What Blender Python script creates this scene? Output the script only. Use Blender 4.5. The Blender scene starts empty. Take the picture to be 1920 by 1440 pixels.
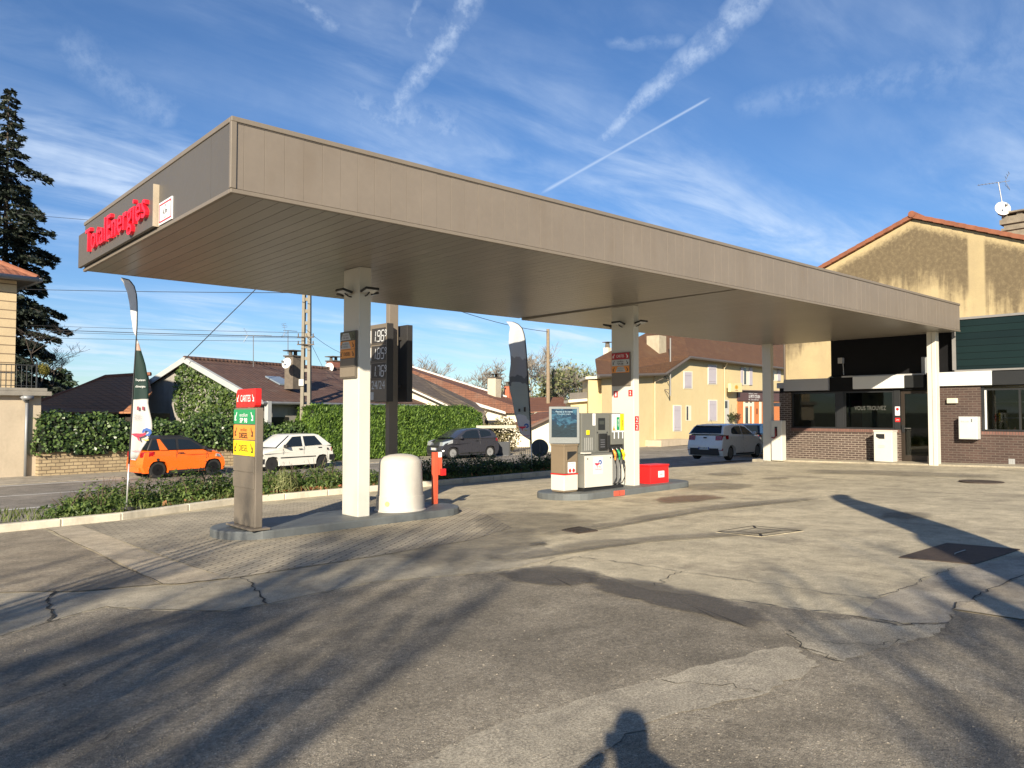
import bpy, bmesh, math, random
import numpy as np
from mathutils import Vector, Matrix
R_ = math.radians
S = bpy.context.scene
COL = S.collection
random.seed(7); rng = np.random.default_rng(7)

# ---------------------------------------------------------------- camera
FPX, CX, CY, HY, CZ = 1450.0, 960.0, 720.0, 773.0, 1.94      # pixels of the 1920 x 1440 photograph
AZ = R_(48.3); PIT = math.atan((HY-CY)/FPX)
F0 = Vector((math.cos(AZ), math.sin(AZ), 0)); RT = Vector((math.sin(AZ), -math.cos(AZ), 0)); ZV = Vector((0, 0, 1))
FW = F0*math.cos(PIT)+ZV*math.sin(PIT); UP = -F0*math.sin(PIT)+ZV*math.cos(PIT)
EYE = Vector((0, 0, CZ))
cd = bpy.data.cameras.new('camera'); cam = bpy.data.objects.new('camera', cd); COL.objects.link(cam)
cd.sensor_width = 36; cd.lens = FPX/1920*36; cd.clip_start = .05; cd.clip_end = 6000
cam.matrix_world = Matrix(((RT.x, UP.x, -FW.x, EYE.x), (RT.y, UP.y, -FW.y, EYE.y), (RT.z, UP.z, -FW.z, EYE.z), (0, 0, 0, 1)))
S.camera = cam
def ray(x, y): return FW+RT*((x-CX)/FPX)+UP*((CY-y)/FPX)
def atd(x, y, d): return EYE+ray(x, y)*d
def atz(x, y, z): r = ray(x, y); return EYE+r*((z-CZ)/r.z)
def atX(x, y, X): r = ray(x, y); return EYE+r*(X/r.x)
def atY(x, y, Y): r = ray(x, y); return EYE+r*(Y/r.y)
def atplane(x, y, p, d):                                     # vertical plane through p along horizontal direction d
    n = Vector((-d.y, d.x, 0)); r = ray(x, y); return EYE+r*((Vector(p)-EYE).dot(n)/r.dot(n))

# ---------------------------------------------------------------- light
SUN_AZ, SUN_EL = R_(40.3), R_(21.0)                          # horizontal direction the light travels in, elevation
LD = Vector((math.cos(SUN_AZ)*math.cos(SUN_EL), math.sin(SUN_AZ)*math.cos(SUN_EL), -math.sin(SUN_EL)))
sl = bpy.data.lights.new('sun', 'SUN'); sl.energy = 5.0; sl.angle = R_(.53); sl.color = (1, .89, .71)
so = bpy.data.objects.new('sun', sl); COL.objects.link(so); so.rotation_euler = LD.to_track_quat('-Z', 'Y').to_euler()
S.view_settings.view_transform = 'Standard'; S.view_settings.look = 'None'
S.view_settings.exposure = 0.88; S.view_settings.gamma = 1
W = bpy.data.worlds.new('World'); S.world = W; W.use_nodes = True
def build_world():
    nt = W.node_tree; N = nt.nodes; L = nt.links; N.clear()
    out = N.new('ShaderNodeOutputWorld'); bg = N.new('ShaderNodeBackground'); bg.inputs[1].default_value = .068
    L.new(bg.outputs[0], out.inputs[0])
    sky = N.new('ShaderNodeTexSky'); sky.sky_type = 'NISHITA'; sky.sun_disc = False
    sky.sun_elevation = SUN_EL; sky.sun_rotation = math.atan2(-LD.x, -LD.y); sky.air_density = 1.0; sky.dust_density = .0; sky.ozone_density = 3.0
    tc = N.new('ShaderNodeTexCoord'); d = tc.outputs['Generated']
    def math_(op, a, b=None, c=None, clamp=False):
        n = N.new('ShaderNodeMath'); n.operation = op; n.use_clamp = clamp
        for i, q in enumerate((a, b, c)):
            if q is None: continue
            if isinstance(q, (int, float)): n.inputs[i].default_value = q
            else: L.new(q, n.inputs[i])
        return n.outputs[0]
    def dot(v):
        n = N.new('ShaderNodeVectorMath'); n.operation = 'DOT_PRODUCT'; L.new(d, n.inputs[0]); n.inputs[1].default_value = v; return n.outputs['Value']
    def noise(vec, scale, det=5, rough=.6, dist=0):
        n = N.new('ShaderNodeTexNoise'); L.new(vec, n.inputs['Vector']); n.inputs['Scale'].default_value = scale
        n.inputs['Detail'].default_value = det; n.inputs['Roughness'].default_value = rough; n.inputs['Distortion'].default_value = dist; return n.outputs[0]
    def mrange(v, a, b, c=0, e=1):
        n = N.new('ShaderNodeMapRange'); n.interpolation_type = 'SMOOTHSTEP'; L.new(v, n.inputs[0])
        n.inputs[1].default_value = a; n.inputs[2].default_value = b; n.inputs[3].default_value = c; n.inputs[4].default_value = e; return n.outputs[0]
    sp = N.new('ShaderNodeSeparateXYZ'); L.new(d, sp.inputs[0]); z = sp.outputs[2]
    zz = math_('ADD', math_('MAXIMUM', z, 0), .12)
    cb = N.new('ShaderNodeCombineXYZ'); L.new(math_('DIVIDE', sp.outputs[0], zz), cb.inputs[0]); L.new(math_('DIVIDE', sp.outputs[1], zz), cb.inputs[1])
    mp = N.new('ShaderNodeMapping'); L.new(cb.outputs[0], mp.inputs[0]); mp.inputs['Rotation'].default_value = (0, 0, R_(-98)); mp.inputs['Scale'].default_value = (.5, 1.5, 1)
    big = noise(mp.outputs[0], .75, 4, .55, .4); fine = noise(mp.outputs[0], 3.0, 10, .62, .45)
    veil = math_('MULTIPLY', math_('MULTIPLY', mrange(big, .34, .70), mrange(fine, .30, .80)), mrange(noise(d, 4.5, 5, .6), .30, .66, .35, 1.15))
    low = mrange(z, .55, .12)                                   # thin cirrus veil is thicker low down
    cloud = math_('MULTIPLY', veil, math_('ADD', math_('MULTIPLY', low, .85), .24))
    puff = noise(d, 55, 6, .65); puff2 = noise(d, 13, 4, .6)
    def trail(a, b, w0, w1, amp, rag):
        nonlocal cloud
        ra, rb = ray(*a).normalized(), ray(*b).normalized(); n = ra.cross(rb).normalized(); t = (rb-ra).normalized()
        s0, s1 = ra.dot(t), rb.dot(t)
        s = mrange(dot(t), s0, s1, 0, 1)
        w = math_('ADD', math_('MULTIPLY', s, w1-w0), w0)
        off = math_('MULTIPLY', math_('SUBTRACT', puff2, .5), rag*.03)
        dist = math_('ABSOLUTE', math_('ADD', dot(n), off))
        m = math_('SUBTRACT', 1, math_('DIVIDE', dist, w), clamp=True)
        if rag: m = math_('MULTIPLY', math_('POWER', m, .8), math_('ADD', math_('MULTIPLY', mrange(puff, .34, .66), .7), .3))
        ends = math_('MULTIPLY', mrange(dot(t), s0-.004, s0+.02), mrange(dot(t), s1+.004, s1-.012))
        cloud = math_('MAXIMUM', cloud, math_('MULTIPLY', math_('MULTIPLY', m, ends), amp))
    trail((1105, 275), (1450, -40), .009, .024, .50, 1)
    trail((1010, 365), (1332, 183), .0036, .0022, .50, 0)
    trail((725, 215), (900, -15), .014, .022, .48, 1)
    trail((735, 290), (752, 150), .008, .010, .38, 1)
    trail((100, 60), (330, 235), .03, .034, .20, 1)
    trail((540, -30), (640, 60), .012, .014, .3, 1)
    trail((1370, 205), (1960, 105), .02, .035, .16, 1)
    trail((640, 205), (870, 245), .045, .035, .30, 1)
    trail((1080, 250), (1135, 290), .008, .006, .35, 1)
    trail((760, 90), (785, -20), .006, .006, .3, 1)
    trail((1130, 78), (1290, 70), .007, .010, .2, 1)
    cool = N.new('ShaderNodeHueSaturation'); L.new(sky.outputs[0], cool.inputs['Color']); cool.inputs['Saturation'].default_value = 1.15; cool.inputs['Hue'].default_value = .508
    mx = N.new('ShaderNodeMix'); mx.data_type = 'RGBA'; L.new(cloud, mx.inputs[0]); tn = N.new('ShaderNodeMix'); tn.data_type = 'RGBA'; tn.blend_type = 'MULTIPLY'; tn.inputs[0].default_value = 1; L.new(cool.outputs[0], tn.inputs[6]); hz = N.new('ShaderNodeMix'); hz.data_type = 'RGBA'; L.new(mrange(z, .0, .42), hz.inputs[0]); hz.inputs[6].default_value = (.66, .80, .98, 1); hz.inputs[7].default_value = (.95, 1.0, 1.04, 1); L.new(hz.outputs[2], tn.inputs[7]); L.new(tn.outputs[2], mx.inputs[6]); mx.inputs[7].default_value = (6.4, 7.5, 9.0, 1)
    L.new(mx.outputs[2], bg.inputs[0])
build_world()

# ---------------------------------------------------------------- materials
MATS = {}
class NB:                                                      # small node-building helper
    def __init__(s, name):
        s.m = bpy.data.materials.new(name); s.m.use_nodes = True; s.nt = s.m.node_tree; s.N = s.nt.nodes; s.L = s.nt.links
        s.N.clear(); s.out = s.N.new('ShaderNodeOutputMaterial'); s.p = s.N.new('ShaderNodeBsdfPrincipled'); s.L.new(s.p.outputs[0], s.out.inputs[0])
        s.tc = s.N.new('ShaderNodeTexCoord'); s.ob = s.tc.outputs['Object']
    def sock(s, i, v):
        if v is None: return
        if hasattr(v, 'is_output'): s.L.new(v, i)
        else: i.default_value = (*v, 1) if isinstance(v, tuple) and len(v) == 3 and i.type == 'RGBA' else v
    def math(s, op, a, b=None, clamp=False):
        n = s.N.new('ShaderNodeMath'); n.operation = op; n.use_clamp = clamp; s.sock(n.inputs[0], a); s.sock(n.inputs[1], b); return n.outputs[0]
    def noise(s, scale, det=4, rough=.55, vec=None, dist=0):
        n = s.N.new('ShaderNodeTexNoise'); s.L.new(vec or s.ob, n.inputs['Vector']); n.inputs['Scale'].default_value = scale
        n.inputs['Detail'].default_value = det; n.inputs['Roughness'].default_value = rough; n.inputs['Distortion'].default_value = dist; return n.outputs[0]
    def voro(s, scale, vec=None, feature='F1', out=0, rnd=1):
        n = s.N.new('ShaderNodeTexVoronoi'); n.feature = feature; s.L.new(vec or s.ob, n.inputs['Vector']); n.inputs['Scale'].default_value = scale
        n.inputs['Randomness'].default_value = rnd; return n.outputs[out]
    def mapr(s, v, a, b, c=0., d=1., smooth=True):
        n = s.N.new('ShaderNodeMapRange'); n.interpolation_type = 'SMOOTHSTEP' if smooth else 'LINEAR'; s.sock(n.inputs[0], v)
        for i, q in enumerate((a, b, c, d)): n.inputs[i+1].default_value = q
        return n.outputs[0]
    def mix(s, f, a, b, mode='MIX'):
        n = s.N.new('ShaderNodeMix'); n.data_type = 'RGBA'; n.blend_type = mode; s.sock(n.inputs[0], f); s.sock(n.inputs[6], a); s.sock(n.inputs[7], b); return n.outputs[2]
    def vec(s, rot=0., scale=(1, 1, 1), src=None, loc=(0, 0, 0), axes=None):
        v = src or s.ob
        if axes:                                              # e.g. 'YZ' -> x=Y, y=Z ; ('u', angle) -> x = along horizontal direction, y = z
            sp = s.N.new('ShaderNodeSeparateXYZ'); s.L.new(v, sp.inputs[0]); cb = s.N.new('ShaderNodeCombineXYZ')
            if isinstance(axes, str):
                for i, c in enumerate(axes): s.L.new(sp.outputs['XYZ'.index(c)], cb.inputs[i])
            else:
                a = axes[1]
                s.L.new(s.math('ADD', s.math('MULTIPLY', sp.outputs[0], math.cos(a)), s.math('MULTIPLY', sp.outputs[1], math.sin(a))), cb.inputs[0]); s.L.new(sp.outputs[2], cb.inputs[1])
            v = cb.outputs[0]
        n = s.N.new('ShaderNodeMapping'); s.L.new(v, n.inputs[0]); n.inputs['Rotation'].default_value = (0, 0, rot); n.inputs['Scale'].default_value = scale; n.inputs['Location'].default_value = loc
        return n.outputs[0]
    def brick(s, vec, w, h, c1, c2, mo, msize=.012, off=.5, bias=0., smooth=.1):
        n = s.N.new('ShaderNodeTexBrick'); s.L.new(vec, n.inputs['Vector']); n.offset = off
        n.inputs['Scale'].default_value = 1; n.inputs['Brick Width'].default_value = w; n.inputs['Row Height'].default_value = h; n.inputs['Mortar Size'].default_value = msize
        n.inputs['Mortar Smooth'].default_value = smooth; n.inputs['Bias'].default_value = bias
        for i, c in enumerate((c1, c2, mo)): s.sock(n.inputs[1+i], c)
        return n.outputs[0], n.outputs[1]
    def bump(s, h, strength=.3, dist=.01):
        n = s.N.new('ShaderNodeBump'); s.L.new(h, n.inputs['Height']); n.inputs['Strength'].default_value = strength; n.inputs['Distance'].default_value = dist
        s.L.new(n.outputs[0], s.p.inputs['Normal'])
    def fin(s, col=None, rough=None, metal=None, **kw):
        s.sock(s.p.inputs['Base Color'], col); s.sock(s.p.inputs['Roughness'], rough); s.sock(s.p.inputs['Metallic'], metal)
        for k, v in kw.items(): s.sock(s.p.inputs[k.replace('_', ' ')], v)
        return s.m
def mat(name, col, rough=.55, metal=0., var=.12, scale=3., bump=0., bscale=60., dirt=None, **kw):
    """plain painted or raw surface with slight uneven tone, fine grain and optional grime"""
    if name in MATS: return MATS[name]
    b = NB(name); n1 = b.noise(scale, 5); n2 = b.noise(scale*9, 3)
    k = b.math('ADD', b.math('MULTIPLY', b.math('SUBTRACT', n1, .5), var*2), b.math('MULTIPLY', b.math('SUBTRACT', n2, .5), var))
    c = b.mix(1., col, b.mix(b.math('ADD', k, .5, True), (.35, .35, .35), (1.65, 1.65, 1.65)), 'MULTIPLY')
    if dirt:
        amt, dc = dirt; d = b.mapr(b.noise(1.1, 6, .65, b.vec(scale=(1.6, 1.6, .5))), .48, .75, 0, amt); c = b.mix(d, c, dc)
    r = b.math('ADD', b.math('MULTIPLY', b.math('SUBTRACT', n2, .5), .2), rough, True)
    if bump: b.bump(b.noise(bscale, 4), bump, .01)
    MATS[name] = b.fin(c, r, metal, **kw); return MATS[name]
def leafmat(name, c1, c2, rough=.5, scale=5., trans=.25, tone=(1.9, 2.0, 1.4)):
    if name in MATS: return MATS[name]
    b = NB(name); at = b.N.new('ShaderNodeAttribute'); at.attribute_name = 'tone'
    t = b.math('ADD', b.math('MULTIPLY', at.outputs['Fac'], .65), b.math('MULTIPLY', b.noise(scale, 2), .35))
    col = b.mix(b.mapr(t, .2, .8), c1, c2)
    b.fin(col, rough); tr = b.N.new('ShaderNodeBsdfTranslucent'); b.L.new(b.mix(1., col, tone, 'MULTIPLY'), tr.inputs[0])
    ms = b.N.new('ShaderNodeMixShader'); ms.inputs[0].default_value = trans; b.L.new(b.p.outputs[0], ms.inputs[1]); b.L.new(tr.outputs[0], ms.inputs[2]); b.L.new(ms.outputs[0], b.out.inputs[0])
    MATS[name] = b.m; return b.m
def glassmat(name, tint=(.85, .9, .9), tr=.75, rough=.02):
    if name in MATS: return MATS[name]
    b = NB(name); gl = b.N.new('ShaderNodeBsdfGlossy'); gl.inputs['Roughness'].default_value = rough; t = b.N.new('ShaderNodeBsdfTransparent'); t.inputs[0].default_value = (*tint, 1)
    fr = b.N.new('ShaderNodeFresnel'); fr.inputs[0].default_value = 1.5
    f = b.math('ADD', b.math('MULTIPLY', fr.outputs[0], .9), 1-tr if tr < 1 else 0, True)
    ms = b.N.new('ShaderNodeMixShader'); b.L.new(fr.outputs[0], ms.inputs[0]); b.L.new(t.outputs[0], ms.inputs[1]); b.L.new(gl.outputs[0], ms.inputs[2]); b.L.new(ms.outputs[0], b.out.inputs[0])
    MATS[name] = b.m; return b.m
def tilemat(name, ang, pitch, c1, c2, mo, w=.24, row=.30, lichen=.2, lcol=(.25, .2, .16)):
    """interlocking roof tiles: rows follow the eaves (direction ang), pitch = rise over run"""
    if name in MATS: return MATS[name]
    mo = tuple(.55*a+.45*m for a, m in zip(c1, mo)); b = NB(name); v = b.vec(axes=('u', ang)); rz = row*math.sin(math.atan(pitch))
    bc, bf = b.brick(v, w, rz, c1, c2, mo, rz*.10, .0, 0., .3)
    sp = b.N.new('ShaderNodeSeparateXYZ'); b.L.new(v, sp.inputs[0])
    fr = b.math('FRACT', b.math('DIVIDE', sp.outputs[1], rz)); wv = b.math('SINE', b.math('MULTIPLY', sp.outputs[0], 2*math.pi/w))
    n1 = b.noise(1.3, 6, .65); n2 = b.noise(9, 3)
    col = b.mix(b.mapr(n1, .5, .72, 0, lichen), bc, lcol); col = b.mix(.6, col, b.mix(n2, (.3, .3, .3), (1.6, 1.6, 1.6)), 'MULTIPLY')
    h = b.math('ADD', b.math('MULTIPLY', b.math('SUBTRACT', 1, fr), .9), b.math('MULTIPLY', wv, .35)); b.bump(h, .9, .03)
    MATS[name] = b.fin(col, .8); return MATS[name]

# ---------------------------------------------------------------- scene helpers
ROOTM = {}
def tag(o, label=None, cat=None, group=None, kind=None):
    if label: o['label'] = label
    if cat: o['category'] = cat
    if group: o['group'] = group
    if kind: o['kind'] = kind
    return o
def thing(name, label, cat, loc=(0, 0, 0), rot=0., group=None):
    o = bpy.data.objects.new(name, None); COL.objects.link(o); o.empty_display_size = .2
    o.location = loc; o.rotation_euler = (0, 0, rot); tag(o, label, cat, group)
    ROOTM[o] = Matrix.Translation(Vector(loc)) @ Matrix.Rotation(rot, 4, 'Z'); return o
def rootm(o): return ROOTM.get(o, Matrix.Identity(4))
def copy_tree(o, loc=None, rot=None, label=None, parent=None):
    c = o.copy(); COL.objects.link(c)
    if parent: c.parent = parent
    if loc is not None: c.location = loc
    if rot is not None: c.rotation_euler = (0, 0, rot)
    if label: c['label'] = label
    for ch in list(o.children): copy_tree(ch, parent=c)
    return c
class MB:
    def __init__(s, local=False): s.v = []; s.f = []; s.mi = []; s.local = local; s.cur = 0
    def add(s, vs, fs):
        o = len(s.v); s.v += [Vector(v) for v in vs]
        for f in fs: s.f.append([i+o for i in f]); s.mi.append(s.cur)
        return s
    def box(s, x0, y0, z0, x1, y1, z1):
        return s.add([(x0, y0, z0), (x1, y0, z0), (x1, y1, z0), (x0, y1, z0), (x0, y0, z1), (x1, y0, z1), (x1, y1, z1), (x0, y1, z1)],
                     [(0, 3, 2, 1), (4, 5, 6, 7), (0, 1, 5, 4), (1, 2, 6, 5), (2, 3, 7, 6), (3, 0, 4, 7)])
    def hexa(s, p): return s.add(p, [(0, 3, 2, 1), (4, 5, 6, 7), (0, 1, 5, 4), (1, 2, 6, 5), (2, 3, 7, 6), (3, 0, 4, 7)])
    def obox(s, o, a, b, c):                                   # corner + three edge vectors
        o, a, b, c = map(Vector, (o, a, b, c)); return s.hexa([o, o+a, o+a+b, o+b, o+c, o+a+c, o+a+b+c, o+b+c])
    def prism(s, pts, vec):
        pts = [Vector(p) for p in pts]; vec = Vector(vec); n = len(pts)
        return s.add(pts+[p+vec for p in pts], [tuple(range(n))[::-1], tuple(range(n, 2*n))]+[(i, (i+1) % n, n+(i+1) % n, n+i) for i in range(n)])
    def poly(s, pts): return s.add(pts, [tuple(range(len(pts)))])
    def tube(s, pts, rad, n=8, cap=True):
        pts = [Vector(p) for p in pts]; m = len(pts)
        if isinstance(rad, (int, float)): rad = [rad]*m
        vs = []; ref = None
        for i, p in enumerate(pts):
            t = (pts[min(i+1, m-1)]-pts[max(i-1, 0)])
            if t.length < 1e-9: t = Vector((0, 0, 1))
            t.normalize()
            if ref is None: ref = Vector((1, 0, 0)) if abs(t.x) < .8 else Vector((0, 1, 0))
            ref = (ref-t*ref.dot(t)).normalized(); b = t.cross(ref)
            for k in range(n):
                a = 2*math.pi*k/n; vs.append(p+(ref*math.cos(a)+b*math.sin(a))*rad[i])
        fs = [(i*n+k, i*n+(k+1) % n, (i+1)*n+(k+1) % n, (i+1)*n+k) for i in range(m-1) for k in range(n)]
        if cap: fs += [tuple(range(n))[::-1], tuple(range((m-1)*n, m*n))]
        return s.add(vs, fs)
    def cyl(s, p0, p1, r0, r1=None, n=16): return s.tube([p0, p1], [r0, r0 if r1 is None else r1], n)
    def lathe(s, prof, c=(0, 0, 0), n=32, axis='Z'):
        c = Vector(c); vs = []
        for r, z in prof:
            for k in range(n):
                a = 2*math.pi*k/n; q = (r*math.cos(a), r*math.sin(a), z)
                if axis == 'Y': q = (q[0], z, q[1])
                if axis == 'X': q = (z, q[0], q[1])
                vs.append(c+Vector(q))
        m = len(prof); fs = [(i*n+k, i*n+(k+1) % n, (i+1)*n+(k+1) % n, (i+1)*n+k) for i in range(m-1) for k in range(n)]
        fs += [tuple(range(n))[::-1], tuple(range((m-1)*n, m*n))]
        return s.add(vs, fs)
    def build(s, name, m, parent=None, smooth=False, bevel=0., seg=2, fix=True):
        me = bpy.data.meshes.new(name)
        inv = Matrix.Identity(4)
        if parent is not None and not s.local:
            q = parent
            while q.parent: q = q.parent
            inv = rootm(q).inverted()
        me.from_pydata([tuple(inv @ v) for v in s.v], [], s.f)
        ms = m if isinstance(m, (list, tuple)) else [m]
        for q in ms: me.materials.append(q)
        if len(ms) > 1: me.polygons.foreach_set('material_index', s.mi)
        if fix:
            bm = bmesh.new(); bm.from_mesh(me); bmesh.ops.recalc_face_normals(bm, faces=bm.faces); bm.to_mesh(me); bm.free()
        if smooth: me.polygons.foreach_set('use_smooth', [True]*len(me.polygons))
        me.update(); o = bpy.data.objects.new(name, me); COL.objects.link(o)
        if parent is not None: o.parent = parent
        if bevel:
            bv = o.modifiers.new('bevel', 'BEVEL'); bv.width = bevel; bv.segments = seg; bv.limit_method = 'ANGLE'; bv.angle_limit = R_(35)
        if smooth == 'auto':
            me.polygons.foreach_set('use_smooth', [True]*len(me.polygons))
            try: me.set_sharp_from_angle(angle=R_(38))
            except Exception: pass
        return o
def leaves(name, P, Nn, size, m, parent=None, aspect=.6, jit=.5, updir=None, seedtone=None, bend=0.):
    """many leaf-sized quads: P (n,3) places, Nn (n,3) outward directions"""
    P = np.asarray(P, float); n = len(P); Nn = np.asarray(Nn, float)+rng.normal(0, jit, (n, 3)); Nn /= np.linalg.norm(Nn, axis=1)[:, None]+1e-9
    a = rng.normal(0, 1, (n, 3)) if updir is None else np.asarray(updir, float)+rng.normal(0, .35, (n, 3))
    a -= Nn*(a*Nn).sum(1)[:, None]; a /= np.linalg.norm(a, axis=1)[:, None]+1e-9; b = np.cross(Nn, a)
    sz = (size*(.6+.8*rng.random(n)))[:, None] if np.isscalar(size) else np.asarray(size)[:, None]
    v = np.empty((n, 4, 3)); v[:, 0] = P-a*sz*.5; v[:, 1] = P+b*sz*.5*aspect-Nn*sz*bend; v[:, 2] = P+a*sz*.5; v[:, 3] = P-b*sz*.5*aspect-Nn*sz*bend
    return quads(name, v, m, parent, seedtone)
def quads(name, v, m, parent=None, tone=None):
    n = len(v); inv = np.eye(4)
    if parent is not None:
        q = parent
        while q.parent: q = q.parent
        inv = np.array(rootm(q).inverted())
    vv = v.reshape(-1, 3) @ inv[:3, :3].T+inv[:3, 3]
    me = bpy.data.meshes.new(name); me.vertices.add(n*4); me.vertices.foreach_set('co', vv.astype(np.float32).ravel())
    me.loops.add(n*4); me.loops.foreach_set('vertex_index', np.arange(n*4, dtype=np.int32))
    me.polygons.add(n); me.polygons.foreach_set('loop_start', np.arange(0, n*4, 4, dtype=np.int32)); me.polygons.foreach_set('loop_total', np.full(n, 4, dtype=np.int32))
    me.materials.append(m); at = me.attributes.new('tone', 'FLOAT', 'FACE')
    at.data.foreach_set('value', (rng.random(n) if tone is None else np.asarray(tone)).astype(np.float32))
    me.update(calc_edges=True); me.validate(); o = bpy.data.objects.new(name, me); COL.objects.link(o)
    if parent is not None: o.parent = parent
    return o
_font = {}
def text(s, m, parent, o, xd, yd, fit=None, size=.1, depth=.004, name='lettering', align='CENTER', bold=0., shear=0., space=1.):
    """flat lettering: o = centre of the line, xd / yd = reading and up directions"""
    cu = bpy.data.curves.new(name, 'FONT'); cu.body = s; cu.size = 1; cu.extrude = 0; cu.offset = bold; cu.shear = shear; cu.align_x = 'LEFT'; cu.space_character = space; cu.resolution_u = 3
    tmp = bpy.data.objects.new('t', cu); COL.objects.link(tmp)
    me = bpy.data.meshes.new_from_object(tmp); bpy.data.objects.remove(tmp)
    co = np.empty(len(me.vertices)*3); me.vertices.foreach_get('co', co); co = co.reshape(-1, 3)
    if not len(co): return None
    lo, hi = co.min(0), co.max(0); w, h = hi[0]-lo[0], hi[1]-lo[1]
    sx = sy = size
    if fit: sx = fit[0]/w; sy = fit[1]/h if fit[1] else sx
    xd, yd, o = Vector(xd).normalized(), Vector(yd).normalized(), Vector(o); nd = xd.cross(yd)
    fs = [list(p.vertices) for p in me.polygons]; bpy.data.meshes.remove(me)
    b = MB(); front = [o+xd*((c[0]-(lo[0]+hi[0])/2)*sx)+yd*((c[1]-(lo[1]+hi[1])/2)*sy)+nd*depth for c in co]
    if depth > .012:                                             # raised letters: give them sides
        from collections import Counter
        ec = Counter()
        for f in fs:
            for i in range(len(f)): ec[tuple(sorted((f[i], f[(i+1) % len(f)])))] += 1
        back = [p-nd*depth for p in front]; n = len(front)
        b.add(front+back, fs+[(e[0], e[1], e[1]+n, e[0]+n) for e, k in ec.items() if k == 1])
        return b.build(name, m, parent)
    b.add(front, fs); return b.build(name, m, parent, fix=False)
def wobble(pts, amp, n=6):                                      # break a polyline into small irregular steps
    out = []
    for i in range(len(pts)-1):
        a, b = Vector(pts[i]), Vector(pts[i+1])
        for k in range(n):
            p = a.lerp(b, k/n)
            if 0 < i*n+k: p = p+Vector((rng.normal(0, amp), rng.normal(0, amp), 0))
            out.append(p)
    out.append(Vector(pts[-1])); return out
# ---------------------------------------------------------------- the ground
GA, GB, GC = .0115, -.02, .2                                   # the forecourt is one gently tilted plane
def gz(x, y): return GA*x+GB*y+GC
def gp(x, y, lift=0.):                                         # point of the forecourt seen at a pixel
    r = ray(x, y); p = EYE+r*((GC-CZ)/(r.z-GA*r.x-GB*r.y)); p.z += lift; return p
def on(x, y, lift=0.): return Vector((x, y, gz(x, y)+lift))
def concrete(name, c1, c2, grain=.5, stain=(.16, .13, .10), samt=.6, bump=.25, speck=0.):
    b = NB(name); n1 = b.noise(.35, 6, .62); n2 = b.noise(2.2, 6, .7, dist=.4); n3 = b.noise(70, 3, .7); n4 = b.noise(.9, 5, .7, b.vec(rot=.7, scale=(1, .35, 1)))
    v = b.voro(140); g = b.noise(260, 2)
    c = b.mix(b.mapr(n1, .33, .68), c1, c2); c = b.mix(b.mapr(n4, .52, .75, 0, samt), c, stain)
    c = b.mix(.5, c, b.mix(b.mapr(n2, .25, .75), (.45, .44, .43), (1.5, 1.5, 1.47)), 'MULTIPLY'); n5 = b.noise(9, 5, .72); c = b.mix(.22, c, b.mix(b.mapr(n5, .3, .7), (.5, .5, .5), (1.45, 1.45, 1.42)), 'MULTIPLY'); c = b.mix(b.mapr(b.voro(2.6), .02, .055, .7, 0), c, (.06, .052, .042)); c = b.mix(grain, c, b.mix(b.mapr(n3, .3, .7), (.5, .5, .5), (1.5, 1.5, 1.5)), 'MULTIPLY')
    c = b.mix(grain*.7, c, b.mix(b.mapr(g, .3, .7), (.4, .4, .4), (1.6, 1.6, 1.6)), 'MULTIPLY')
    if speck: c = b.mix(b.mapr(v, .0, .28, speck, 0), c, (.55, .52, .46))
    b.bump(b.math('ADD', n3, b.math('MULTIPLY', g, .6)), bump, .012); MATS[name] = b.fin(c, .85); return MATS[name]
def asphalt(name, base, chip, dark, size=85., chipamt=.55, wear=.5):
    b = NB(name); wp = b.noise(7, 2); va = b.N.new('ShaderNodeTexVoronoi'); b.L.new(b.ob, va.inputs['Vector']); va.inputs['Scale'].default_value = size
    cellc = b.N.new('ShaderNodeSeparateXYZ'); b.L.new(va.outputs['Color'], cellc.inputs[0]); d = va.outputs['Distance']
    rnd = cellc.outputs[0]; n1 = b.noise(.28, 6, .65, dist=.3); n2 = b.noise(1.6, 6, .68); n3 = b.noise(220, 2)
    tone = b.mix(b.mapr(rnd, .1, .95), dark, chip); c = b.mix(b.math('MULTIPLY', b.mapr(d, .55, .15), chipamt), base, tone)
    c = b.mix(b.mapr(rnd, .95, .985, 0, .4), c, (.58, .53, .45))
    c = b.mix(wear, c, b.mix(b.mapr(n1, .3, .7), (.45, .43, .42), (1.5, 1.45, 1.38)), 'MULTIPLY'); c = b.mix(.6, c, b.mix(b.mapr(n2, .25, .75), (.45, .44, .42), (1.5, 1.5, 1.5)), 'MULTIPLY'); c = b.mix(.5, c, b.mix(b.mapr(b.noise(26, 4, .75), .3, .7), (.45, .45, .45), (1.5, 1.5, 1.5)), 'MULTIPLY')
    c = b.mix(.55, c, b.mix(n3, (.4, .4, .4), (1.6, 1.6, 1.6)), 'MULTIPLY')
    b.bump(b.math('ADD', b.mapr(d, .6, .0, 0, 1), b.math('MULTIPLY', n3, .4)), .85, .014); MATS[name] = b.fin(c, .8); return MATS[name]
M_APRON = concrete('apron_concrete', (.50, .43, .30), (.41, .355, .25), .5, (.15, .125, .095), .55, .3, .2)
M_BAND = concrete('band_concrete', (.40, .35, .26), (.33, .29, .215), .45, (.13, .115, .10), .5, .25)
M_SLAB = concrete('slab_concrete', (.50, .42, .30), (.40, .34, .25), .4, (.2, .16, .12), .4, .25)
M_GREYSLAB = concrete('grey_slab_concrete', (.34, .30, .235), (.43, .37, .28), .5, (.15, .13, .10), .5, .3)
M_ASPH = asphalt('coarse_asphalt', (.268, .236, .18), (.62, .55, .43), (.07, .06, .046), 105, .92)
M_TANASPH = asphalt('tan_asphalt', (.33, .28, .205), (.52, .45, .34), (.16, .135, .10), 120, .5, .4)
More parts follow.
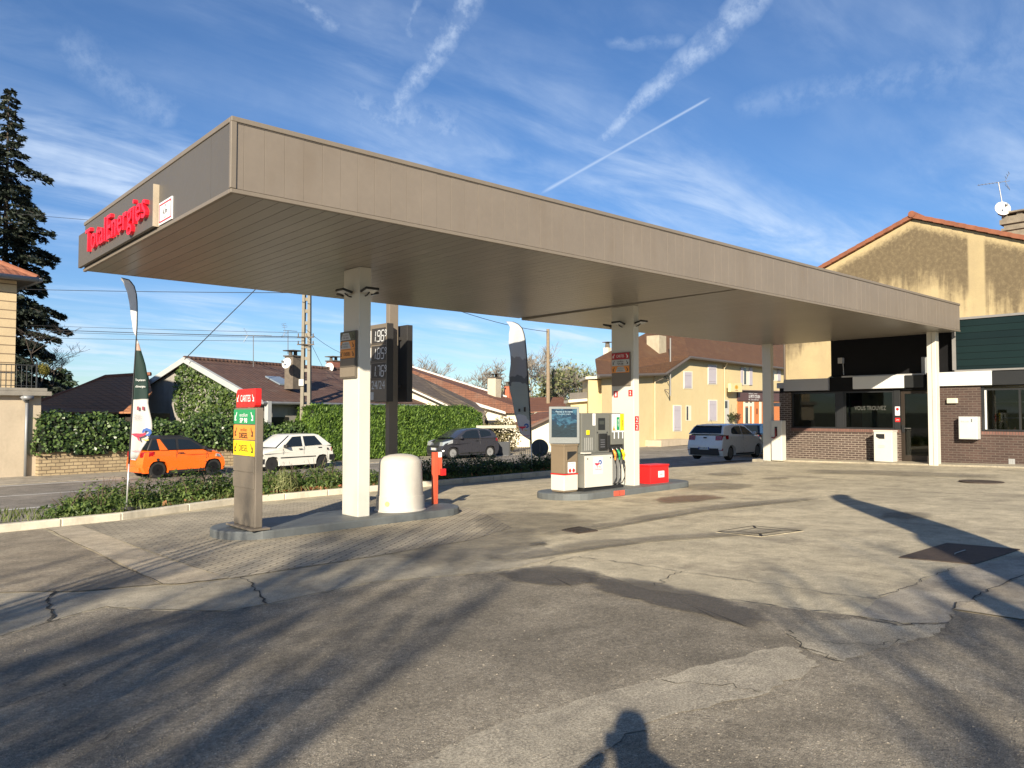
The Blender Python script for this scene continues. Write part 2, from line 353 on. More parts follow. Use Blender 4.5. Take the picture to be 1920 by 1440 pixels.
M_ROAD = asphalt('road_asphalt', (.25, .225, .19), (.34, .31, .265), (.16, .145, .12), 60, .35, .35)
M_PATCH = concrete('repair_concrete', (.40, .35, .265), (.31, .27, .20), .8, (.15, .13, .095), .6, .5, .3)
def pavers(name):
    b = NB(name); v = b.vec(rot=R_(8)); sp = b.N.new('ShaderNodeSeparateXYZ'); b.L.new(v, sp.inputs[0])
    w, h = .225, .1125
    wx = b.math('MULTIPLY', b.math('SINE', b.math('MULTIPLY', sp.outputs[1], 2*math.pi/h)), .016)
    wy = b.math('MULTIPLY', b.math('SINE', b.math('MULTIPLY', sp.outputs[0], 2*math.pi/w*2)), .018)
    cb = b.N.new('ShaderNodeCombineXYZ'); b.L.new(b.math('ADD', sp.outputs[0], wx), cb.inputs[0]); b.L.new(b.math('ADD', sp.outputs[1], wy), cb.inputs[1])
    bc, bf = b.brick(cb.outputs[0], w, h, (.43, .372, .27), (.36, .312, .23), (.12, .102, .076), .010, .5, 0, .4)
    n1 = b.noise(.5, 6, .65); n2 = b.noise(90, 3); c = b.mix(.6, bc, b.mix(b.mapr(n1, .3, .7), (.5, .5, .5), (1.5, 1.5, 1.5)), 'MULTIPLY'); c = b.mix(.45, c, b.mix(n2, (.4, .4, .4), (1.6, 1.6, 1.6)), 'MULTIPLY')
    b.bump(b.math('ADD', b.math('SUBTRACT', 1, bf), b.math('MULTIPLY', n2, .25)), .8, .012); MATS[name] = b.fin(c, .85); return MATS[name]
M_PAVER = pavers('interlocking_pavers')
def stainmat(name, col, amt, rough=.7):
    b = NB(name); at = b.N.new('ShaderNodeAttribute'); at.attribute_name = 'fade'; n = b.noise(3.5, 6, .7)
    a = b.math('MULTIPLY', b.mapr(b.math('ADD', at.outputs['Fac'], b.math('MULTIPLY', b.math('SUBTRACT', n, .5), .9)), .15, .75), amt)
    b.fin(b.mix(b.noise(120, 2), col, tuple(q*1.7 for q in col)), rough); b.sock(b.p.inputs['Alpha'], a); MATS[name] = b.m; return b.m
def struct(o): o['kind'] = 'structure'; return o
def sheet(name, pts, level, m, world=None, rough=.012, sub=5, skirt=False):
    P = [gp(*p) for p in pts]; P = wobble(P, rough, sub) if rough and P else P
    P += [on(*w) for w in (world or [])]
    P = [Vector((p.x, p.y, gz(p.x, p.y)+.004*level)) for p in P]
    b = MB(); b.poly(P); o = b.build(name, m, fix=False)
    if o.data.polygons[0].normal.z < 0: o.data.flip_normals()
    return struct(o)
def stain(name, pts, level, m):
    P = [gp(*p) for p in pts]; P = wobble(P+[P[0]], .03, 4)[:-1]; n = len(P); c = sum(P, Vector())/n
    vs = []; fade = []; fs = []
    for k, t in enumerate((0., .55, .85, 1.)):
        for p in P: q = c.lerp(p, t); vs.append((q.x, q.y, gz(q.x, q.y)+.004*level)); fade.append((1., .9, .45, 0.)[k])
    for k in range(3): fs += [(k*n+i, k*n+(i+1) % n, (k+1)*n+(i+1) % n, (k+1)*n+i) for i in range(n)]
    me = bpy.data.meshes.new(name); me.from_pydata(vs, [], fs); me.materials.append(m); a = me.attributes.new('fade', 'FLOAT', 'POINT'); a.data.foreach_set('value', fade); me.update()
    o = bpy.data.objects.new(name, me); COL.objects.link(o); return struct(o)
ZR = -.38                                                      # level of the road beyond the planted strip
RD = Vector((math.cos(R_(6)), math.sin(R_(6)), 0)); RN = Vector((-RD.y, RD.x, 0))      # along / across the road
def rp(s, n, z=ZR): p = RD*s+RN*n; return Vector((p.x, p.y, z))
g = MB(); g.poly([(-2500, -2500, -.55), (2500, -2500, -.55), (2500, 2500, -.55), (-2500, 2500, -.55)]); struct(g.build('ground', mat('far_ground', (.11, .115, .06), .9, var=.3, scale=.02), fix=False))
sheet('forecourt', [], 0, M_APRON, [(-25, -30), (40, -30), (40, 14.6), (24, 14.6), (17, 16.7), (-25, 16.7)])
b = MB(); q = [on(17, 16.7), on(24, 14.6), on(40, 14.6), Vector((60, 14.6, .2)), Vector((60, 21.5, ZR-.02)), Vector((17, 21.5, ZR-.02))]
b.poly([q[0], q[1], q[5]]); b.poly([q[1], q[2], q[4], q[5]]); b.poly([q[2], q[3], q[4]]); struct(b.build('side_street', M_ROAD))
b = MB(); b.poly([rp(-60, 17.5), rp(140, 14), rp(140, 28.6), rp(-60, 28.6)]); struct(b.build('road', M_ROAD))
b = MB(); b.prism([rp(-60, 28.6, ZR-.1), rp(140, 28.6, ZR-.1), rp(140, 60, ZR-.1), rp(-60, 60, ZR-.1)], (0, 0, .13)); struct(b.build('pavement', concrete('pavement_concrete', (.36, .315, .25), (.28, .25, .20), .4)))
mk = mat('road_paint', (.62, .60, .55), .7, var=.25, scale=4)
b = MB()
for n0, w, segs in ((21.25, .16, [(-40, 13.5)]), (28.1, .18, [(-40, 60)]), (24.7, .12, [(s, s+3) for s in range(-30, 60, 9)])):
    for s0, s1 in segs: b.poly([rp(s0, n0, ZR+.005), rp(s1, n0, ZR+.005), rp(s1, n0+w, ZR+.005), rp(s0, n0+w, ZR+.005)])
struct(b.build('road_markings', mk))
# foreground asphalt, its ragged edge, the concrete band and the old repairs
EDGE = [(-260, 1262), (-80, 1216), (0, 1196), (100, 1166), (195, 1141), (290, 1146), (420, 1148), (515, 1133), (610, 1112), (700, 1094), (820, 1084), (918, 1075), (972, 1067), (1135, 1080), (1220, 1109), (1414, 1133), (1500, 1144), (1609, 1158), (1687, 1172), (1780, 1171), (1786, 1146), (1920, 1166), (2150, 1196)]
sheet('coarse_asphalt_patch', EDGE, 2, M_ASPH, [(20, -4), (14, -28), (-24, -28), (-24, 8)], .014, 7)
sheet('concrete_band', [(-260, 1135), (0, 1113), (150, 1112), (330, 1098), (430, 1087), (560, 1066), (700, 1046), (860, 1030), (1010, 1022), (1060, 1040), (972, 1064), (918, 1072), (820, 1081), (700, 1091), (610, 1109), (515, 1130), (420, 1145), (290, 1143), (195, 1138), (100, 1163), (0, 1193), (-260, 1258)], 1, M_BAND)
sheet('tan_asphalt_patch', [(-260, 1016), (0, 1000), (80, 993), (190, 1043), (300, 1096), (150, 1110), (0, 1111), (-260, 1132)], 2, M_TANASPH)
sheet('concrete_edging', [(86, 991), (148, 985), (250, 1026), (340, 1058), (425, 1086), (330, 1097), (303, 1096), (195, 1044)], 3, M_SLAB)
sheet('paver_field', [(150, 985), (437, 953), (640, 936), (740, 928), (900, 958), (960, 990), (880, 1014), (700, 1044), (430, 1086), (342, 1057), (250, 1024)], 2, M_PAVER, None, .006, 3)
sheet('grey_slab', [(1644, 1125), (1725, 1092), (1800, 1062), (1850, 1055), (1990, 1030), (1946, 1066), (1881, 1099), (1786, 1144), (1778, 1168), (1687, 1169), (1609, 1155)], 1, M_GREYSLAB, None, .006, 4)
sheet('beige_slab', [(1787, 1144), (1882, 1099), (1947, 1067), (2150, 1085), (2150, 1190), (1920, 1164)], 3, M_SLAB, None, .006, 4)
sheet('repair_patch', [(1473, 1190), (1520, 1166), (1600, 1163), (1690, 1176), (1775, 1173), (1750, 1196), (1660, 1216), (1580, 1242), (1520, 1226)], 3, M_PATCH, None, .012, 8)
sheet('worn_patch', [(700, 1475), (900, 1376), (1100, 1311), (1300, 1258), (1430, 1219), (1484, 1216), (1535, 1250), (1440, 1300), (1250, 1345), (1080, 1440), (1040, 1475)], 3, M_PATCH, None, .016, 9)
s_dark = stainmat('dark_patch', (.075, .068, .06), .62); s_rust = stainmat('rust_stain', (.14, .08, .05), .6); s_oil = stainmat('oil_stain', (.09, .08, .065), .34)
stain('dark_patch', [(918, 1078), (960, 1068), (1010, 1062), (1085, 1064), (1140, 1079), (1130, 1095), (1080, 1104), (1010, 1102), (950, 1092)], 5, s_dark)  # darker patch fading out towards its rim
stain('dark_streak', [(1080, 1080), (1180, 1082), (1300, 1108), (1420, 1142), (1480, 1178), (1440, 1192), (1350, 1168), (1220, 1138), (1100, 1108)], 6, s_dark)  # long darker streak with a faded rim
stain('rust_stain', [(1215, 938), (1260, 930), (1330, 928), (1370, 934), (1310, 943), (1240, 946)], 5, s_rust)
stain('tyre_smear', [(1290, 908), (1360, 905), (1430, 910), (1400, 920), (1310, 922), (1260, 915)], 6, s_oil)
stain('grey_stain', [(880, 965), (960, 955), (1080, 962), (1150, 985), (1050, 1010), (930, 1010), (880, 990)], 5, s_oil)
for nm, (cx, cy, rx, ry) in dict(oil_spot=(1362, 890, 44, 3.6), oil_mark=(1455, 898, 32, 3), drain_spot=(1010, 1022, 22, 4), grease_spot=(1700, 968, 60, 8)).items():
    stain(nm, [(cx+rx*math.cos(a*.6283), cy+ry*math.sin(a*.6283)) for a in range(10)], 5, s_oil)
s_tyre = stainmat('tyre_film', (.11, .10, .085), .36)
for nm, pts in (('tyre_mark', [(1010, 1004), (1200, 966), (1400, 941), (1560, 930), (1565, 934), (1405, 948), (1210, 975), (1030, 1012)]), ('tyre_mark', [(880, 1052), (1060, 1018), (1300, 1002), (1540, 988), (1545, 994), (1300, 1012), (1070, 1030), (900, 1064)]), ('traffic_film', [(690, 1040), (860, 1000), (1010, 992), (1040, 1020), (940, 1058), (780, 1072)]), ('traffic_film', [(1500, 880), (1700, 884), (1900, 892), (1900, 900), (1700, 894), (1480, 888)])): stain(nm, pts, 7, s_tyre)
# joints and cracks: thin dark fillings that stand just off the slabs
def crackpath(bm_, pts, w, amp=.02, lift=.0145, n=7):
    P = wobble([gp(*p) for p in pts], amp, n)
    L_, R2 = [], []
    for i, p in enumerate(P):
        t = P[min(i+1, len(P)-1)]-P[max(i-1, 0)]; s = Vector((-t.y, t.x, 0)).normalized()*w*(.25+rng.random())*.34
        z = lambda q: Vector((q.x, q.y, gz(q.x, q.y)+lift)); L_.append(z(p+s)); R2.append(z(p-s))
    n_ = len(P); bm_.add(L_+R2, [(i, i+1, n_+i+1, n_+i) for i in range(n_-1)])
b = MB()
for pts, w in (([(1085, 1045), (1160, 1055), (1278, 1073), (1420, 1094), (1543, 1113), (1644, 1125)], .022), ([(1644, 1125), (1680, 1110), (1725, 1092), (1790, 1066)], .016), ([(1278, 1073), (1250, 1083), (1228, 1100)], .016),
               ([(1085, 1045), (1040, 1056), (985, 1066)], .014), ([(101, 1110), (92, 1128), (97, 1145), (95, 1168)], .05), ([(452, 1084), (478, 1104), (500, 1134)], .03), ([(410, 1090), (452, 1084), (560, 1066), (700, 1046)], .012),
               ([(1784, 1145), (1830, 1121), (1881, 1098), (1946, 1066)], .02), (EDGE[2:14], .016), (EDGE[14:20], .024), ([(1000, 1020), (1100, 1004), (1200, 994), (1330, 985)], .01), ([(1240, 1278), (1370, 1290), (1430, 1300)], .014),
               ([(86, 992), (195, 1045), (305, 1097)], .018), ([(1310, 957), (1240, 966), (1160, 973), (1080, 968)], .014), ([(1540, 1205), (1640, 1214), (1700, 1200)], .012), ([(1480, 1185), (1500, 1215), (1580, 1244)], .02),
               ([(1420, 985), (1560, 1000), (1700, 1010)], .008), ([(0, 1330), (120, 1290), (220, 1240)], .01), ([(170, 1400), (330, 1330), (560, 1300), (700, 1290)], .008)):
    crackpath(b, pts, w)
struct(b.build('pavement_cracks', mat('crack_filling', (.05, .044, .034), .95, var=.4)))
b = MB()                                                       # loose stones and grit lying on the asphalt
for k in range(1100):
    p = gp(rng.uniform(-50, 1970), 1100+340*rng.random()**.6, .012); s = rng.uniform(.0015, .0042)
    b.obox(p-Vector((s, s, s*.5)), (s*2, rng.normal(0, s*.4), 0), (rng.normal(0, s*.4), s*1.7, 0), (0, 0, s*1.1))
o = b.build('loose_grit', mat('grit', (.34, .30, .24), .9, var=.4, scale=30)); o['kind'] = 'stuff'
# kerb along the planted strip, soil, far kerb
M_KERB = mat('kerb_concrete', (.58, .53, .43), .85, var=.22, scale=2, bump=.3, bscale=40, dirt=(.5, (.2, .175, .13)))
KL = [(-3, 15.1), (2.2, 15.5), (4.2, 15.62), (5.6, 16.15), (6.8, 16.6), (9, 16.66), (12, 16.6), (17.2, 16.55)]
b = MB(); e = .012
for i in range(len(KL)-1):
    a, c = Vector((*KL[i], 0)), Vector((*KL[i+1], 0)); t = (c-a).normalized(); nn = Vector((-t.y, t.x, 0)); k = max(1, int((c-a).length/1.0))
    for j in range(k):
        p, q = a.lerp(c, j/k)+t*e*.5, a.lerp(c, (j+1)/k)-t*e*.5
        lo = lambda v: Vector((v.x, v.y, gz(v.x, v.y)-.12)); hi = lambda v: Vector((v.x, v.y, gz(v.x, v.y)+.135))
        b.hexa([lo(p), lo(q), lo(q+nn*.2), lo(p+nn*.2), hi(p), hi(q), hi(q+nn*.2), hi(p+nn*.2)])
struct(b.build('kerb', M_KERB, bevel=.02))
M_SOIL = mat('soil', (.085, .062, .04), .95, var=.35, scale=6, bump=.6, bscale=25)
b = MB(); A = [Vector((x, y+.1, gz(x, y)+.06)) for x, y in KL]; B = [Vector((x, max(17.9, y+1.9)+.3, ZR+.05)) for x, y in KL]; mid = [a.lerp(c, .55)+Vector((0, 0, .09)) for a, c in zip(A, B)]; n = len(KL)
b.add(A+mid+B, [(r*n+i, r*n+i+1, r*n+n+i+1, r*n+n+i) for r in (0, 1) for i in range(n-1)]); struct(b.build('planting_bed', M_SOIL))
# iron covers let into the forecourt
M_IRON = mat('rusty_iron', (.075, .055, .042), .7, .3, var=.4, scale=8, bump=.4, bscale=120)
def cover(name, label, px, rib=False, handle=False, m=M_IRON, lvl=.02):
    P = [gp(*p) for p in px]; c = sum(P, Vector())/len(P); t = thing(name, label, 'manhole cover', c)
    b = MB(); b.prism([p+Vector((0, 0, -.03)) for p in P], (0, 0, .03+lvl)); b.build('plate', m, t)
    if rib:
        f = MB()
        for s in (1.0, .55):
            q = [c+(p-c)*s+Vector((0, 0, lvl+.003)) for p in P]; q2 = [c+(p-c)*(s-.07)+Vector((0, 0, lvl+.003)) for p in P]
            f.add(q+q2, [(i, (i+1) % 4, 4+(i+1) % 4, 4+i) for i in range(4)])
        for i in range(4): a, d = c+(P[i]-c)*.93, c+(P[i]-c)*.55; s = (P[(i+1) % 4]-P[i]).normalized()*.025; f.poly([a+s+ZV*(lvl+.003), d+s+ZV*(lvl+.003), d-s+ZV*(lvl+.003), a-s+ZV*(lvl+.003)])
        f.build('frame', mat('dark_iron', (.035, .03, .027), .6, .3), t)
    if handle:
        h = MB(); u = (P[1]-P[0]).normalized(); h.tube([c-u*.16+ZV*lvl, c-u*.15+ZV*(lvl+.012), c+u*.15+ZV*(lvl+.012), c+u*.16+ZV*lvl], .006, 6); h.build('handle', mat('bright_steel', (.5, .48, .42), .4, .8), t)
    return t
cover('manhole_cover', 'small brown square iron cover in the concrete in front of the fuel pump', [(1053, 995), (1086, 989), (1121, 996), (1085, 1001)])
cover('manhole_cover', 'square cover filled with concrete and ribbed by a dark iron frame', [(1342, 998), (1412, 986.5), (1507, 996), (1428, 1007)], True, m=M_APRON, lvl=.008)
cover('manhole_cover', 'large dark steel plate with a small lifting handle, half in shadow', [(1685, 1046), (1775, 1019.5), (1913, 1031), (1828, 1059)], False, True, lvl=.012)
rc = gp(1840, 904); t = thing('manhole_cover', 'round dark iron cover in front of the shop', 'manhole cover', rc); b = MB(); b.lathe([(.05, 0), (.46, 0), (.46, .02), (.40, .024), (.0, .024)], rc+Vector((0, 0, .0)), 28); b.build('plate', M_IRON, t)
# ---------------------------------------------------------------- canopy
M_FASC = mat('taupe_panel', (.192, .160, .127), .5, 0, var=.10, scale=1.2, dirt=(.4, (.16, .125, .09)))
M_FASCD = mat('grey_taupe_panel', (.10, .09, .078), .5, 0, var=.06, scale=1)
M_TRIM = mat('taupe_trim', (.19, .158, .122), .45, var=.08)
M_TRIMD = mat('dark_trim', (.075, .062, .05), .5, var=.1)
M_WHITE = mat('white_coated_steel', (.62, .59, .515), .42, var=.05, scale=.8, dirt=(.12, (.5, .45, .36)))
M_BLACK = mat('black_plastic', (.018, .018, .018), .45, var=.2)
M_GREYP = mat('grey_island_paint', (.115, .125, .125), .6, var=.22, scale=3, bump=.15, dirt=(.5, (.06, .055, .05)))
M_RED = mat('signal_red', (.70, .018, .018), .4, var=.04)
M_TREDL = mat('letter_red', (.78, .012, .03), .35, var=.03)
M_GREEN = mat('fuel_green', (.012, .27, .10), .42, var=.04)
M_ORANGE = mat('fuel_orange', (.82, .29, .045), .42, var=.04)
M_YELLOW = mat('fuel_yellow', (.90, .62, .01), .42, var=.04)
M_WTXT = mat('white_lettering', (.82, .82, .80), .45, var=.02); M_DTXT = mat('dark_lettering', (.03, .018, .015), .5, var=.02)
M_STK = mat('white_sticker', (.80, .80, .80), .4, var=.03)
CX0, CX1, CY0, CY1, CZ0, CZ1 = 3.36, 25.95, 8.5, 15.05, 4.40, 5.27
def soffitmat():
    b = NB('soffit_strips'); sp = b.N.new('ShaderNodeSeparateXYZ'); b.L.new(b.ob, sp.inputs[0]); x = sp.outputs[0]
    f = b.math('FRACT', b.math('DIVIDE', x, .2)); i = b.math('FLOOR', b.math('DIVIDE', x, .2)); wn = b.N.new('ShaderNodeTexWhiteNoise'); wn.noise_dimensions = '1D'; b.L.new(i, wn.inputs['W'])
    n = b.noise(.7, 5, .6); c = b.mix(wn.outputs[0], (.235, .212, .18), (.265, .24, .205)); c = b.mix(.4, c, b.mix(n, (.5, .5, .5), (1.5, 1.5, 1.5)), 'MULTIPLY')
    g = b.mapr(b.math('ABSOLUTE', b.math('SUBTRACT', f, .5)), .46, .495); c = b.mix(g, c, (.03, .026, .02))
    tilt = b.math('ADD', b.math('MULTIPLY', wn.outputs[0], .9), b.math('MULTIPLY', b.noise(.5, 2), 1.2)); b.bump(b.math('ADD', b.math('MULTIPLY', g, -1), b.math('MULTIPLY', b.math('MULTIPLY', tilt, f), .12)), .6, .02)
    return b.fin(c, .34)
M_SOFFIT = soffitmat()
can = thing('canopy', 'long flat taupe station canopy with red letters on its short end', 'canopy', (CX0, CY0, CZ0))
b = MB(); X, gap = CX0+.14, .0025
b.box(CX0+.045, CY0-.003, CZ0+.055, X-gap, CY0+.028, CZ1-.065)
while X < CX1-.05:
    x1 = min(X+.245, CX1-.02); o = rng.uniform(0, .004); b.box(X, CY0-.002-o, CZ0+.055, x1-gap, CY0+.028, CZ1-.065); X += .245
b.build('front_fascia', M_FASC, can, bevel=.002)
b = MB()
for y0, y1 in ((CY0+.03, CY0+.62), (CY0+.626, CY0+3.4), (CY0+3.406, CY1-.03)): b.box(CX0, y0, CZ0+.055, CX0+.03, y1, CZ1-.06)
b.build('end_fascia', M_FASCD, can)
b = MB(); b.box(CX0+.03, CY1-.03, CZ0+.055, CX1, CY1, CZ1-.06); b.box(CX1-.03, CY0+.03, CZ0+.055, CX1, CY1-.03, CZ1-.06); b.build('rear_fascia', M_FASC, can)
b = MB(); b.box(CX0-.015, CY0-.02, CZ1-.06, CX1+.01, CY0+.05, CZ1); b.box(CX0-.015, CY0+.05, CZ1-.06, CX0+.05, CY1+.01, CZ1); b.box(CX0+.05, CY1-.05, CZ1-.06, CX1, CY1+.01, CZ1)
b.box(CX0-.012, CY0-.014, CZ0, CX1, CY0+.04, CZ0+.05); b.box(CX0-.012, CY0+.04, CZ0, CX0+.04, CY1+.01, CZ0+.05); b.box(CX0-.02, CY0-.022, CZ0+.05, CX0+.05, CY0+.03, CZ1-.06)
b.build('edge_trim', M_TRIM, can, bevel=.008)
b = MB(); b.box(CX0, CY0-.008, CZ1-.074, CX1, CY0+.02, CZ1-.062); b.build('shadow_joint', M_TRIMD, can)
b = MB(); b.box(CX0+.04, CY0+.04, CZ0+.012, 13.62, CY1-.03, CZ0+.045)
p = [(13.72, CY0+.04, CZ0+.012), (CX1-.03, CY0+.04, CZ0+.012), (CX1-.03, CY1-.03, CZ0-.01), (13.72, CY1-.03, CZ0-.03)]
b.hexa([Vector(q) for q in p]+[Vector((q[0], q[1], CZ0+.045)) for q in p]); b.build('soffit', M_SOFFIT, can)
b = MB(); b.box(13.62, CY0+.04, CZ0+.03, 13.72, CY1-.03, CZ0+.06); b.build('soffit_gap', M_BLACK, can)
b = MB(); b.box(CX0+.06, CY0+.06, CZ1-.2, CX1-.06, CY1-.06, CZ1-.17); b.build('roof_deck', M_TRIMD, can)
# sign board and letters on the end, height sign
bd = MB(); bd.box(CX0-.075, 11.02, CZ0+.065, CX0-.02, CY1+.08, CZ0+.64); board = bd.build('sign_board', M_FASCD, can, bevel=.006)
ed = MB(); ed.box(CX0-.078, 11.00, CZ0+.063, CX0-.002, 11.02, CZ0+.642); ed.build('board_edge', mat('pale_edge', (.42, .35, .26), .5), board)
YD = Vector((0, -1, 0))
text('TotalEnergies', M_TREDL, can, (CX0-.075, 12.80, CZ0+.345), YD, ZV, (3.25, .50), depth=.055, name='raised_lettering', bold=.006, space=1.06)
s = MB(); s.box(CX0-.016, 10.44, CZ0+.07, CX0-.001, 10.96, CZ0+.37); hs = s.build('height_sign', M_STK, can)
s = MB(); s.box(CX0-.019, 10.48, CZ0+.325, CX0-.016, 10.92, CZ0+.345); s.box(CX0-.019, 10.48, CZ0+.095, CX0-.016, 10.92, CZ0+.115); s.box(CX0-.019, 10.46, CZ0+.095, CX0-.016, 10.48, CZ0+.345); s.box(CX0-.019, 10.92, CZ0+.095, CX0-.016, 10.94, CZ0+.345); s.build('border', mat('dull_red', (.45, .04, .07), .5), hs)
text('4,3m', M_DTXT, hs, (CX0-.017, 10.7, CZ0+.22), YD, ZV, (.19, .085))
for zz_, dz in ((.283, .025), (.157, -.025)): s = MB(); s.poly([(CX0-.018, 10.73, CZ0+zz_+dz), (CX0-.018, 10.67, CZ0+zz_+dz), (CX0-.018, 10.70, CZ0+zz_)]); s.build('arrow', M_DTXT, hs)
# ---------------------------------------------------------------- islands
def island(label, x0, x1, y0, y1, rl=.62, rr=.62):
    yc = (y0+y1)/2; h = (y1-y0)/2; t = thing('pump_island', label, 'island', on(x0, yc)); P = []
    for k in range(13): a = math.pi/2+math.pi*k/12; P.append((x0+rl+rl*math.cos(a), yc+h*math.sin(a)))
    for k in range(13): a = -math.pi/2+math.pi*k/12; P.append((x1-rr+rr*math.cos(a), yc+h*math.sin(a)))
    b = MB(); b.prism([on(x, y, -.05) for x, y in P], (0, 0, .185)); b.build('kerb_slab', M_GREYP, t, bevel=.025); return t
isl1 = island('long grey painted kerb island carrying the price pylon and white dome', 4.5, 9.0, 11.14, 12.66)
isl2 = island('grey painted kerb island carrying the fuel pump and red box', 11.45, 15.85, 10.98, 12.45)
b = MB(); b.box(12.70, 10.965, gz(13, 11)+.012, 13.05, 10.978, gz(13, 11)+.125); pl = b.build('red_plate', mat('faded_red', (.55, .10, .06), .55, var=.2, scale=9), isl2)
text('2', M_DTXT, pl, (12.875, 10.9645, gz(13, 11)+.07), (1, 0, 0), ZV, (.03, .07))
I1, I2 = .172, .262                                             # tops of the islands
I1 = gz(6.8, 11.8)+.135; I2 = gz(13, 11.6)+.135
# ---------------------------------------------------------------- columns
def column(label, x0, y0, x1, y1, zb, zt=CZ0+.012):
    t = thing('canopy_column', label, 'column', ((x0+x1)/2, (y0+y1)/2, zb)); b = MB(); b.box(x0, y0, zb, x1, y1, zt); b.build('shaft', M_WHITE, t, bevel=.012)
    b = MB(); w = .004; ym = y0+(y1-y0)*.5
    return t
col1 = column('wide white column nearest the camera with a brown fuel price panel', 6.74, 11.45, 6.97, 11.98, I1)
col2 = column('wide white column beside the fuel pump with red number stickers', 13.86, 11.36, 14.05, 12.03, I2)
col3 = column('slim white column in canopy shade next to the white air unit', 25.30, atX(1445, 700, 25.3).y, 25.50, atX(1429, 700, 25.3).y, gz(25.4, 14.5))
col4 = column('slim white column standing in front of the shop door', 25.32, 8.98, 25.58, 9.24, gz(25.4, 9.1))
b = MB(); b.box(25.315, 9.095, gz(25.4, 9.1)+.02, 25.3195, 9.105, CZ0-.02); b.build('seam', M_TRIM, col4)
def flood(label, x, y, z, dx, dy):
    t = thing('floodlight', label, 'lamp', (x, y, z), 0, 'floodlights around the column heads'); d = Vector((dx, dy, 0)); s = Vector((-dy, dx, 0)); b = MB()
    o = Vector((x, y, z)); dn = (d*.9+ZV*.22).normalized(); up = Vector((-d.x*.22, -d.y*.22, .9)).normalized(); a = o+d*.05-s*.13+ZV*.02
    b.obox(a, dn*.20, s*.26, up*.04); hb = b.build('housing', M_BLACK, t, bevel=.008)
    b = MB(); b.obox(a+dn*.02+s*.02-up*.004, dn*.16, s*.22, up*.004); b.build('lens', mat('lamp_lens', (.55, .56, .55), .25), t)
    b = MB(); b.tube([o-ZV*.02, o+d*.06-ZV*.01, o+d*.13+ZV*.03], .012, 6); b.build('bracket', M_BLACK, t)
zl = 3.94
for (x0, y0, x1, y1), w in (((6.74, 11.45, 6.97, 11.98), 'nearest white column'), ((13.86, 11.36, 14.05, 12.03), 'column beside the fuel pump')):
    xm, ym = (x0+x1)/2, (y0+y1)/2
    flood(f'black floodlight on the sign face of the {w}', x0, ym, zl, -1, 0); flood(f'black floodlight on the sunny narrow face of the {w}', xm, y0, zl, 0, -1)
    flood(f'black floodlight on the far broad face of the {w}', x1, ym, zl, 1, 0); flood(f'black floodlight on the road side of the {w}', xm, y1, zl, 0, 1)
# panels on columns
def strips(root, x, yl, yr, rows, part='price_strip'):           # rows: (ztop, zbot, material, text, txtmat, arrows)
    for zt, zb, m, s, tm, arr in rows:
        b = MB(); b.box(x-.012, yr, zb, x, yl, zt); o = b.build(part, m, root, bevel=.003); h = zt-zb; w = yl-yr
        lines = s if isinstance(s, list) else [s] if s else []
        for i, ln in enumerate(lines):
            zc = zb+h*(1-(i+.5)/len(lines))*.82+h*.09; text(ln, tm, o, (x-.012, (yl+yr)/2, zc), YD, ZV, (w*(.36 if len(lines) > 1 else .44), h*(.30 if len(lines) > 1 else .42)))
        if arr:
            for yc, sg in ((yl-w*.11, 1), (yr+w*.11, -1)): arrow(o, x-.0135, yc, (zt+zb)/2, h*.3, sg, tm)
def arrow(o, x, yc, zc, s, sg, m):                             # slanting arrow pointing down and outwards
    b = MB(); k = s*.16; a = Vector((x, yc-sg*s*.6, zc+s)); t = Vector((x, yc+sg*s*.6, zc-s*.9)); d = (t-a).normalized(); n = Vector((0, -d.z, d.y))*k
    u = Vector((-.0006, 0, 0)); b.add([a+n, a-n, t-n, t+n, t+u, t+u+ZV*(s*1.2), t+u+Vector((0, sg*-k*2, s*1.2)), t+u+Vector((0, -sg*k*2, 0)), t+u*2+Vector((0, -sg*s*.95, 0)), t+u*2+Vector((0, -sg*s*.95, k*2)), t+u*2+ZV*(k*2)], [(0, 1, 2, 3), (4, 5, 6, 7), (4, 8, 9, 10)])
    b.build('arrow', m, o)
M_PANEL = mat('brown_panel', (.115, .095, .072), .5, var=.06); M_PALE = mat('pale_strip', (.52, .52, .50), .5, var=.05); M_DGREEN = mat('olive_strip', (.10, .11, .06), .5)
M_PANELL = mat('taupe_blank', (.20, .165, .125), .5, var=.05)
b = MB(); b.box(6.70, 11.49, 2.52, 6.74, 12.02, 3.33); pn = b.build('price_panel', M_PANEL, col1, bevel=.008)
strips(pn, 6.70, 12.00, 11.51, [(3.31, 3.165, M_DGREEN, None, M_DTXT, True), (3.16, 3.015, M_ORANGE, None, M_DTXT, True), (3.01, 2.865, M_ORANGE, 'DIESEL', M_DTXT, True), (2.86, 2.715, M_PANELL, None, None, False), (2.71, 2.545, M_PANELL, None, None, False)])
for zc, tx in ((3.237, ['excellium', '98']), (3.087, ['excellium', 'DIESEL'])):
    b = MB(); b.add([(6.686, 11.98, zc-.06), (6.686, 11.63, zc-.06), (6.686, 11.70, zc+.06), (6.686, 12.02-.12, zc+.06)], [(0, 1, 2, 3)]); o = b.build('pale_label', M_PALE, pn)
    for i, ln in enumerate(tx): text(ln, mat('grey_lettering', (.16, .14, .13), .5), o, (6.685, 11.80, zc+.026-.05*i), YD, ZV, (.2, .03))
b = MB(); b.box(13.825, 11.44, 2.55, 13.86, 12.00, 3.33); pn2 = b.build('price_panel', M_PANELL, col2, bevel=.008)
strips(pn2, 13.825, 11.98, 11.46, [(3.32, 3.17, mat('shade_red', (.42, .02, .03), .5), 'CARTES', M_WTXT, True), (3.165, 3.02, M_PALE, ['excellium', '98'], M_DTXT, True), (3.015, 2.86, M_ORANGE, None, M_DTXT, True)])
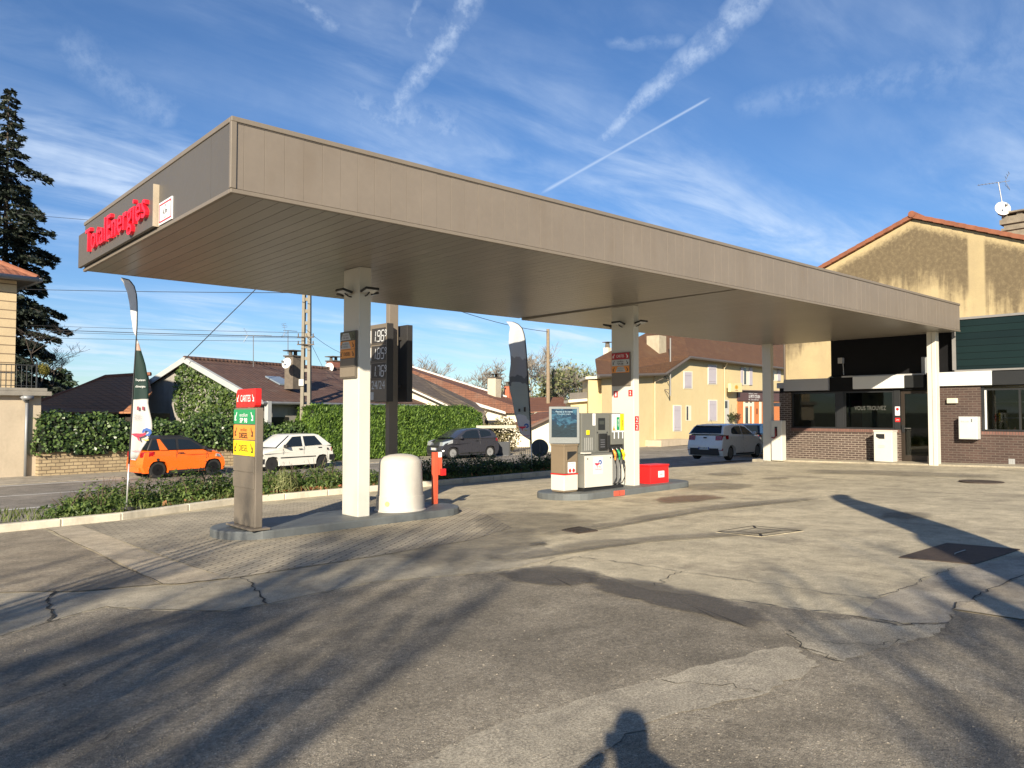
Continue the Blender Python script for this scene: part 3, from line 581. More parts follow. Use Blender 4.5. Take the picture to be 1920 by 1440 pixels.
b = MB(); b.add([(13.81, 11.86, 2.875), (13.81, 11.56, 2.875), (13.81, 11.62, 3.0), (13.81, 11.80, 3.0)], [(0, 1, 2, 3)]); o = b.build('pale_label', M_PALE, pn2)
for i, ln in enumerate(['excellium', 'DIESEL']): text(ln, MATS['grey_lettering'], o, (13.809, 11.71, 2.965-.055*i), YD, ZV, (.18, .03))
def sticker(root, y, z, w, h, s, x=13.86, face='x', y0=11.36):
    b = MB()
    if face == 'x': b.box(x-.004, y-w/2, z-h/2, x, y+w/2, z+h/2); o = b.build('number_sticker', M_RED, root, bevel=.0); text(s, M_WTXT, o, (x-.004, y, z), YD, ZV, (w*.34, h*.62), depth=.002, bold=.02)
    else: b.box(y-w/2, y0-.004, z-h/2, y+w/2, y0, z+h/2); o = b.build('number_sticker', M_RED, root); text(s, M_WTXT, o, (y, y0-.004, z), (1, 0, 0), ZV, (w*.5, h*.62), depth=.002)
sticker(col2, 11.90, 2.36, .12, .15, '1'); sticker(col2, 11.46, 2.38, .12, .15, '2')
sticker(col2, 13.955, 1.77, .14, .16, '2', face='y'); sticker(col2, 13.955, 1.60, .14, .16, '2', face='y')
# ---------------------------------------------------------------- price pylon
px0, px1, py0, py1 = 4.86, 4.98, 11.23, 12.03; zb = I1
pyl = thing('price_pylon', 'narrow taupe sign pylon with red, green, orange and yellow fuel panels', 'sign', ((px0+px1)/2, (py0+py1)/2, zb))
M_TAUPE = mat('pylon_taupe', (.17, .142, .11), .5, var=.06)
b = MB(); b.box(px0, py0, zb+.03, px1, py1, 2.01); b.build('body', M_TAUPE, pyl, bevel=.012)
b = MB(); b.box(px0-.09, py0-.08, zb, px1+.09, py1+.08, zb+.03); b.build('base_plate', M_TAUPE, pyl, bevel=.004)
P = []; r = .07; yl, yr, z0, z1 = py1-.03, py0+.06, 2.015, 2.30
P += [(yl, z0), (yl, z1-r)]+[(yl-r+r*math.cos(a), z1-r+r*math.sin(a)) for a in (R_(30), R_(60), R_(90))]+[(yr, z1), (yr, z0+r)]+[(yr+r-r*math.cos(a), z0+r-r*math.sin(a)) for a in (R_(30), R_(60), R_(90))]
b = MB(); b.prism([(px0+.01, y, z) for y, z in P], (.10, 0, 0)); rs = b.build('card_sign', M_RED, pyl, bevel=.006)
text('CARTES', M_WTXT, rs, (px0+.01, (yl+yr)/2, 2.155), YD, ZV, (.38, .105), bold=.008)
for yc, sg in ((yl-.07, 1), (yr+.07, -1)): arrow(rs, px0+.006, yc, 2.155, .055, sg, M_WTXT)
rows = [(1.985, 1.76, M_GREEN, None, M_WTXT, True), (1.745, 1.52, M_ORANGE, None, M_DTXT, True), (1.505, 1.275, M_YELLOW, 'DIESEL', M_DTXT, True), (1.26, 1.03, M_TAUPE, None, None, False), (1.015, .785, M_TAUPE, None, None, False)]
strips(pyl, px0-.0, py1+.012, py0+.03, rows, 'fuel_panel'); yc = (py0+py1)/2+.02
text('excellium', M_WTXT, pyl, (px0-.014, yc, 1.90), YD, ZV, (.30, .055)); text('SP 98', M_WTXT, pyl, (px0-.014, yc, 1.815), YD, ZV, (.28, .075), bold=.02)
text('excellium', mat('brown_lettering', (.25, .10, .02), .5), pyl, (px0-.014, yc, 1.675), YD, ZV, (.24, .055)); text('DIESEL', M_DTXT, pyl, (px0-.014, yc, 1.585), YD, ZV, (.32, .085), bold=.012)
# ---------------------------------------------------------------- dome and red post
dm = thing('tank_dome', 'round white plastic dome cover on the grey island', 'dome', (7.79, 11.76, I1)); c = (7.79, 11.76, I1)
M_DOME = mat('aged_white_plastic', (.56, .52, .455), .5, var=.07, scale=1.5, dirt=(.3, (.42, .34, .24)))
b = MB(); b.lathe([(.46, 0), (.46, .03), (.435, .045), (.425, .28)], c, 40); b.build('skirt', M_DOME, dm, 'auto')
b = MB(); b.lathe([(.41, .28), (.405, .33), (.378, .86), (.365, .90), (.30, .965), (.2, 1.0), (.08, 1.015), (0.001, 1.018)], c, 40); b.build('cap', M_DOME, dm, 'auto')
b = MB(); a = R_(205); q = Vector(c)+Vector((math.cos(a)*.438, math.sin(a)*.438, .16)); b.cyl(q-Vector((math.cos(a), math.sin(a), 0))*.02, q, .045, n=14); b.build('badge', mat('ochre_badge', (.55, .42, .18), .6, var=.4, scale=30), dm)
M_OR = mat('orange_red_paint', (.60, .10, .045), .5, var=.12, scale=4, dirt=(.3, (.3, .06, .03)))
pt = thing('red_post', 'orange red steel post with a small red box beside the white dome', 'post', (9.0, 12.0, I1)); b = MB(); x, y = 8.72, 12.02
b.box(x, y, I1+.012, x+.10, y+.08, I1+1.0); b.build('post', M_OR, pt, bevel=.006); b = MB(); b.box(x-.05, y-.05, I1, x+.17, y+.14, I1+.012); b.build('foot_plate', M_OR, pt)
b = MB(); b.box(x+.104, y+.01, I1+.56, x+.20, y+.05, I1+.90); b.build('bracket', M_OR, pt, bevel=.004); b = MB(); b.box(x+.104, y+.008, I1+.90, x+.19, y+.052, I1+1.0); b.build('white_tag', M_STK, pt)
b = MB(); b.box(x+.15, y-.04, I1+.55, x+.26, y+.009, I1+.68); b.build('call_box', M_RED, pt, bevel=.006)
# ---------------------------------------------------------------- bin with advert screen
M_BIN = mat('bin_brown', (.205, .155, .10), .5, var=.06); M_FRAMEG = mat('grey_frame', (.16, .17, .17), .4, .3, var=.05)
bx, by, bw, bl = 11.68, 11.46, .42, .40
bn = thing('litter_bin', 'brown and white litter bin with a red stripe on the pump island', 'bin', (bx+.2, by+.2, I2))
b = MB(); b.box(bx, by, I2+.03, bx+bw, by+bl, I2+.36); b.build('white_base', M_WHITE, bn, bevel=.012); b = MB(); b.box(bx+.02, by+.02, I2, bx+bw-.02, by+bl-.02, I2+.03); b.build('plinth', M_BIN, bn)
b = MB(); b.box(bx-.003, by-.003, I2+.362, bx+bw+.003, by+bl+.003, I2+.385); b.build('red_stripe', M_RED, bn)
b = MB(); b.box(bx, by, I2+.387, bx+bw, by+bl, I2+.99); bb = b.build('body', M_BIN, bn, bevel=.012); b = MB(); b.box(bx-.01, by-.01, I2+.97, bx+bw+.01, by+bl+.01, I2+1.01); b.build('lid', M_BIN, bn, bevel=.008)
b = MB(); b.box(bx+.055, by-.010, I2+.64, bx+.40, by, I2+.90); hb = b.build('hatch', M_BIN, bn, bevel=.005); b = MB(); b.poly([(bx+.085, by-.0115, I2+.67), (bx+.085, by-.0115, I2+.855), (bx+.37, by-.0115, I2+.855), (bx+.37, by-.0115, I2+.82)]); b.build('slot', M_BLACK, hb)
b = MB(); b.box(bx+.11, by-.006, I2+.40, bx+.34, by-.001, I2+.63); st = b.build('notice', M_STK, bn)
for i in range(4): text(['TRIER', 'merci de ne pas', 'jeter de liquide', 'ni carburant'][i], M_DTXT, st, (bx+.225, by-.006, I2+.605-.033*i), (1, 0, 0), ZV, (.15, .018))
for xx in (bx+.17, bx+.28):
    b = MB(); b.lathe([(.028, 0), (.042, 0), (.042, .002), (.028, .002)], (xx, by-.009, I2+.45), 14, 'Y'); b.build('ban_ring', M_RED, st)
scr = thing('advert_screen', 'upright advert screen with a blue picture on top of the litter bin', 'screen', (bx+.22, by+.22, I2+1.01)); zS = I2+1.012
tri = [(bx-.03, by+bl+.03), (bx+bw+.03, by-.03), (bx+bw+.03, by+bl*.35), (bx+bw*.35, by+bl+.03)]
b = MB(); b.prism([(x, y, zS) for x, y in tri], (0, 0, .80)); b.build('housing', M_FRAMEG, scr, bevel=.012)
dA, dB = Vector((*tri[0], 0)), Vector((*tri[1], 0)); dd = (dB-dA).normalized(); nn = dd.cross(ZV); LDl = (dB-dA).length
b = MB(); q = dA+dd*.06+nn*.002; b.obox(Vector((q.x, q.y, zS+.14)), dd*(LDl-.12), nn*.006, ZV*.61)
def admat():
    b = NB('advert_print'); sp = b.N.new('ShaderNodeSeparateXYZ'); b.L.new(b.ob, sp.inputs[0]); z = sp.outputs[2]
    v = b.vec(scale=(5, 5, 11)); n = b.noise(1, 5, .65, v, .8); n2 = b.noise(3.2, 4, .7, v); sky = b.mix(b.mapr(n, .45, .62), (.004, .024, .055), (.03, .10, .16)); land = b.mix(n2, (.002, .004, .006), (.02, .045, .065))
    h = b.math('ADD', z, b.math('MULTIPLY', b.math('SUBTRACT', n, .5), .5)); return b.fin(b.mix(b.mapr(h, .34, .46), land, sky), .5, Specular_IOR_Level=.15)
pic = b.build('picture', admat(), scr); text('Passez à la carte', mat('pale_blue_lettering', (.35, .5, .6), .5), pic, (dA+dB)*.5+nn*.008+ZV*(zS+.69), dd, ZV, (.36, .035)); text('Paiement simple', MATS['pale_blue_lettering'], pic, (dA+dB)*.5+nn*.008+ZV*(zS+.635), dd, ZV, (.28, .028))
# ---------------------------------------------------------------- fuel dispenser
M_DISP = mat('dispenser_grey', (.175, .175, .155), .45, .2, var=.05); M_DISPD = mat('dispenser_dark', (.10, .10, .09), .45, .2)
D0, D1, DY, DYB, DT, DN = 12.14, 13.50, 11.30, 11.82, I2+1.67, 13.05
dis = thing('fuel_pump', 'grey and white fuel pump with orange, green and yellow nozzles', 'fuel pump', ((D0+D1)/2, (DY+DYB)/2, I2))
b = MB(); b.box(D0+.04, DY+.06, I2, D1-.02, DYB-.04, I2+.07); b.build('plinth', M_BLACK, dis)
b = MB(); b.box(D0, DY+.02, I2+.07, DN, DYB, I2+.80); b.build('lower_cabinet', M_DISP, dis, bevel=.01)
b = MB(); b.box(D0+.01, DY, I2+.08, DN-.01, DY+.018, I2+.755); lp = b.build('white_door', M_WHITE, dis, bevel=.006)
for xx in (D0+.09, DN-.08): b = MB(); b.lathe([(.016, 0), (.016, .006), (0.001, .006)], (xx, DY-.007, I2+.69), 12, 'Y'); b.build('lock', M_BLACK, lp)
b = MB(); b.box(D0+.27, DY-.003, I2+.35, D0+.58, DY-.0005, I2+.72); lg = b.build('logo_sheet', mat('pale_grey_sheet', (.62, .63, .64), .4), lp)
def swirl(root, o, xd, w, m4, yoff=.002):                        # red-blue rounded ribbon emblem
    xd = Vector(xd).normalized(); nd = xd.cross(ZV); o = Vector(o)+nd*yoff
    def band(pts, ws, m, nm):
        b = MB(); A, B = [], []
        for i, p in enumerate(pts):
            p = Vector(p); t = (Vector(pts[min(i+1, len(pts)-1)])-Vector(pts[max(i-1, 0)])).normalized(); n = Vector((-t.y, t.x)); A.append(p+n*ws[i]); B.append(p-n*ws[i])
        q = [o+xd*(v.x*w)+ZV*(v.y*w) for v in A+B]; k = len(pts); b.add(q, [(i, i+1, k+i+1, k+i) for i in range(k-1)]); b.build(nm, m, root, fix=False)
    band([(-.5, .10), (-.3, .04), (-.1, .02), (.08, .06), (.2, .12)], [.02, .10, .10, .07, .05], m4[0], 'emblem_band')
    band([(.05, .16), (.12, .30), (.25, .36), (.40, .30), (.44, .16), (.36, .05), (.22, .02)], [.05, .07, .08, .08, .08, .07, .04], m4[1], 'emblem_loop')
    band([(-.18, -.04), (-.16, -.18), (-.10, -.3)], [.05, .04, .02], m4[0], 'emblem_tail'); band([(.05, -.18), (.2, -.26), (.38, -.24)], [.02, .045, .02], m4[2], 'emblem_tail')
EMB = (mat('emblem_red', (.60, .02, .06), .5), mat('emblem_blue', (.03, .10, .35), .5), mat('emblem_gold', (.6, .48, .12), .5))
swirl(lg, (D0+.425, DY-.003, I2+.56), (1, 0, 0), .23, EMB); text('TotalEnergies', EMB[0], lg, (D0+.425, DY-.003, I2+.455), (1, 0, 0), ZV, (.22, .028))
b = MB(); b.box(D0+.02, DY+.10, I2+.80, DN, DYB-.02, DT); b.build('upper_cabinet', M_DISP, dis, bevel=.012)
up_y = DY+.10
b = MB(); b.box(D0+.45, up_y-.012, I2+.84, DN-.01, up_y, DT-.04); mp_ = b.build('control_panel', M_DISP, dis, bevel=.006)
b = MB(); b.box(D0+.53, up_y-.020, I2+1.30, D0+.75, up_y-.0125, I2+1.56); b.build('display', mat('display_glass', (.02, .022, .024), .15), mp_)
b = MB(); b.box(D0+.56, up_y-.022, I2+1.42, D0+.72, up_y-.0205, I2+1.50); b.build('digit_field', mat('lcd', (.05, .055, .05), .2), mp_)
b = MB(); b.box(D0+.53, up_y-.05, I2+.86, D0+.80, up_y-.0125, I2+1.22); kp = b.build('payment_terminal', M_BLACK, mp_, bevel=.012); b = MB(); b.box(D0+.76, up_y-.09, I2+.90, D0+.84, up_y-.05, I2+1.18); b.build('hood', M_BLACK, kp, bevel=.008)
b = MB()
for i in range(4): b.box(D0+.56, up_y-.056, I2+.92+.05*i, D0+.70, up_y-.0505, I2+.945+.05*i)
b.build('keypad', mat('key_grey', (.10, .10, .11), .5), kp)
for xx in (D0+.50, D0+.82): b = MB(); b.lathe([(.017, 0), (.017, .006), (.001, .006)], (xx, up_y-.019, I2+1.245), 12, 'Y'); b.build('lock', M_BLACK, mp_)
b = MB(); b.box(D0+.16, up_y-.02, I2+1.20, D0+.25, up_y-.001, I2+1.30); b.build('call_button', M_YELLOW, dis, bevel=.006)
b = MB(); b.box(D0+.36, up_y-.005, I2+1.40, D0+.455, up_y-.0125+.011, DT-.01); ns = b.build('notice', M_STK, dis)
for i in range(5): text(['Avis', 'carte', 'bancaire', '24h/24', '7j/7'][i], M_DTXT, ns, (D0+.405, up_y-.005, DT-.04-.043*i), (1, 0, 0), ZV, (.06, .018))
b = MB()
for i in range(5): b.box(D0+.10+.058*i, up_y-.008, I2+.86, D0+.122+.058*i, up_y-.0005, I2+1.14)
b.build('vent_slats', mat('vent_pale', (.30, .30, .28), .5), dis)
b = MB(); b.box(D0-.04, DY-.03, I2+.80, D0+.18, DY+.09, I2+.83); b.build('towel_tray', M_WHITE, dis, bevel=.006)
# nozzle bay
NB0 = DN+.015
b = MB(); b.box(NB0, DY+.16, I2+.05, D1, DYB, DT); b.build('hose_tower', M_DISP, dis, bevel=.008)
b = MB(); b.box(NB0+.006, DY+.05, I2+.97, D1-.004, DY+.158, DT-.01); b.build('product_board', M_DISP, dis, bevel=.006)
b = MB(); b.box(NB0+.006, DY+.10, I2+.68, D1-.006, DY+.157, I2+.968); b.build('nozzle_recess', M_BLACK, dis)
b = MB(); b.box(NB0+.006, DY+.13, I2+.06, D1-.006, DY+.158, I2+.678); b.build('hose_panel', mat('hose_panel_grey', (.21, .21, .20), .5), dis)
M_HOSE = mat('hose_rubber', (.012, .012, .012), .5); M_STEEL = mat('nozzle_steel', (.5, .5, .5), .35, .9)
for i, (m, tx, mt) in enumerate(((M_ORANGE, 'DIESEL', M_DTXT), (M_GREEN, 'SP98', M_WTXT), (M_YELLOW, 'DIESEL', M_DTXT))):
    xc = NB0+.075+.142*i; yb = DY+.05
    b = MB(); b.box(xc-.062, yb-.006, I2+1.28, xc+.062, yb-.0005, DT-.02); lb = b.build('product_label', [M_STK, M_STK, M_YELLOW][i], dis)
    if i == 0: b = MB(); b.poly([(xc-.048, yb-.007, I2+1.285), (xc+.048, yb-.007, I2+1.285), (xc, yb-.007, I2+1.40)]); b.build('orange_mark', M_ORANGE, lb)
    if i == 1: b = MB(); b.box(xc-.05, yb-.008, I2+1.29, xc+.05, yb-.0065, DT-.09); b.build('green_mark', M_GREEN, lb); text('98', M_WTXT, lb, (xc, yb-.007, DT-.055), (1, 0, 0), ZV, (.06, .04))
    text(tx, mt, lb, (xc, yb-.0085, I2+1.45), ZV, (-1, 0, 0), (.16, .035))
    b = MB(); b.box(xc-.06, yb-.005, I2+1.245, xc+.06, yb-.0005, I2+1.275); b.build('price_tag', M_STK, lb)
    b = MB(); b.box(xc+.005, yb-.004, I2+1.10, xc+.032, yb-.0005, I2+1.243); b.build('side_tag', M_STK, lb)
    nz = MB(); z0 = I2+.80; yy = DY+.03
    nz.tube([(xc-.035, yy+.05, z0+.10), (xc-.02, yy+.03, z0+.06), (xc, yy, z0)], [.011, .012, .014], 8); sp_ = nz.build('nozzle', M_STEEL, dis, True)
    b = MB(); b.tube([(xc-.015, yy+.02, z0+.055), (xc+.005, yy-.01, z0-.02), (xc+.012, yy-.015, z0-.10)], [.022, .034, .026], 10); b.build('nozzle_cover', m, sp_, True)
    b = MB(); b.tube([(xc+.03, yy-.02, z0-.02), (xc+.045, yy-.03, z0-.07), (xc+.03, yy-.02, z0-.12)], .007, 6); b.build('trigger', M_BLACK, sp_)
    b = MB(); b.tube([(xc+.012, yy-.012, z0-.10), (xc+.014, yy-.012, z0-.17)], [.022, .018], 8); b.build('swivel', m, sp_)
    b = MB(); b.tube([(xc+.014, yy-.012, z0-.17), (xc+.04, yy-.03, z0-.34), (xc+.03, yy-.03, z0-.55), (xc-.02, yy, z0-.68), (xc-.045, yy+.05, I2+.10), (xc-.045, yy+.09, I2+.07)], .0115, 8); b.build('hose', M_HOSE, dis, True)
    b = MB(); b.tube([(xc-.03, yy+.075, I2+.66), (xc-.03, yy+.075, I2+.08)], .008, 6); b.build('hose_guide', M_STEEL, dis)
rb = thing('red_box', 'low bright red storage box on the pump island', 'box', (14.8, 11.5, I2)); b = MB(); b.box(14.36, 11.3, I2+.02, 15.06, 11.66, I2+.42); b.build('body', M_RED, rb, bevel=.012)
b = MB(); b.box(14.345, 11.285, I2+.42, 15.075, 11.675, I2+.462); b.build('lid', M_RED, rb, bevel=.012); b = MB(); b.box(14.40, 11.32, I2, 15.02, 11.64, I2+.02); b.build('feet', M_BLACK, rb)
b = MB(); b.box(14.66, 11.294, I2+.16, 14.88, 11.2995, I2+.31); lb = b.build('label', M_STK, rb); text('SABLE', M_RED, lb, (14.77, 11.294, I2+.235), (1, 0, 0), ZV, (.13, .035))
# ---------------------------------------------------------------- price totem in the planted strip
M_TOT = mat('totem_taupe', (.17, .14, .105), .5, var=.05); M_TOTD = mat('totem_side', (.035, .033, .032), .5)
tot = thing('price_totem', 'tall double sided sign on a post showing fuel prices in white digits', 'sign', (11.45, 17.6, -.1)); zt, zbm = 4.30, 2.22
b = MB(); b.box(11.30, 17.62, -.3, 11.58, 17.80, 5.5); b.build('post', M_TRIM, tot, bevel=.01)
b = MB(); b.box(11.07, 17.40, zbm, 11.27, 19.05, zt); pa = b.build('front_panel', M_TOT, tot, bevel=.012); b = MB(); b.box(11.075, 17.385, zbm+.002, 11.27, 17.4, zt-.002); b.build('panel_end', M_TOTD, pa)  # panel end: the canopy's shade is put into its dark colour
b = MB(); b.box(11.72, 17.40, zbm, 11.9, 19.05, zt); b.build('rear_panel', M_TOTD, tot, bevel=.012)  # rear panel: shade of the front panel put into its dark colour
b = MB()
for z in (2.6, 3.9): b.box(11.27, 17.66, z, 11.30, 17.76, z+.08); b.box(11.58, 17.66, z, 11.72, 17.76, z+.08)
b.build('bracket', M_TOTD, tot)
SEG = {'0': 'abcdef', '1': 'bc', '5': 'afgcd', '6': 'afgedc', '7': 'abc', '8': 'abcdefg', '9': 'abcdfg'}
def digits(root, s, xf, y, z, h, m):                            # seven-segment digits, reading towards -Y
    b = MB(); w = h*.46; t = h*.085; sl = .10
    def seg(y0, z0, y1, z1):
        d = Vector((0, y1-y0, z1-z0)).normalized()*t*.35; n = Vector((0, -d.z, d.y)).normalized()*t*.62; p, q = Vector((xf, y0, z0))+d, Vector((xf, y1, z1))-d
        b.poly([p+n, q+n, q-n, p-n])
    for ch, sc in s:
        hh, ww = h*sc, w*sc; zb_ = z+(h-hh)
        if ch == ',': b.poly([(xf, y, z), (xf, y-t, z), (xf, y-t, z+t), (xf, y, z+t)]); y -= t*2; continue
        SH = lambda zz: -(zz-zb_)*sl
        pt = {'a': ((0, hh), (-ww, hh)), 'b': ((-ww, hh), (-ww, hh/2)), 'c': ((-ww, hh/2), (-ww, 0)), 'd': ((0, 0), (-ww, 0)), 'e': ((0, hh/2), (0, 0)), 'f': ((0, hh), (0, hh/2)), 'g': ((0, hh/2), (-ww, hh/2))}
        for k in SEG[ch]:
            (ya, za), (yb_, zb2) = pt[k]; seg(y+ya-za*sl, zb_+za, y+yb_-zb2*sl, zb_+zb2)
        y -= ww+h*.2
    b.build('digits', m, root)
M_DIG = mat('white_digits', (.55, .56, .56), .4)
for i, (v, nm, cm) in enumerate((('96', ['SP', '98'], M_GREEN), ('85', ['Super', 'Diesel'], M_ORANGE), ('76', ['DIESEL'], M_YELLOW))):
    z = zt-.47-.47*i
    b = MB(); b.box(11.062, 17.44, z-.04, 11.0695, 18.12, z+.36); dp = b.build('digit_panel', M_TOTD, pa)
    digits(dp, [('1', 1), (',', 1), (v[0], 1), (v[1], 1), ('9', .55)], 11.060, 18.08, z+.01, .28, M_DIG)
    b = MB(); b.box(11.062, 18.17, z-.02, 11.0695, 18.75, z+.32); lb = b.build('fuel_label', M_STK, pa)
    for j, s in enumerate(nm): text(s, M_DTXT, lb, (11.062, 18.45, z+.22-.14*j), YD, ZV, (.36, .09))
    b = MB(); b.box(11.064, 17.44, z-.075, 11.0695, 19.0, z-.055); b.build('groove', M_TOTD, pa)
text('24/24', M_DIG, pa, (11.07, 17.80, 2.67), YD, ZV, (.66, .22)); b = MB(); b.box(11.062, 18.02, 2.27, 11.0695, 18.3, 2.48); b.build('card_logo', M_PALE, pa)
# ---------------------------------------------------------------- feather flags
M_POLE = mat('flag_pole_black', (.02, .02, .022), .4); M_ALU = mat('flag_foot_alu', (.62, .62, .6), .35, .6)
def clothmat(name, cols):                                      # printed cloth in horizontal fields with wavy borders; z measured from the foot
    b = NB(name); sp = b.N.new('ShaderNodeSeparateXYZ'); b.L.new(b.ob, sp.inputs[0]); z = b.math('ADD', sp.outputs[2], b.math('MULTIPLY', b.math('SUBTRACT', b.noise(2.2, 2), .5), cols[0]))
    c = cols[1]
    for z0, cc in cols[2:]: c = b.mix(b.mapr(z, z0-.012, z0+.012), c, cc)
    b.fin(c, .6); tr = b.N.new('ShaderNodeBsdfTranslucent'); b.L.new(c, tr.inputs[0]); ms = b.N.new('ShaderNodeMixShader'); ms.inputs[0].default_value = .42
    b.L.new(b.p.outputs[0], ms.inputs[1]); b.L.new(tr.outputs[0], ms.inputs[2]); b.L.new(ms.outputs[0], b.out.inputs[0]); return b.m
def flag(label, root, polepts, edge, m, nstep=28, ripple=.05, r=.017):
    """polepts: pole centre line (from foot up), edge: function t -> vector from pole to free edge"""
    t = thing('feather_flag', label, 'flag', root); root = Vector(root)
    P = [Vector(p) for p in polepts]; L_ = [0.]
    for i in range(len(P)-1): L_.append(L_[-1]+(P[i+1]-P[i]).length)
    def at(s):
        s = max(0, min(1, s))*L_[-1]
        for i in range(len(P)-1):
            if s <= L_[i+1]+1e-9: return P[i].lerp(P[i+1], (s-L_[i])/(L_[i+1]-L_[i]))
    z0 = .19; b = MB(); b.tube([at(q*z0) for q in (0, .5, 1.02)], .016, 8); b.build('lower_tube', M_ALU, t, True)
    b = MB(); b.tube([at(z0+(1-z0)*k/24) for k in range(25)], [r*(1-.45*k/24) for k in range(25)], 8); b.build('pole', M_POLE, t, True)
    b = MB(); b.cyl(root, root+ZV*.05, .15, .13, 20); b.box(root.x-.25, root.y-.03, root.z, root.x+.25, root.y+.03, root.z+.03); b.build('foot', M_TOTD, t)
    nu = 9; vs = []; fs = []
    for i in range(nstep+1):
        s = i/nstep; p = at(.21+.79*s); e = edge(s)
        for j in range(nu):
            u = j/(nu-1); n = e.cross(ZV).normalized() if e.cross(ZV).length > 1e-6 else Vector((1, 0, 0))
            vs.append(p+e*u+n*(math.sin(u*5.5+s*9)*ripple*u*min(1, e.length*2)+math.sin(s*23+u*3)*ripple*.25*u))
    for i in range(nstep):
        for j in range(nu-1): a = i*nu+j; fs.append((a, a+1, a+nu+1, a+nu))
    b = MB(); b.add(vs, fs); cl = b.build('cloth', m, t, True); so_ = cl.modifiers.new('thickness', 'SOLIDIFY'); so_.thickness = .004; so_.offset = 0
    return t, cl
def on_view(x, y, d): return atd(x, y, d)
dF = 14.75
pole1 = [on_view(x, y, dF) for x, y in ((237, 955), (240, 900), (243, 850), (247, 780), (250, 720), (254, 660), (257, 610), (257.5, 570), (255, 545), (249, 530), (240, 523), (228, 521))]
E1y = [(890, 2), (870, 12), (850, 19), (835, 28), (815, 36), (800, 36), (785, 32), (765, 27), (745, 27), (720, 25), (690, 18), (660, 7), (645, 2), (630, -9), (600, -17), (570, -21), (545, -24), (530, -19), (520, -2)]
E1 = [(0., 1)]+[(min(1., ((955-y)/434-.19)/.80-.02), w) for y, w in E1y][1:]
E1[-1] = (1., -2)
def interp(T, s):
    for (a, va), (c, vc) in zip(T, T[1:]):
        if s <= c: return va+(vc-va)*(s-a)/(c-a)
    return T[-1][1]
twist = lambda s: (RT*.93+F0*.36).normalized() if s < .65 else (RT*.93-F0*.36).normalized()
M_FL1 = clothmat('flag_print_green', (.12, (.74, .72, .70), (2.10, (.016, .05, .042)), (3.02, (.70, .50, .42)), (3.16, (.80, .80, .80))))
f1, cl1 = flag('tall narrow feather flag, white and dark green, twisted in the wind at the kerb', pole1[0], pole1, lambda s: twist(s)*(interp(E1, s)*dF/FPX), M_FL1, 34, .03)
e1 = (RT*.93+F0*.36).normalized(); fz = lambda y: CZ+(HY-y)*dF/FPX
def polex(y, pts): return np.interp(-y, [-q[1] for q in pts], [q[0] for q in pts])
PX1 = ((237, 955), (240, 900), (243, 850), (247, 780), (250, 720), (254, 660), (257, 610)); PX2 = ((998, 890), (997, 860), (995, 800), (993, 760), (990, 710), (987, 660), (984, 630))
def fpos(x, y): xp = polex(y, PX1); return on_view(xp, y, dF)+e1*((x-xp)*dF/FPX/.93)-F0*.045
text('Tot partenaire', M_WTXT, cl1, fpos(263, 713), e1, ZV+e1*.05, (.17, .055)); text("d'énergies", M_WTXT, cl1, fpos(263, 725), e1, ZV, (.17, .055))
for i, y in enumerate((778, 782, 786)): text(['carburants', 'services', 'premium'][i], MATS['grey_lettering'], cl1, fpos(257, y), e1, ZV, (.12, .022))
b = MB(); 
for xx in (257, 265): q = fpos(xx, 769); b.obox(q, e1*.04, ZV*.07, e1.cross(ZV)*.003)
b.build('print_marks', mat('wine_red', (.22, .03, .05), .5), cl1)
swirl(cl1, fpos(264, 817), e1, .34, EMB, .01); text('TotalEnergies', EMB[0], cl1, fpos(255, 846), e1, ZV, (.16, .04))
dG = 23.2
pole2 = [on_view(x, y, dG) for x, y in ((998, 890), (997, 860), (995, 800), (993, 760), (990, 710), (987, 660), (984, 630), (979, 615), (970, 606), (960, 603), (953, 605))]
E2 = [(0., -2), (.05, -22), (.12, -24), (.2, -29), (.3, -32), (.4, -37), (.5, -36), (.6, -32), (.68, -32), (.75, -33), (.83, -29), (.88, -22), (.93, -18), (.97, -12), (1., -2)]
tw2 = lambda s: (RT*.97+F0*.22).normalized()
M_FL2 = clothmat('flag_print_grey', (.75, (.66, .64, .68), (1.25, (.70, .69, .73)), (1.7, (.46, .50, .49)), (2.75, (.20, .21, .23)), (2.95, (.42, .42, .45)), (3.5, (.66, .68, .70))))
f2, cl2 = flag('tall grey and white feather flag with a curved black pole beside the pump', pole2[0], pole2, lambda s: tw2(s)*(interp(E2, s)*dG/FPX), M_FL2, 34, .04, .022)
e2 = (RT*.97+F0*.22).normalized()
def f2pos(x, y): xp = polex(y, PX2); return on_view(xp, y, dG)+e2*((x-xp)*dG/FPX/.97)-F0*.07
for i, (y, s_, w) in enumerate(((726, 'Tot partenaire', .34), (733, "d'énergies", .28), (740, 'à vos côtés', .34))): text(s_, mat('pale_grey_lettering', (.42, .44, .44), .5), cl2, f2pos(975, y), e2, ZV+e2*.12, (w, .07))
swirl(cl2, f2pos(982, 802), e2, .30, EMB, .01); text('TotalEnergies', EMB[0], cl2, f2pos(984, 817), e2, ZV, (.28, .05)); b = MB()
for xx, hh in ((972, .09), (982, .14)): b.obox(f2pos(xx, 772), e2*.06, ZV*hh, e2.cross(ZV)*.003)
b.build('print_marks', M_DTXT, cl2)
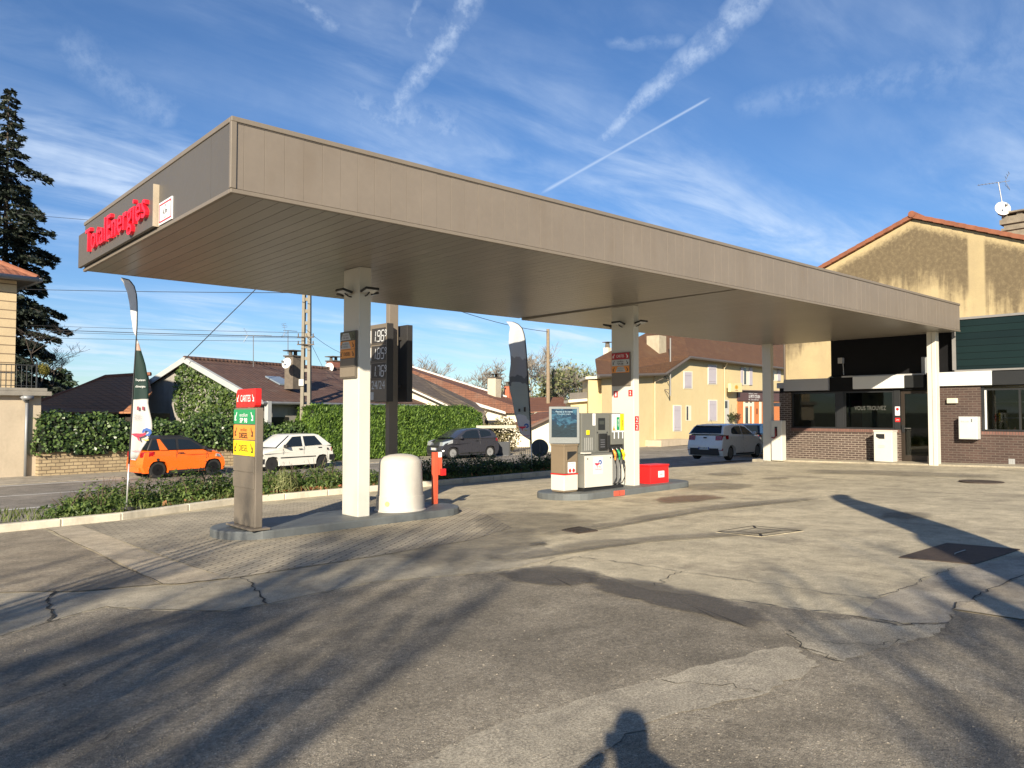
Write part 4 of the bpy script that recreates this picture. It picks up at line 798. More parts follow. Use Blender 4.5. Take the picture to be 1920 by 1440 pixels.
# three more feather flags stand to the right, out of the picture; their shadows lie across the forecourt
M_FL3 = clothmat('flag_print_plain', (.2, (.5, .5, .5), (1.8, (.03, .06, .05)), (2.8, (.6, .6, .6))))
def side_flag(label, tip, h, wmul, a):
    tp = gp(*tip); H = Vector((math.cos(SUN_AZ), math.sin(SUN_AZ), 0)); x = tp-H*(h/math.tan(SUN_EL))-Vector((math.cos(a), math.sin(a), 0))*.45; base = on(x.x, x.y)
    ed = Vector((math.cos(a), math.sin(a), 0)); pts = [base+ZV*(h*k/10) for k in range(9)]+[base+ZV*(h*.93)+ed*.05, base+ZV*(h*.985)+ed*.2, base+ZV*h+ed*.45]
    return flag(label, base, pts, lambda s: ed*wmul*(.18+.55*math.sin(min(1, s*1.15)*math.pi*.78+.35))*(1 if s < .93 else (1-s)/.07), M_FL3, 26, .06)
FG = 'feather flags out of the picture on the right'
for lab, tip, h, w, a in (('feather flag casting the longest and farthest shadow from the right', (1580, 928), 4.6, 1.0, R_(-52)), ('feather flag casting the middle shadow across the steel plate', (1745, 1000), 4.3, .85, R_(-52)), ('feather flag casting the nearest thin shadow from the right', (1790, 1068), 4.3, .5, R_(-50))):
    side_flag(lab, tip, h, w, a)[0]['group'] = FG
# vent pipes of the fuel tanks, out of the picture on the left: their four thin shadows end on the pylon
vp = thing('vent_pipes', 'four thin tank vent pipes whose parallel shadows reach the price pylon', 'pipes', on(-2.2, 5.7)); hv = 4.2
q = Vector((4.86, 11.60, .30)); H = Vector((math.cos(SUN_AZ), math.sin(SUN_AZ), 0)); s_ = Vector((-H.y, H.x, 0)); base = q-H*((hv-.30)/math.tan(SUN_EL))
for i in range(2):
    c0 = base+s_*(.30*i-.12); c1 = c0+s_*.17; z = lambda p, h: Vector((p.x, p.y, gz(p.x, p.y)+h)); b = MB()
    b.tube([z(c0, 0), z(c0, hv-.15), z(c0+s_*.02, hv-.05), z(c0.lerp(c1, .5), hv), z(c1-s_*.02, hv-.05), z(c1, hv-.15), z(c1, 0)], .021, 8); b.build('pipe', M_TRIM, vp, True)
# ---------------------------------------------------------------- the shop
XF = 26.3
def fy(x, y=800): return atX(x, y, XF).y
def fzz(x, y): return atX(x, y, XF).z
def brickmat(name, axes, c1, c2, mo, w=.235, h=.075, ms=.012):
    b = NB(name); v = b.vec(axes=axes); bc, bf = b.brick(v, w, h, c1, c2, mo, ms); n = b.noise(1.2, 6, .65); n2 = b.noise(60, 3); wnz = b.noise(14, 2, .5, v)
    c = b.mix(.5, bc, b.mix(n, (.4, .4, .4), (1.6, 1.6, 1.6)), 'MULTIPLY'); c = b.mix(.4, c, b.mix(n2, (.4, .4, .4), (1.6, 1.6, 1.6)), 'MULTIPLY')
    b.bump(b.math('ADD', b.math('SUBTRACT', 1, bf), b.math('MULTIPLY', n2, .3)), .5, .008); return b.fin(c, .8)
M_BRICK = brickmat('dark_brick', 'YZ', (.056, .037, .030), (.088, .058, .047), (.25, .205, .165)); M_BRICKD = brickmat('dark_brick_flush', 'YZ', (.052, .031, .025), (.08, .047, .037), (.105, .08, .065))
M_SILL = brickmat('sill_brick', 'YZ', (.16, .072, .055), (.20, .10, .075), (.12, .08, .065), .075, .14)
M_DARKCL = mat('black_cladding', (.008, .008, .009), .6, var=.2, Specular_IOR_Level=.15); M_GREYCL = mat('grey_cladding', (.42, .41, .405), .5, var=.06); M_CHAR = mat('charcoal_frame', (.022, .023, .024), .4, var=.1)
M_WSIGN = mat('white_sign_panel', (.66, .655, .63), .35, var=.03)
def greenmat():
    b = NB('green_boards'); v = b.vec(axes='YZ'); bc, bf = b.brick(v, 40, .205, (.008, .020, .021), (.006, .014, .017), (.002, .003, .003), .006); n = b.noise(.8, 4); c = b.mix(.35, bc, b.mix(n, (.4, .4, .5), (1.6, 1.6, 1.5)), 'MULTIPLY')
    b.bump(b.math('SUBTRACT', 1, bf), .6, .02); return b.fin(c, .6, Specular_IOR_Level=.12)
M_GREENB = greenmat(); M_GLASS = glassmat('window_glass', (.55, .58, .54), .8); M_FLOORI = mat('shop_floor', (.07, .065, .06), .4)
shop = thing('shop_building', 'low dark brick station shop with big windows under the canopy end', 'shop', (XF, 11, gz(XF, 11)))
zg = gz(XF, 11)-.02; z_sill, z_head = 1.37, 2.66
yL, yR = fy(1462), fy(1960); yD0, yD1 = fy(1687), fy(1745); yP1 = fy(1840)
b = MB(); b.box(XF, fy(1672), zg-.2, XF+.25, yL, z_sill-.11); b.box(XF, yD0, zg-.2, XF+.25, fy(1672), z_sill-.11); b.box(XF, fy(1483), z_sill-.11, XF+.25, yL, z_head); b.build('brick_wall', M_BRICK, shop)
b = MB(); b.box(XF-.03, yD0, z_sill-.11, XF+.25, fy(1483)-.002, z_sill); b.build('sill', M_SILL, shop)
b = MB(); b.box(XF-.02, yP1, zg-.2, XF+.25, yD1-.15, 2.74); b.box(XF-.02, yR, zg-.2, XF+.25, yP1-.004, z_sill-.12); b.build('flush_brick_wall', M_BRICKD, shop)
b = MB(); b.box(XF-.05, yR, z_sill-.12, XF+.25, yP1-.004, z_sill-.01); b.build('sill', M_SILL, shop)
def window(y0, y1, z0, z1, nm='window', fr=.055, mull=(), mf=M_CHAR):
    b = MB(); x0, x1 = XF+.06, XF+.13; b.box(x0, y0, z0, x1, y0+fr, z1); b.box(x0, y1-fr, z0, x1, y1, z1); b.box(x0, y0+fr, z0, x1, y1-fr, z0+fr); b.box(x0, y0+fr, z1-fr, x1, y1-fr, z1)
    for m_ in mull: b.box(x0, m_-fr/2, z0+fr, x1, m_+fr/2, z1-fr)
    o = b.build(nm, mf, shop); b = MB(); b.box(XF+.09, y0+fr, z0+fr, XF+.098, y1-fr, z1-fr); b.build('pane', M_GLASS, o); return o
window(fy(1568), fy(1484)-.002, z_sill, z_head); wb = window(fy(1676), fy(1582), z_sill, z_head)
for m0, m1 in ((fy(1582)+.003, fy(1568)-.003), (yD0, fy(1676)-.003)): b = MB(); b.box(XF+.03, m0, z_sill, XF+.2, m1, z_head); b.build('mullion', M_CHAR, shop, bevel=.004)
wc = window(yR, fy(1846), z_sill, z_head, mull=(fy(1912),)); b = MB(); b.box(XF+.02, fy(1850), z_sill+.05, XF+.06, fy(1846)-.01, z_head-.05); b.build('blind_edge', M_WSIGN, wc)
b = MB(); b.box(XF+.03, fy(1846)+.003, z_sill, XF+.2, yP1-.006, 2.74); b.build('jamb', M_CHAR, shop)
# door
b = MB(); d0, d1, dz0, dz1 = yD1, yD0-.01, zg+.06, 2.64; x0, x1 = XF+.10, XF+.17
b.box(x0, d0, dz0, x1, d0+.06, dz1); b.box(x0, d1-.11, dz0, x1, d1, dz1); b.box(x0, d0+.06, dz0, x1, d1-.11, dz0+.22); b.box(x0, d0+.06, dz1-.10, x1, d1-.11, dz1); dr = b.build('door', mat('bronze_frame', (.045, .034, .026), .4, .3), shop, bevel=.004)
b = MB(); b.box(XF+.13, d0+.06, dz0+.22, XF+.138, d1-.11, dz1-.10); b.build('pane', M_GLASS, dr); b = MB(); b.tube([(x0-.045, d1-.12, 1.42), (x0-.05, d1-.20, 1.42), (x0-.05, d1-.32, 1.42)], .013, 8); b.build('handle', M_STEEL, dr); b = MB(); b.box(x0-.04, d1-.12, 1.28, x0-.001, d1-.03, 1.52); b.build('lock_case', M_CHAR, dr)
b = MB(); b.box(XF-.12, d0-.05, zg-.2, XF+.25, d1+.02, zg+.055); b.build('door_step', M_BAND, shop)
for zc, hh, tx, m in ((1.98, .29, None, M_STK), (1.69, .13, '24/24', M_RED)):
    yy = (fy(1676)+yD0)/2-.02; b = MB(); b.box(XF+.022, yy-.075, zc-hh/2, XF+.0295, yy+.075, zc+hh/2); o = b.build('notice', m, shop)
    if tx: text(tx, M_WTXT, o, (XF+.022, yy, zc), YD, ZV, (.10, .04))
    else:
        b = MB(); b.lathe([(.036, 0), (.05, 0), (.05, .002), (.036, .002)], (XF+.0205, yy, zc+.06), 16, 'X'); b.build('ban_ring', M_RED, o); text('Interdit', M_RED, o, (XF+.022, yy, zc-.02), YD, ZV, (.10, .022)); text('de fumer', M_DTXT, o, (XF+.022, yy, zc-.07), YD, ZV, (.10, .022))
# interior seen through the glass
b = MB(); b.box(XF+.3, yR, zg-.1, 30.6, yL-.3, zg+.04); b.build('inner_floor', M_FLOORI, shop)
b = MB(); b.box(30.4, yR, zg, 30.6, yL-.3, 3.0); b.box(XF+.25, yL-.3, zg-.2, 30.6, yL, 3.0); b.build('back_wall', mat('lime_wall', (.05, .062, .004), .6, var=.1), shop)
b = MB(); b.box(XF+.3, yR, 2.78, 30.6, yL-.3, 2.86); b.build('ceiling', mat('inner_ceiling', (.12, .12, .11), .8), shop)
b = MB(); b.box(28.3, fy(1640), zg+.1, 28.36, fy(1582)+.25, 2.7); b.build('white_partition', mat('inner_white', (.34, .34, .30), .6), shop); b = MB(); b.box(27.6, 11.4, zg+.05, 28.2, 13.3, 1.42); b.build('counter', mat('counter_red', (.30, .03, .03), .5), shop)
b = MB(); b.box(29.9, 13.0, zg+.05, 30.3, 13.7, 2.4); b.build('vending_cabinet', mat('cabinet_dark_red', (.14, .03, .025), .5), shop); b = MB(); b.box(28.0, 9.4, zg+.05, 28.5, 10.2, 1.3); b.build('shelf_unit', mat('inner_grey', (.35, .36, .33), .6), shop)
b = MB()
for z in (1.75, 2.25, 2.72): b.box(27.4, 7.2, z, 27.9, 8.1, z+.03)
b.box(27.4, 8.07, 1.35, 27.45, 8.1, 2.75); b.build('rack', mat('rack_grey', (.3, .31, .32), .5), shop)
text('VOUS TROUVEZ', mat('glass_lettering', (.10, .10, .09), .6), wb, (XF+.088, fy(1630), fzz(1630, 765)), YD, ZV, (1.05, .14))
# upper parts
zt0 = 3.16
b = MB(); b.box(XF+.02, fy(1735), z_head, XF+.3, fy(1556), zt0); b.box(XF+.02, yD1-.2, 2.64, XF+.3, fy(1735)-.003, zt0); b.box(XF+.16, fy(1795), zt0+.03, XF+.4, fy(1556), 4.9); b.build('upper_wall', M_DARKCL, shop)
b = MB(); b.box(XF-.02, fy(1735), 3.14, XF+.16, fy(1580), 3.19); b.build('flashing', M_GREYCL, shop)
b = MB(); b.box(XF+.12, fy(1744), 3.20, XF+.158, fy(1727), 3.72)
b.build('louvre', mat('ribbed_grey', (.30, .31, .32), .4), shop)
b = MB(); b.box(XF-.10, fy(1556)+.004, 2.71, XF+.3, fy(1473), 3.13); b.build('grey_fascia', M_GREYCL, shop, bevel=.006); b = MB(); b.box(XF+.0, fy(1473)+.004, 2.82, XF+.3, yL+.1, 3.02); b.build('side_fascia', M_GREYCL, shop); b = MB(); b.box(XF+.02, fy(1473)+.004, 2.66, XF+.3, yL, 2.82); b.box(XF+.02, fy(1556)+.004, z_head, XF+.28, fy(1473), 2.70); b.build('lintel', M_DARKCL, shop)
b = MB(); b.box(XF-.12, fy(1699), 2.73, XF+.0, fy(1603), 3.15); b.build('sign_panel', M_WSIGN, shop, bevel=.006); b = MB(); b.box(XF-.10, fy(1735), 2.74, XF+.0, fy(1699)-.004, 3.13); b.build('dark_panel', M_CHAR, shop)
b = MB(); b.box(XF-.14, fy(1864), 2.76, XF-.02, yD1-.25, 3.19); b.build('sign_panel', M_WSIGN, shop, bevel=.006); b = MB(); b.box(XF-.11, yR, 2.76, XF-.02, fy(1864)-.004, 3.17); b.build('dark_panel', M_CHAR, shop); b = MB(); b.box(XF-.0, yR, 2.74, XF+.24, yD1-.152, 3.19); b.build('band_wall', M_DARKCL, shop)
b = MB(); b.box(XF-.06, yR-2, 3.25, XF+.15, fy(1797), 4.80); b.build('green_cladding', M_GREENB, shop); b = MB(); b.box(XF-.10, yR-2, 4.80, XF+.3, fy(1797)+.12, 4.87); b.box(XF-.09, yR-2, 3.195, XF+.15, fy(1797)+.05, 3.248); b.box(XF-.08, fy(1797)+.004, 3.25, XF+.12, fy(1797)+.11, 4.50); b.build('pale_trim', mat('grey_trim', (.22, .21, .20), .5), shop)
b = MB(); b.box(XF+.3, yR-2, 2.9, 30.8, fy(1556), 4.75); b.box(XF+.31, fy(1556), 2.9, 30.8, yL, 3.10); b.build('roof', mat('flat_roof', (.10, .10, .095), .9), shop)
b = MB(); b.box(XF-.001, fy(1902), zg+.13, XF-.025, fy(1890), zg+.30)
for i in range(3): b.box(XF-.03, fy(1899.5-3.4*i), zg+.15, XF-.026, fy(1897.5-3.4*i), zg+.28)
b.build('air_vent', mat('vent_grey', (.33, .33, .32), .6), shop)
# step along the shop front
b = MB(); P = [(XF-.95, fy(1435)), (XF-.95, yR-1), (XF+.1, yR-1), (XF+.1, fy(1435))]; b.prism([on(x, y, -.1) for x, y in P], (0, 0, .15)); struct(b.build('shop_pavement', M_BAND, bevel=.02))
def lampbox(x0, y0, x1, y1): 
    t = thing('wall_lamp', 'small cream wall lamp on the brick beside the shop door', 'lamp', (XF, fy((x0+x1)/2), fzz(x0, y1))); b = MB(); b.box(XF-.13, fy(x1), fzz(x1, y1), XF-.021, fy(x0), fzz(x0, y0)); o = b.build('housing', mat('cream_plastic', (.72, .66, .50), .5), t, bevel=.01); b = MB(); b.box(XF-.136, fy(x1)+.03, fzz(x1, y1)+.03, XF-.131, fy(x0)-.03, fzz(x0, y0)-.03); b.build('diffuser', mat('lamp_diffuser', (.6, .58, .45), .3), t)
lampbox(1779, 747, 1798, 756)
mb = thing('wall_cabinet', 'pale grey metal cabinet fixed to the brick wall under the wall lamp', 'cabinet', (XF, fy(1821), fzz(1821, 823))); y0, y1, z0, z1 = fy(1839), fy(1804), fzz(1820, 823), fzz(1820, 781)
b = MB(); b.box(XF-.30, y0, z0, XF-.021, y1, z1); b.build('body', mat('pale_grey_metal', (.58, .585, .56), .4, .1, var=.06), mb, bevel=.008); b = MB(); b.box(XF-.308, y0+.02, z0+.02, XF-.3005, y1-.02, z1-.02); dd_ = b.build('door', MATS['pale_grey_metal'], mb, bevel=.003)
b = MB(); b.box(XF-.32, y0+.13, z1-.16, XF-.3085, y0+.16, z1-.07); b.build('latch', M_STEEL, dd_); text('Boîte à clés', mat('faint_lettering', (.35, .35, .34), .5), dd_, (XF-.308, (y0+y1)/2+.08, z1-.15), YD, ZV, (.22, .05))
# litter bin and wall sensor, air unit
x0, y0, y1 = XF-.62, atX(1673, 830, XF-.62).y, atX(1638, 830, XF-.62).y; tb = thing('litter_bin', 'plain white litter bin standing against the low brick wall of the shop', 'bin', (x0+.2, (y0+y1)/2, gz(x0, y0)+.05)); z0 = gz(x0, y0)+.05
b = MB(); b.box(x0, y0, z0, x0+.40, y1, z0+.97); bd_ = b.build('body', M_WHITE, tb, bevel=.02); b = MB(); b.box(x0-.012, y0-.012, z0+.97, x0+.412, y1+.012, z0+1.02); b.build('lid', M_WHITE, tb, bevel=.014)
b = MB(); b.poly([(x0-.0015, y1-.08, z0+.90), (x0-.0015, y0+.24, z0+.90), (x0-.0015, y0+.24, z0+.74), (x0-.0015, y1-.18, z0+.74), (x0-.0015, y1-.08, z0+.80)]); b.build('slot', M_BLACK, bd_, fix=False)
for i, (s, m) in enumerate((('MERCI', mat('pale_violet', (.45, .42, .60), .5)), ('de trier', MATS['pale_violet']), ('vos déchets', mat('pale_red', (.65, .30, .32), .5)), ('papier', MATS['pale_red']))): text(s, m, bd_, (x0, (y0+y1)/2+.05, z0+.63-.055*i), YD, ZV, (.22, .04))
ws = thing('wall_sensor', 'small grey sensor box high on the dark shop wall', 'sensor', (XF, fy(1577), fzz(1577, 680))); b = MB(); b.box(XF-.02, fy(1581), fzz(1581, 681), XF+.158, fy(1573), fzz(1573, 671)); b.build('box', M_GREYCL, ws, bevel=.006); b = MB(); b.tube([(XF+.14, fy(1579), fzz(1579, 681)), (XF+.14, fy(1580), fzz(1580, 703))], .014, 6); b.build('conduit', M_GREYCL, ws)
pn_ = thing('number_plate_sign', 'small pale plate on the dark brick beside the air unit', 'sign', (XF, fy(1457), fzz(1457, 758))); b = MB(); b.box(XF-.02, fy(1464), fzz(1464, 762), XF-.002, fy(1452), fzz(1452, 755)); b.build('plate', mat('shade_plate', (.5, .5, .48), .5), pn_)
xa = 25.18; yA0, yA1 = atX(1466, 830, xa).y, atX(1446, 830, xa).y; za = gz(xa, 14)+.02
au = thing('air_unit', 'white self-service air and water unit with a red hose handle', 'air unit', (xa+.15, 14.0, za)); b = MB(); b.box(xa, yA0, za, xa+.30, yA1, za+1.42); bd_ = b.build('body', M_WHITE, au, bevel=.02)
b = MB(); b.box(xa-.004, yA0+.17, za+.86, xa-.0005, yA0+.27, za+1.2); rc_ = b.build('recess', M_BLACK, bd_); b = MB(); b.tube([(xa-.03, yA0+.22, za+1.14), (xa-.04, yA0+.21, za+.99), (xa-.03, yA0+.22, za+.86), (xa-.05, yA0+.26, za+.80), (xa-.02, yA1-.03, za+.82)], .022, 8); b.build('hose_handle', mat('dark_red_rubber', (.22, .02, .02), .5), bd_, True)
b = MB(); b.lathe([(.012, 0), (.012, .01), (.001, .01)], (xa-.011, yA0+.1, za+.75), 10, 'X'); b.build('button', M_BLACK, bd_)
# ---------------------------------------------------------------- the tall gable house behind the shop
XG = 31.0
def stainedwall():
    b = NB('stained_plaster'); sp = b.N.new('ShaderNodeSeparateXYZ'); b.L.new(b.ob, sp.inputs[0]); y, z = sp.outputs[1], sp.outputs[2]
    hgt = b.math('SUBTRACT', b.math('SUBTRACT', 9.35, b.math('MULTIPLY', b.math('ABSOLUTE', y), .40)), z)         # distance below the verge
    st = b.noise(1, 6, .7, b.vec(scale=(1, 2.6, .22)), .3); bl = b.noise(.55, 5, .65); fi = b.noise(7, 6, .75); sp2 = b.noise(30, 4, .8)
    lim = b.math('ADD', b.math('MULTIPLY', b.math('SUBTRACT', st, .5), 3.4), b.math('MULTIPLY', b.math('SUBTRACT', bl, .5), 3.0))
    t = b.math('ADD', b.math('SUBTRACT', hgt, 2.55), lim); m = b.math('MULTIPLY', b.mapr(t, .75, -.75, 0, 1), b.mapr(b.math('ADD', hgt, b.math('MULTIPLY', fi, .5)), .35, .75, 0, 1))
    m = b.math('MULTIPLY', m, b.mapr(b.math('ADD', fi, b.math('MULTIPLY', sp2, .5)), .45, .85, .68, 1.0))
    ypatch = b.mapr(b.math('ABSOLUTE', b.math('ADD', y, 2.12)), .32, .22, 0, .85); m = b.math('MULTIPLY', m, b.math('SUBTRACT', 1, ypatch))
    base = b.mix(b.mapr(b.noise(.9, 5, .6), .3, .7), (.50, .39, .205), (.43, .335, .185)); base = b.mix(b.mapr(fi, .55, .8, 0, .35), base, (.36, .26, .13)); c = b.mix(b.math('MULTIPLY', m, .97), base, (.125, .092, .052))
    gr = b.mapr(b.noise(1, 4, .6, b.vec(scale=(1, 2, .3), loc=(0, 3.3, 0))), .62, .72, 0, .5); c = b.mix(b.math('MULTIPLY', gr, m), c, (.09, .085, .06)); b.bump(b.math('ADD', fi, sp2), .3, .03); return b.fin(c, .9)
ya, za_ = 11.69, 9.32; pit = .40; yl_, yr_ = 17.03, 2.6; gh = thing('gable_house', 'tall house with a stained ochre gable wall and red tiled verge', 'house', (XG, ya, 0))
zL, zR_ = za_-pit*(yl_-ya), za_-pit*(ya-yr_)
b = MB(); b.prism([(XG, yl_, -.2), (XG, yl_, zL), (XG, ya, za_), (XG, yr_, zR_), (XG, yr_, -.2)], (12, 0, 0)); b.build('wall', stainedwall(), gh)
M_RTILE = tilemat('red_roof_tiles', R_(0), .4, (.22, .075, .04), (.30, .12, .07), (.05, .025, .018), .22, .33); M_VERGE = mat('verge_tile', (.25, .09, .045), .75, var=.35, scale=4, bump=.3)
b = MB()
for s, ye, ze in ((1, yl_+.35, zL-.14), (-1, yr_-.35, zR_-.14)): b.hexa([(XG-.12, ya, za_+.03), (XG+12, ya, za_+.03), (XG+12, ye, ze+.03), (XG-.12, ye, ze+.03), (XG-.12, ya, za_+.12), (XG+12, ya, za_+.12), (XG+12, ye, ze+.12), (XG-.12, ye, ze+.12)])
rf = b.build('roof', M_RTILE, gh)
b = MB()
for s, ye, ze in ((1, yl_+.35, zL-.14), (-1, yr_-.35, zR_-.14)):
    n = 16 if s > 0 else 26
    for i in range(n):
        p0 = Vector((XG-.16, ya, za_+.02)).lerp(Vector((XG-.16, ye, ze+.02)), (i+.02)/n); p1 = Vector((XG-.16, ya, za_+.02)).lerp(Vector((XG-.16, ye, ze+.02)), (i+1.06)/n); u = .018
        b.hexa([p0, p0+Vector((.2, 0, 0)), p1+Vector((.2, 0, u)), p1+Vector((0, 0, u)), p0+ZV*.17, p0+Vector((.2, 0, .17)), p1+Vector((.2, 0, .17+u)), p1+ZV*(.17+u)])
b.build('verge_tiles', M_VERGE, gh, bevel=.01); b = MB(); b.tube([(XG-.2, ya, za_+.17), (XG+12, ya, za_+.17)], .13, 10); b.build('ridge_tile', M_VERGE, gh)
b = MB(); b.tube([(XG-.05, yl_+.02, -.2), (XG-.05, yl_+.02, zL-.15)], .05, 8); b.build('downpipe', mat('dark_pipe', (.10, .075, .055), .6), gh)
b = MB(); c0 = atX(1879, 430, 34.5); cw = 1.5
M_STONE = mat('weathered_stone', (.235, .20, .15), .9, var=.4, scale=4, bump=.5, bscale=18, dirt=(.6, (.08, .07, .055)))
zc = atX(1880, 398, 34.5).z; b.box(34.5, c0.y-cw, 7.6, 35.3, c0.y-.06, zc-.5); b.box(34.42, c0.y-cw-.05, zc-.75, 35.38, c0.y+.02, zc-.66); b.box(34.40, c0.y-cw-.08, zc-.50, 35.4, c0.y+.06, zc-.32); b.box(34.46, c0.y-cw, zc-.32, 35.34, c0.y, zc-.2)
for k in range(3): b.box(34.5, c0.y-.2-.5*k, zc-.2, 35.3, c0.y-.0-.5*k, zc-.09)
ch = b.build('chimney', M_STONE, rf); b = MB(); b.box(34.36, c0.y-cw-.1, zc-.09, 35.44, c0.y+.10, zc-.03); b.build('chimney_slab', M_STONE, ch)
def aerial(label, foot, top, dishc=None, dr=.3, yaw=0., boom=.9, m=None):
    t = thing('tv_aerial', label, 'aerial', foot); foot, top = Vector(foot), Vector(top); b = MB(); b.tube([foot, top], .02, 6); b.build('mast', MATS['aerial_metal'], t); d = Vector((math.cos(yaw), math.sin(yaw), .02)); s = Vector((-d.y, d.x, 0))
    b = MB(); b.tube([top-d*boom*.35, top+d*boom*.65], .012, 5)
    for k in range(7): p = top+d*boom*(-.05+.11*k); b.tube([p-s*.13, p+s*.13], .006, 4)
    for zz_ in (.16, -.16): 
        for k in range(3): p = top-d*boom*(.22+.05*k)+ZV*zz_*(1+.5*k); b.tube([p-s*.2, p+s*.2], .008, 4)
        b.tube([top-d*boom*.2, top-d*boom*.34+ZV*zz_*2], .008, 4)
    b.build('antenna', MATS['aerial_metal'], t); return t
mat('aerial_metal', (.22, .22, .22), .5, .5)
fa = atX(1882, 397, 34.5); ta = atX(1872, 342, 34.5); t = aerial('rake-shaped television aerial above the stone chimney', (fa.x, fa.y, fa.z), ta, yaw=R_(100), boom=1.1)
def dish(label, c, r, d, pole=None):
    c, d = Vector(c), Vector(d).normalized(); t = thing('satellite_dish', label, 'satellite dish', c); s = d.cross(ZV).normalized(); u = s.cross(d); vs = []; n = 20
    for k, q in enumerate((.0, .35, .7, 1.)):
        for i in range(n): a = 2*math.pi*i/n; vs.append(c+(s*math.cos(a)+u*math.sin(a))*r*q+d*(.22*r*q*q-.2*r))
    b = MB(); b.add(vs, [(k*n+i, k*n+(i+1) % n, (k+1)*n+(i+1) % n, (k+1)*n+i) for k in range(3) for i in range(n)]); o = b.build('reflector', mat('dish_white', (.74, .73, .69), .5), t, True); so_ = o.modifiers.new('thickness', 'SOLIDIFY'); so_.thickness = .02
    b = MB(); b.tube([c-u*r*.8+d*.05, c+d*r*.9-u*r*.15], .012, 5); b.obox(c+d*r*.85-u*r*.2-s*.04, s*.08, d*.12, u*.08); b.build('arm', MATS['aerial_metal'], t)
    if pole: b = MB(); b.tube([Vector(pole), c-d*.12-u*r*.2, c-d*.1], .02, 5); b.build('bracket', MATS['aerial_metal'], t)
    return t
dc = atX(1880, 391, 34.3); dish('white satellite dish in front of the stone chimney top of the gable house', dc, .29, (-.75, -.62, .25), (34.45, dc.y, dc.z-.35))
# ---------------------------------------------------------------- left building
M_CREAM = mat('cream_render', (.52, .41, .255), .85, var=.12, scale=.9, bump=.2, dirt=(.35, (.33, .25, .15)))
M_PLAST = mat('old_plaster', (.47, .39, .285), .9, var=.15, scale=1.2, bump=.25, dirt=(.5, (.26, .215, .15)))
M_STONEG = mat('grey_stone', (.25, .23, .195), .9, var=.3, scale=3, bump=.4, dirt=(.6, (.10, .09, .075)))
M_ZINC = mat('zinc', (.26, .265, .27), .5, .4, var=.2); M_IRONB = mat('railing_iron', (.03, .032, .035), .5)
def coursed():
    b = NB('coursed_stone'); v = b.vec(axes=('u', 0.)); bc, bf = b.brick(v, 30, .315, (.54, .42, .255), (.50, .385, .235), (.20, .14, .085), .018); n = b.noise(1.1, 5, .65); n2 = b.noise(25, 3); c = b.mix(.4, bc, b.mix(n, (.5, .5, .5), (1.5, 1.5, 1.5)), 'MULTIPLY'); c = b.mix(.25, c, b.mix(n2, (.4, .4, .4), (1.6, 1.6, 1.6)), 'MULTIPLY'); b.bump(b.math('SUBTRACT', 1, bf), .6, .02); return b.fin(c, .85)
C0 = atz(74, 893, ZR); ti = Matrix.Rotation(R_(6), 4, 'Z')
tw = thing('corner_house', 'cream two storey house at the left edge with an iron balcony and red hip roof', 'house', C0, R_(6))
W2 = lambda x, y, z: C0+RD*x+RN*y+ZV*(z-C0.z)
def lb(b, x0, y0, z0, x1, y1, z1): b.hexa([W2(x0, y0, z0), W2(x1, y0, z0), W2(x1, y1, z0), W2(x0, y1, z0), W2(x0, y0, z1), W2(x1, y0, z1), W2(x1, y1, z1), W2(x0, y1, z1)]); return b
zt_ = atplane(40, 742, C0, RD).z; ze_ = atplane(20, 526, C0+RN*.35, RD).z; xu = (atplane(30, 600, C0+RN*.35, RD)-C0).dot(RD)
b = MB(); lb(b, -14, 0, ZR-.1, 0, 9, zt_); b.build('lower_wall', M_PLAST, tw)
b = MB(); lb(b, -14, .35, zt_+.28, xu, 8.5, ze_); b.build('upper_wall', coursed(), tw)
b = MB(); lb(b, -14.2, -.25, zt_, .28, 9, zt_+.16); lb(b, -14.1, -.15, zt_+.16, .16, 9, zt_+.28); b.build('terrace_slab', M_STONEG, tw, bevel=.02)
b = MB(); ov = .52; A = [W2(-14, .35-ov, ze_), W2(xu+ov, .35-ov, ze_), W2(xu+ov, 8.5+ov, ze_), W2(-14, 8.5+ov, ze_)]; r0, r1 = W2(-11, 4.4, ze_+2.5), W2(xu-3.6, 4.4, ze_+2.5); up = ZV*.14
b.add([p+up for p in A]+[r0, r1], [(0, 1, 5, 4), (1, 2, 5), (2, 3, 4, 5), (3, 0, 4)]); hr = b.build('roof', tilemat('hip_roof_tiles', R_(6), .6, (.27, .095, .05), (.36, .15, .085), (.06, .03, .02)), tw)
b = MB(); b.tube([A[1]+up, r1+ZV*.05], .10, 8); b.tube([A[2]+up, r1+ZV*.05], .10, 8); b.build('hip_ridge', M_VERGE, hr)
b = MB(); b.hexa(A+[p+up*.9 for p in A]); b.build('eaves', mat('eaves_wood', (.09, .075, .06), .7), tw); b = MB(); b.tube([A[0]-RN*.08+ZV*.05, A[1]-RN*.08+ZV*.05], .09, 8); b.tube([A[1]+RD*.08+ZV*.05, A[2]+RD*.08+ZV*.05], .09, 8); b.build('gutter', M_ZINC, tw, True)
xp = (atplane(48, 800, C0, RD)-C0).dot(RD); b = MB(); b.tube([W2(xp, -.09, zt_-.02), W2(xp, -.09, ZR)], .055, 10); b.tube([W2(xp-.2, -.2, zt_-.02), W2(xp, -.09, zt_-.22)], .07, 8); lb(b, xp-.16, -.3, zt_-.14, xp+.16, -.02, zt_+.0); b.build('downpipe', M_ZINC, tw, True)
b = MB(); zr0 = zt_+.28; x_ = (atplane(68, 700, C0, RD)-C0).dot(RD)
b.tube([W2(-13, -.05, zr0+.82), W2(x_, -.05, zr0+.82)], .02, 6); b.tube([W2(-13, -.05, zr0+.08), W2(x_, -.05, zr0+.08)], .014, 6); k = x_
while k > -6: b.tube([W2(k, -.05, zr0), W2(k, -.05, zr0+.82)], .010, 5); k -= .16
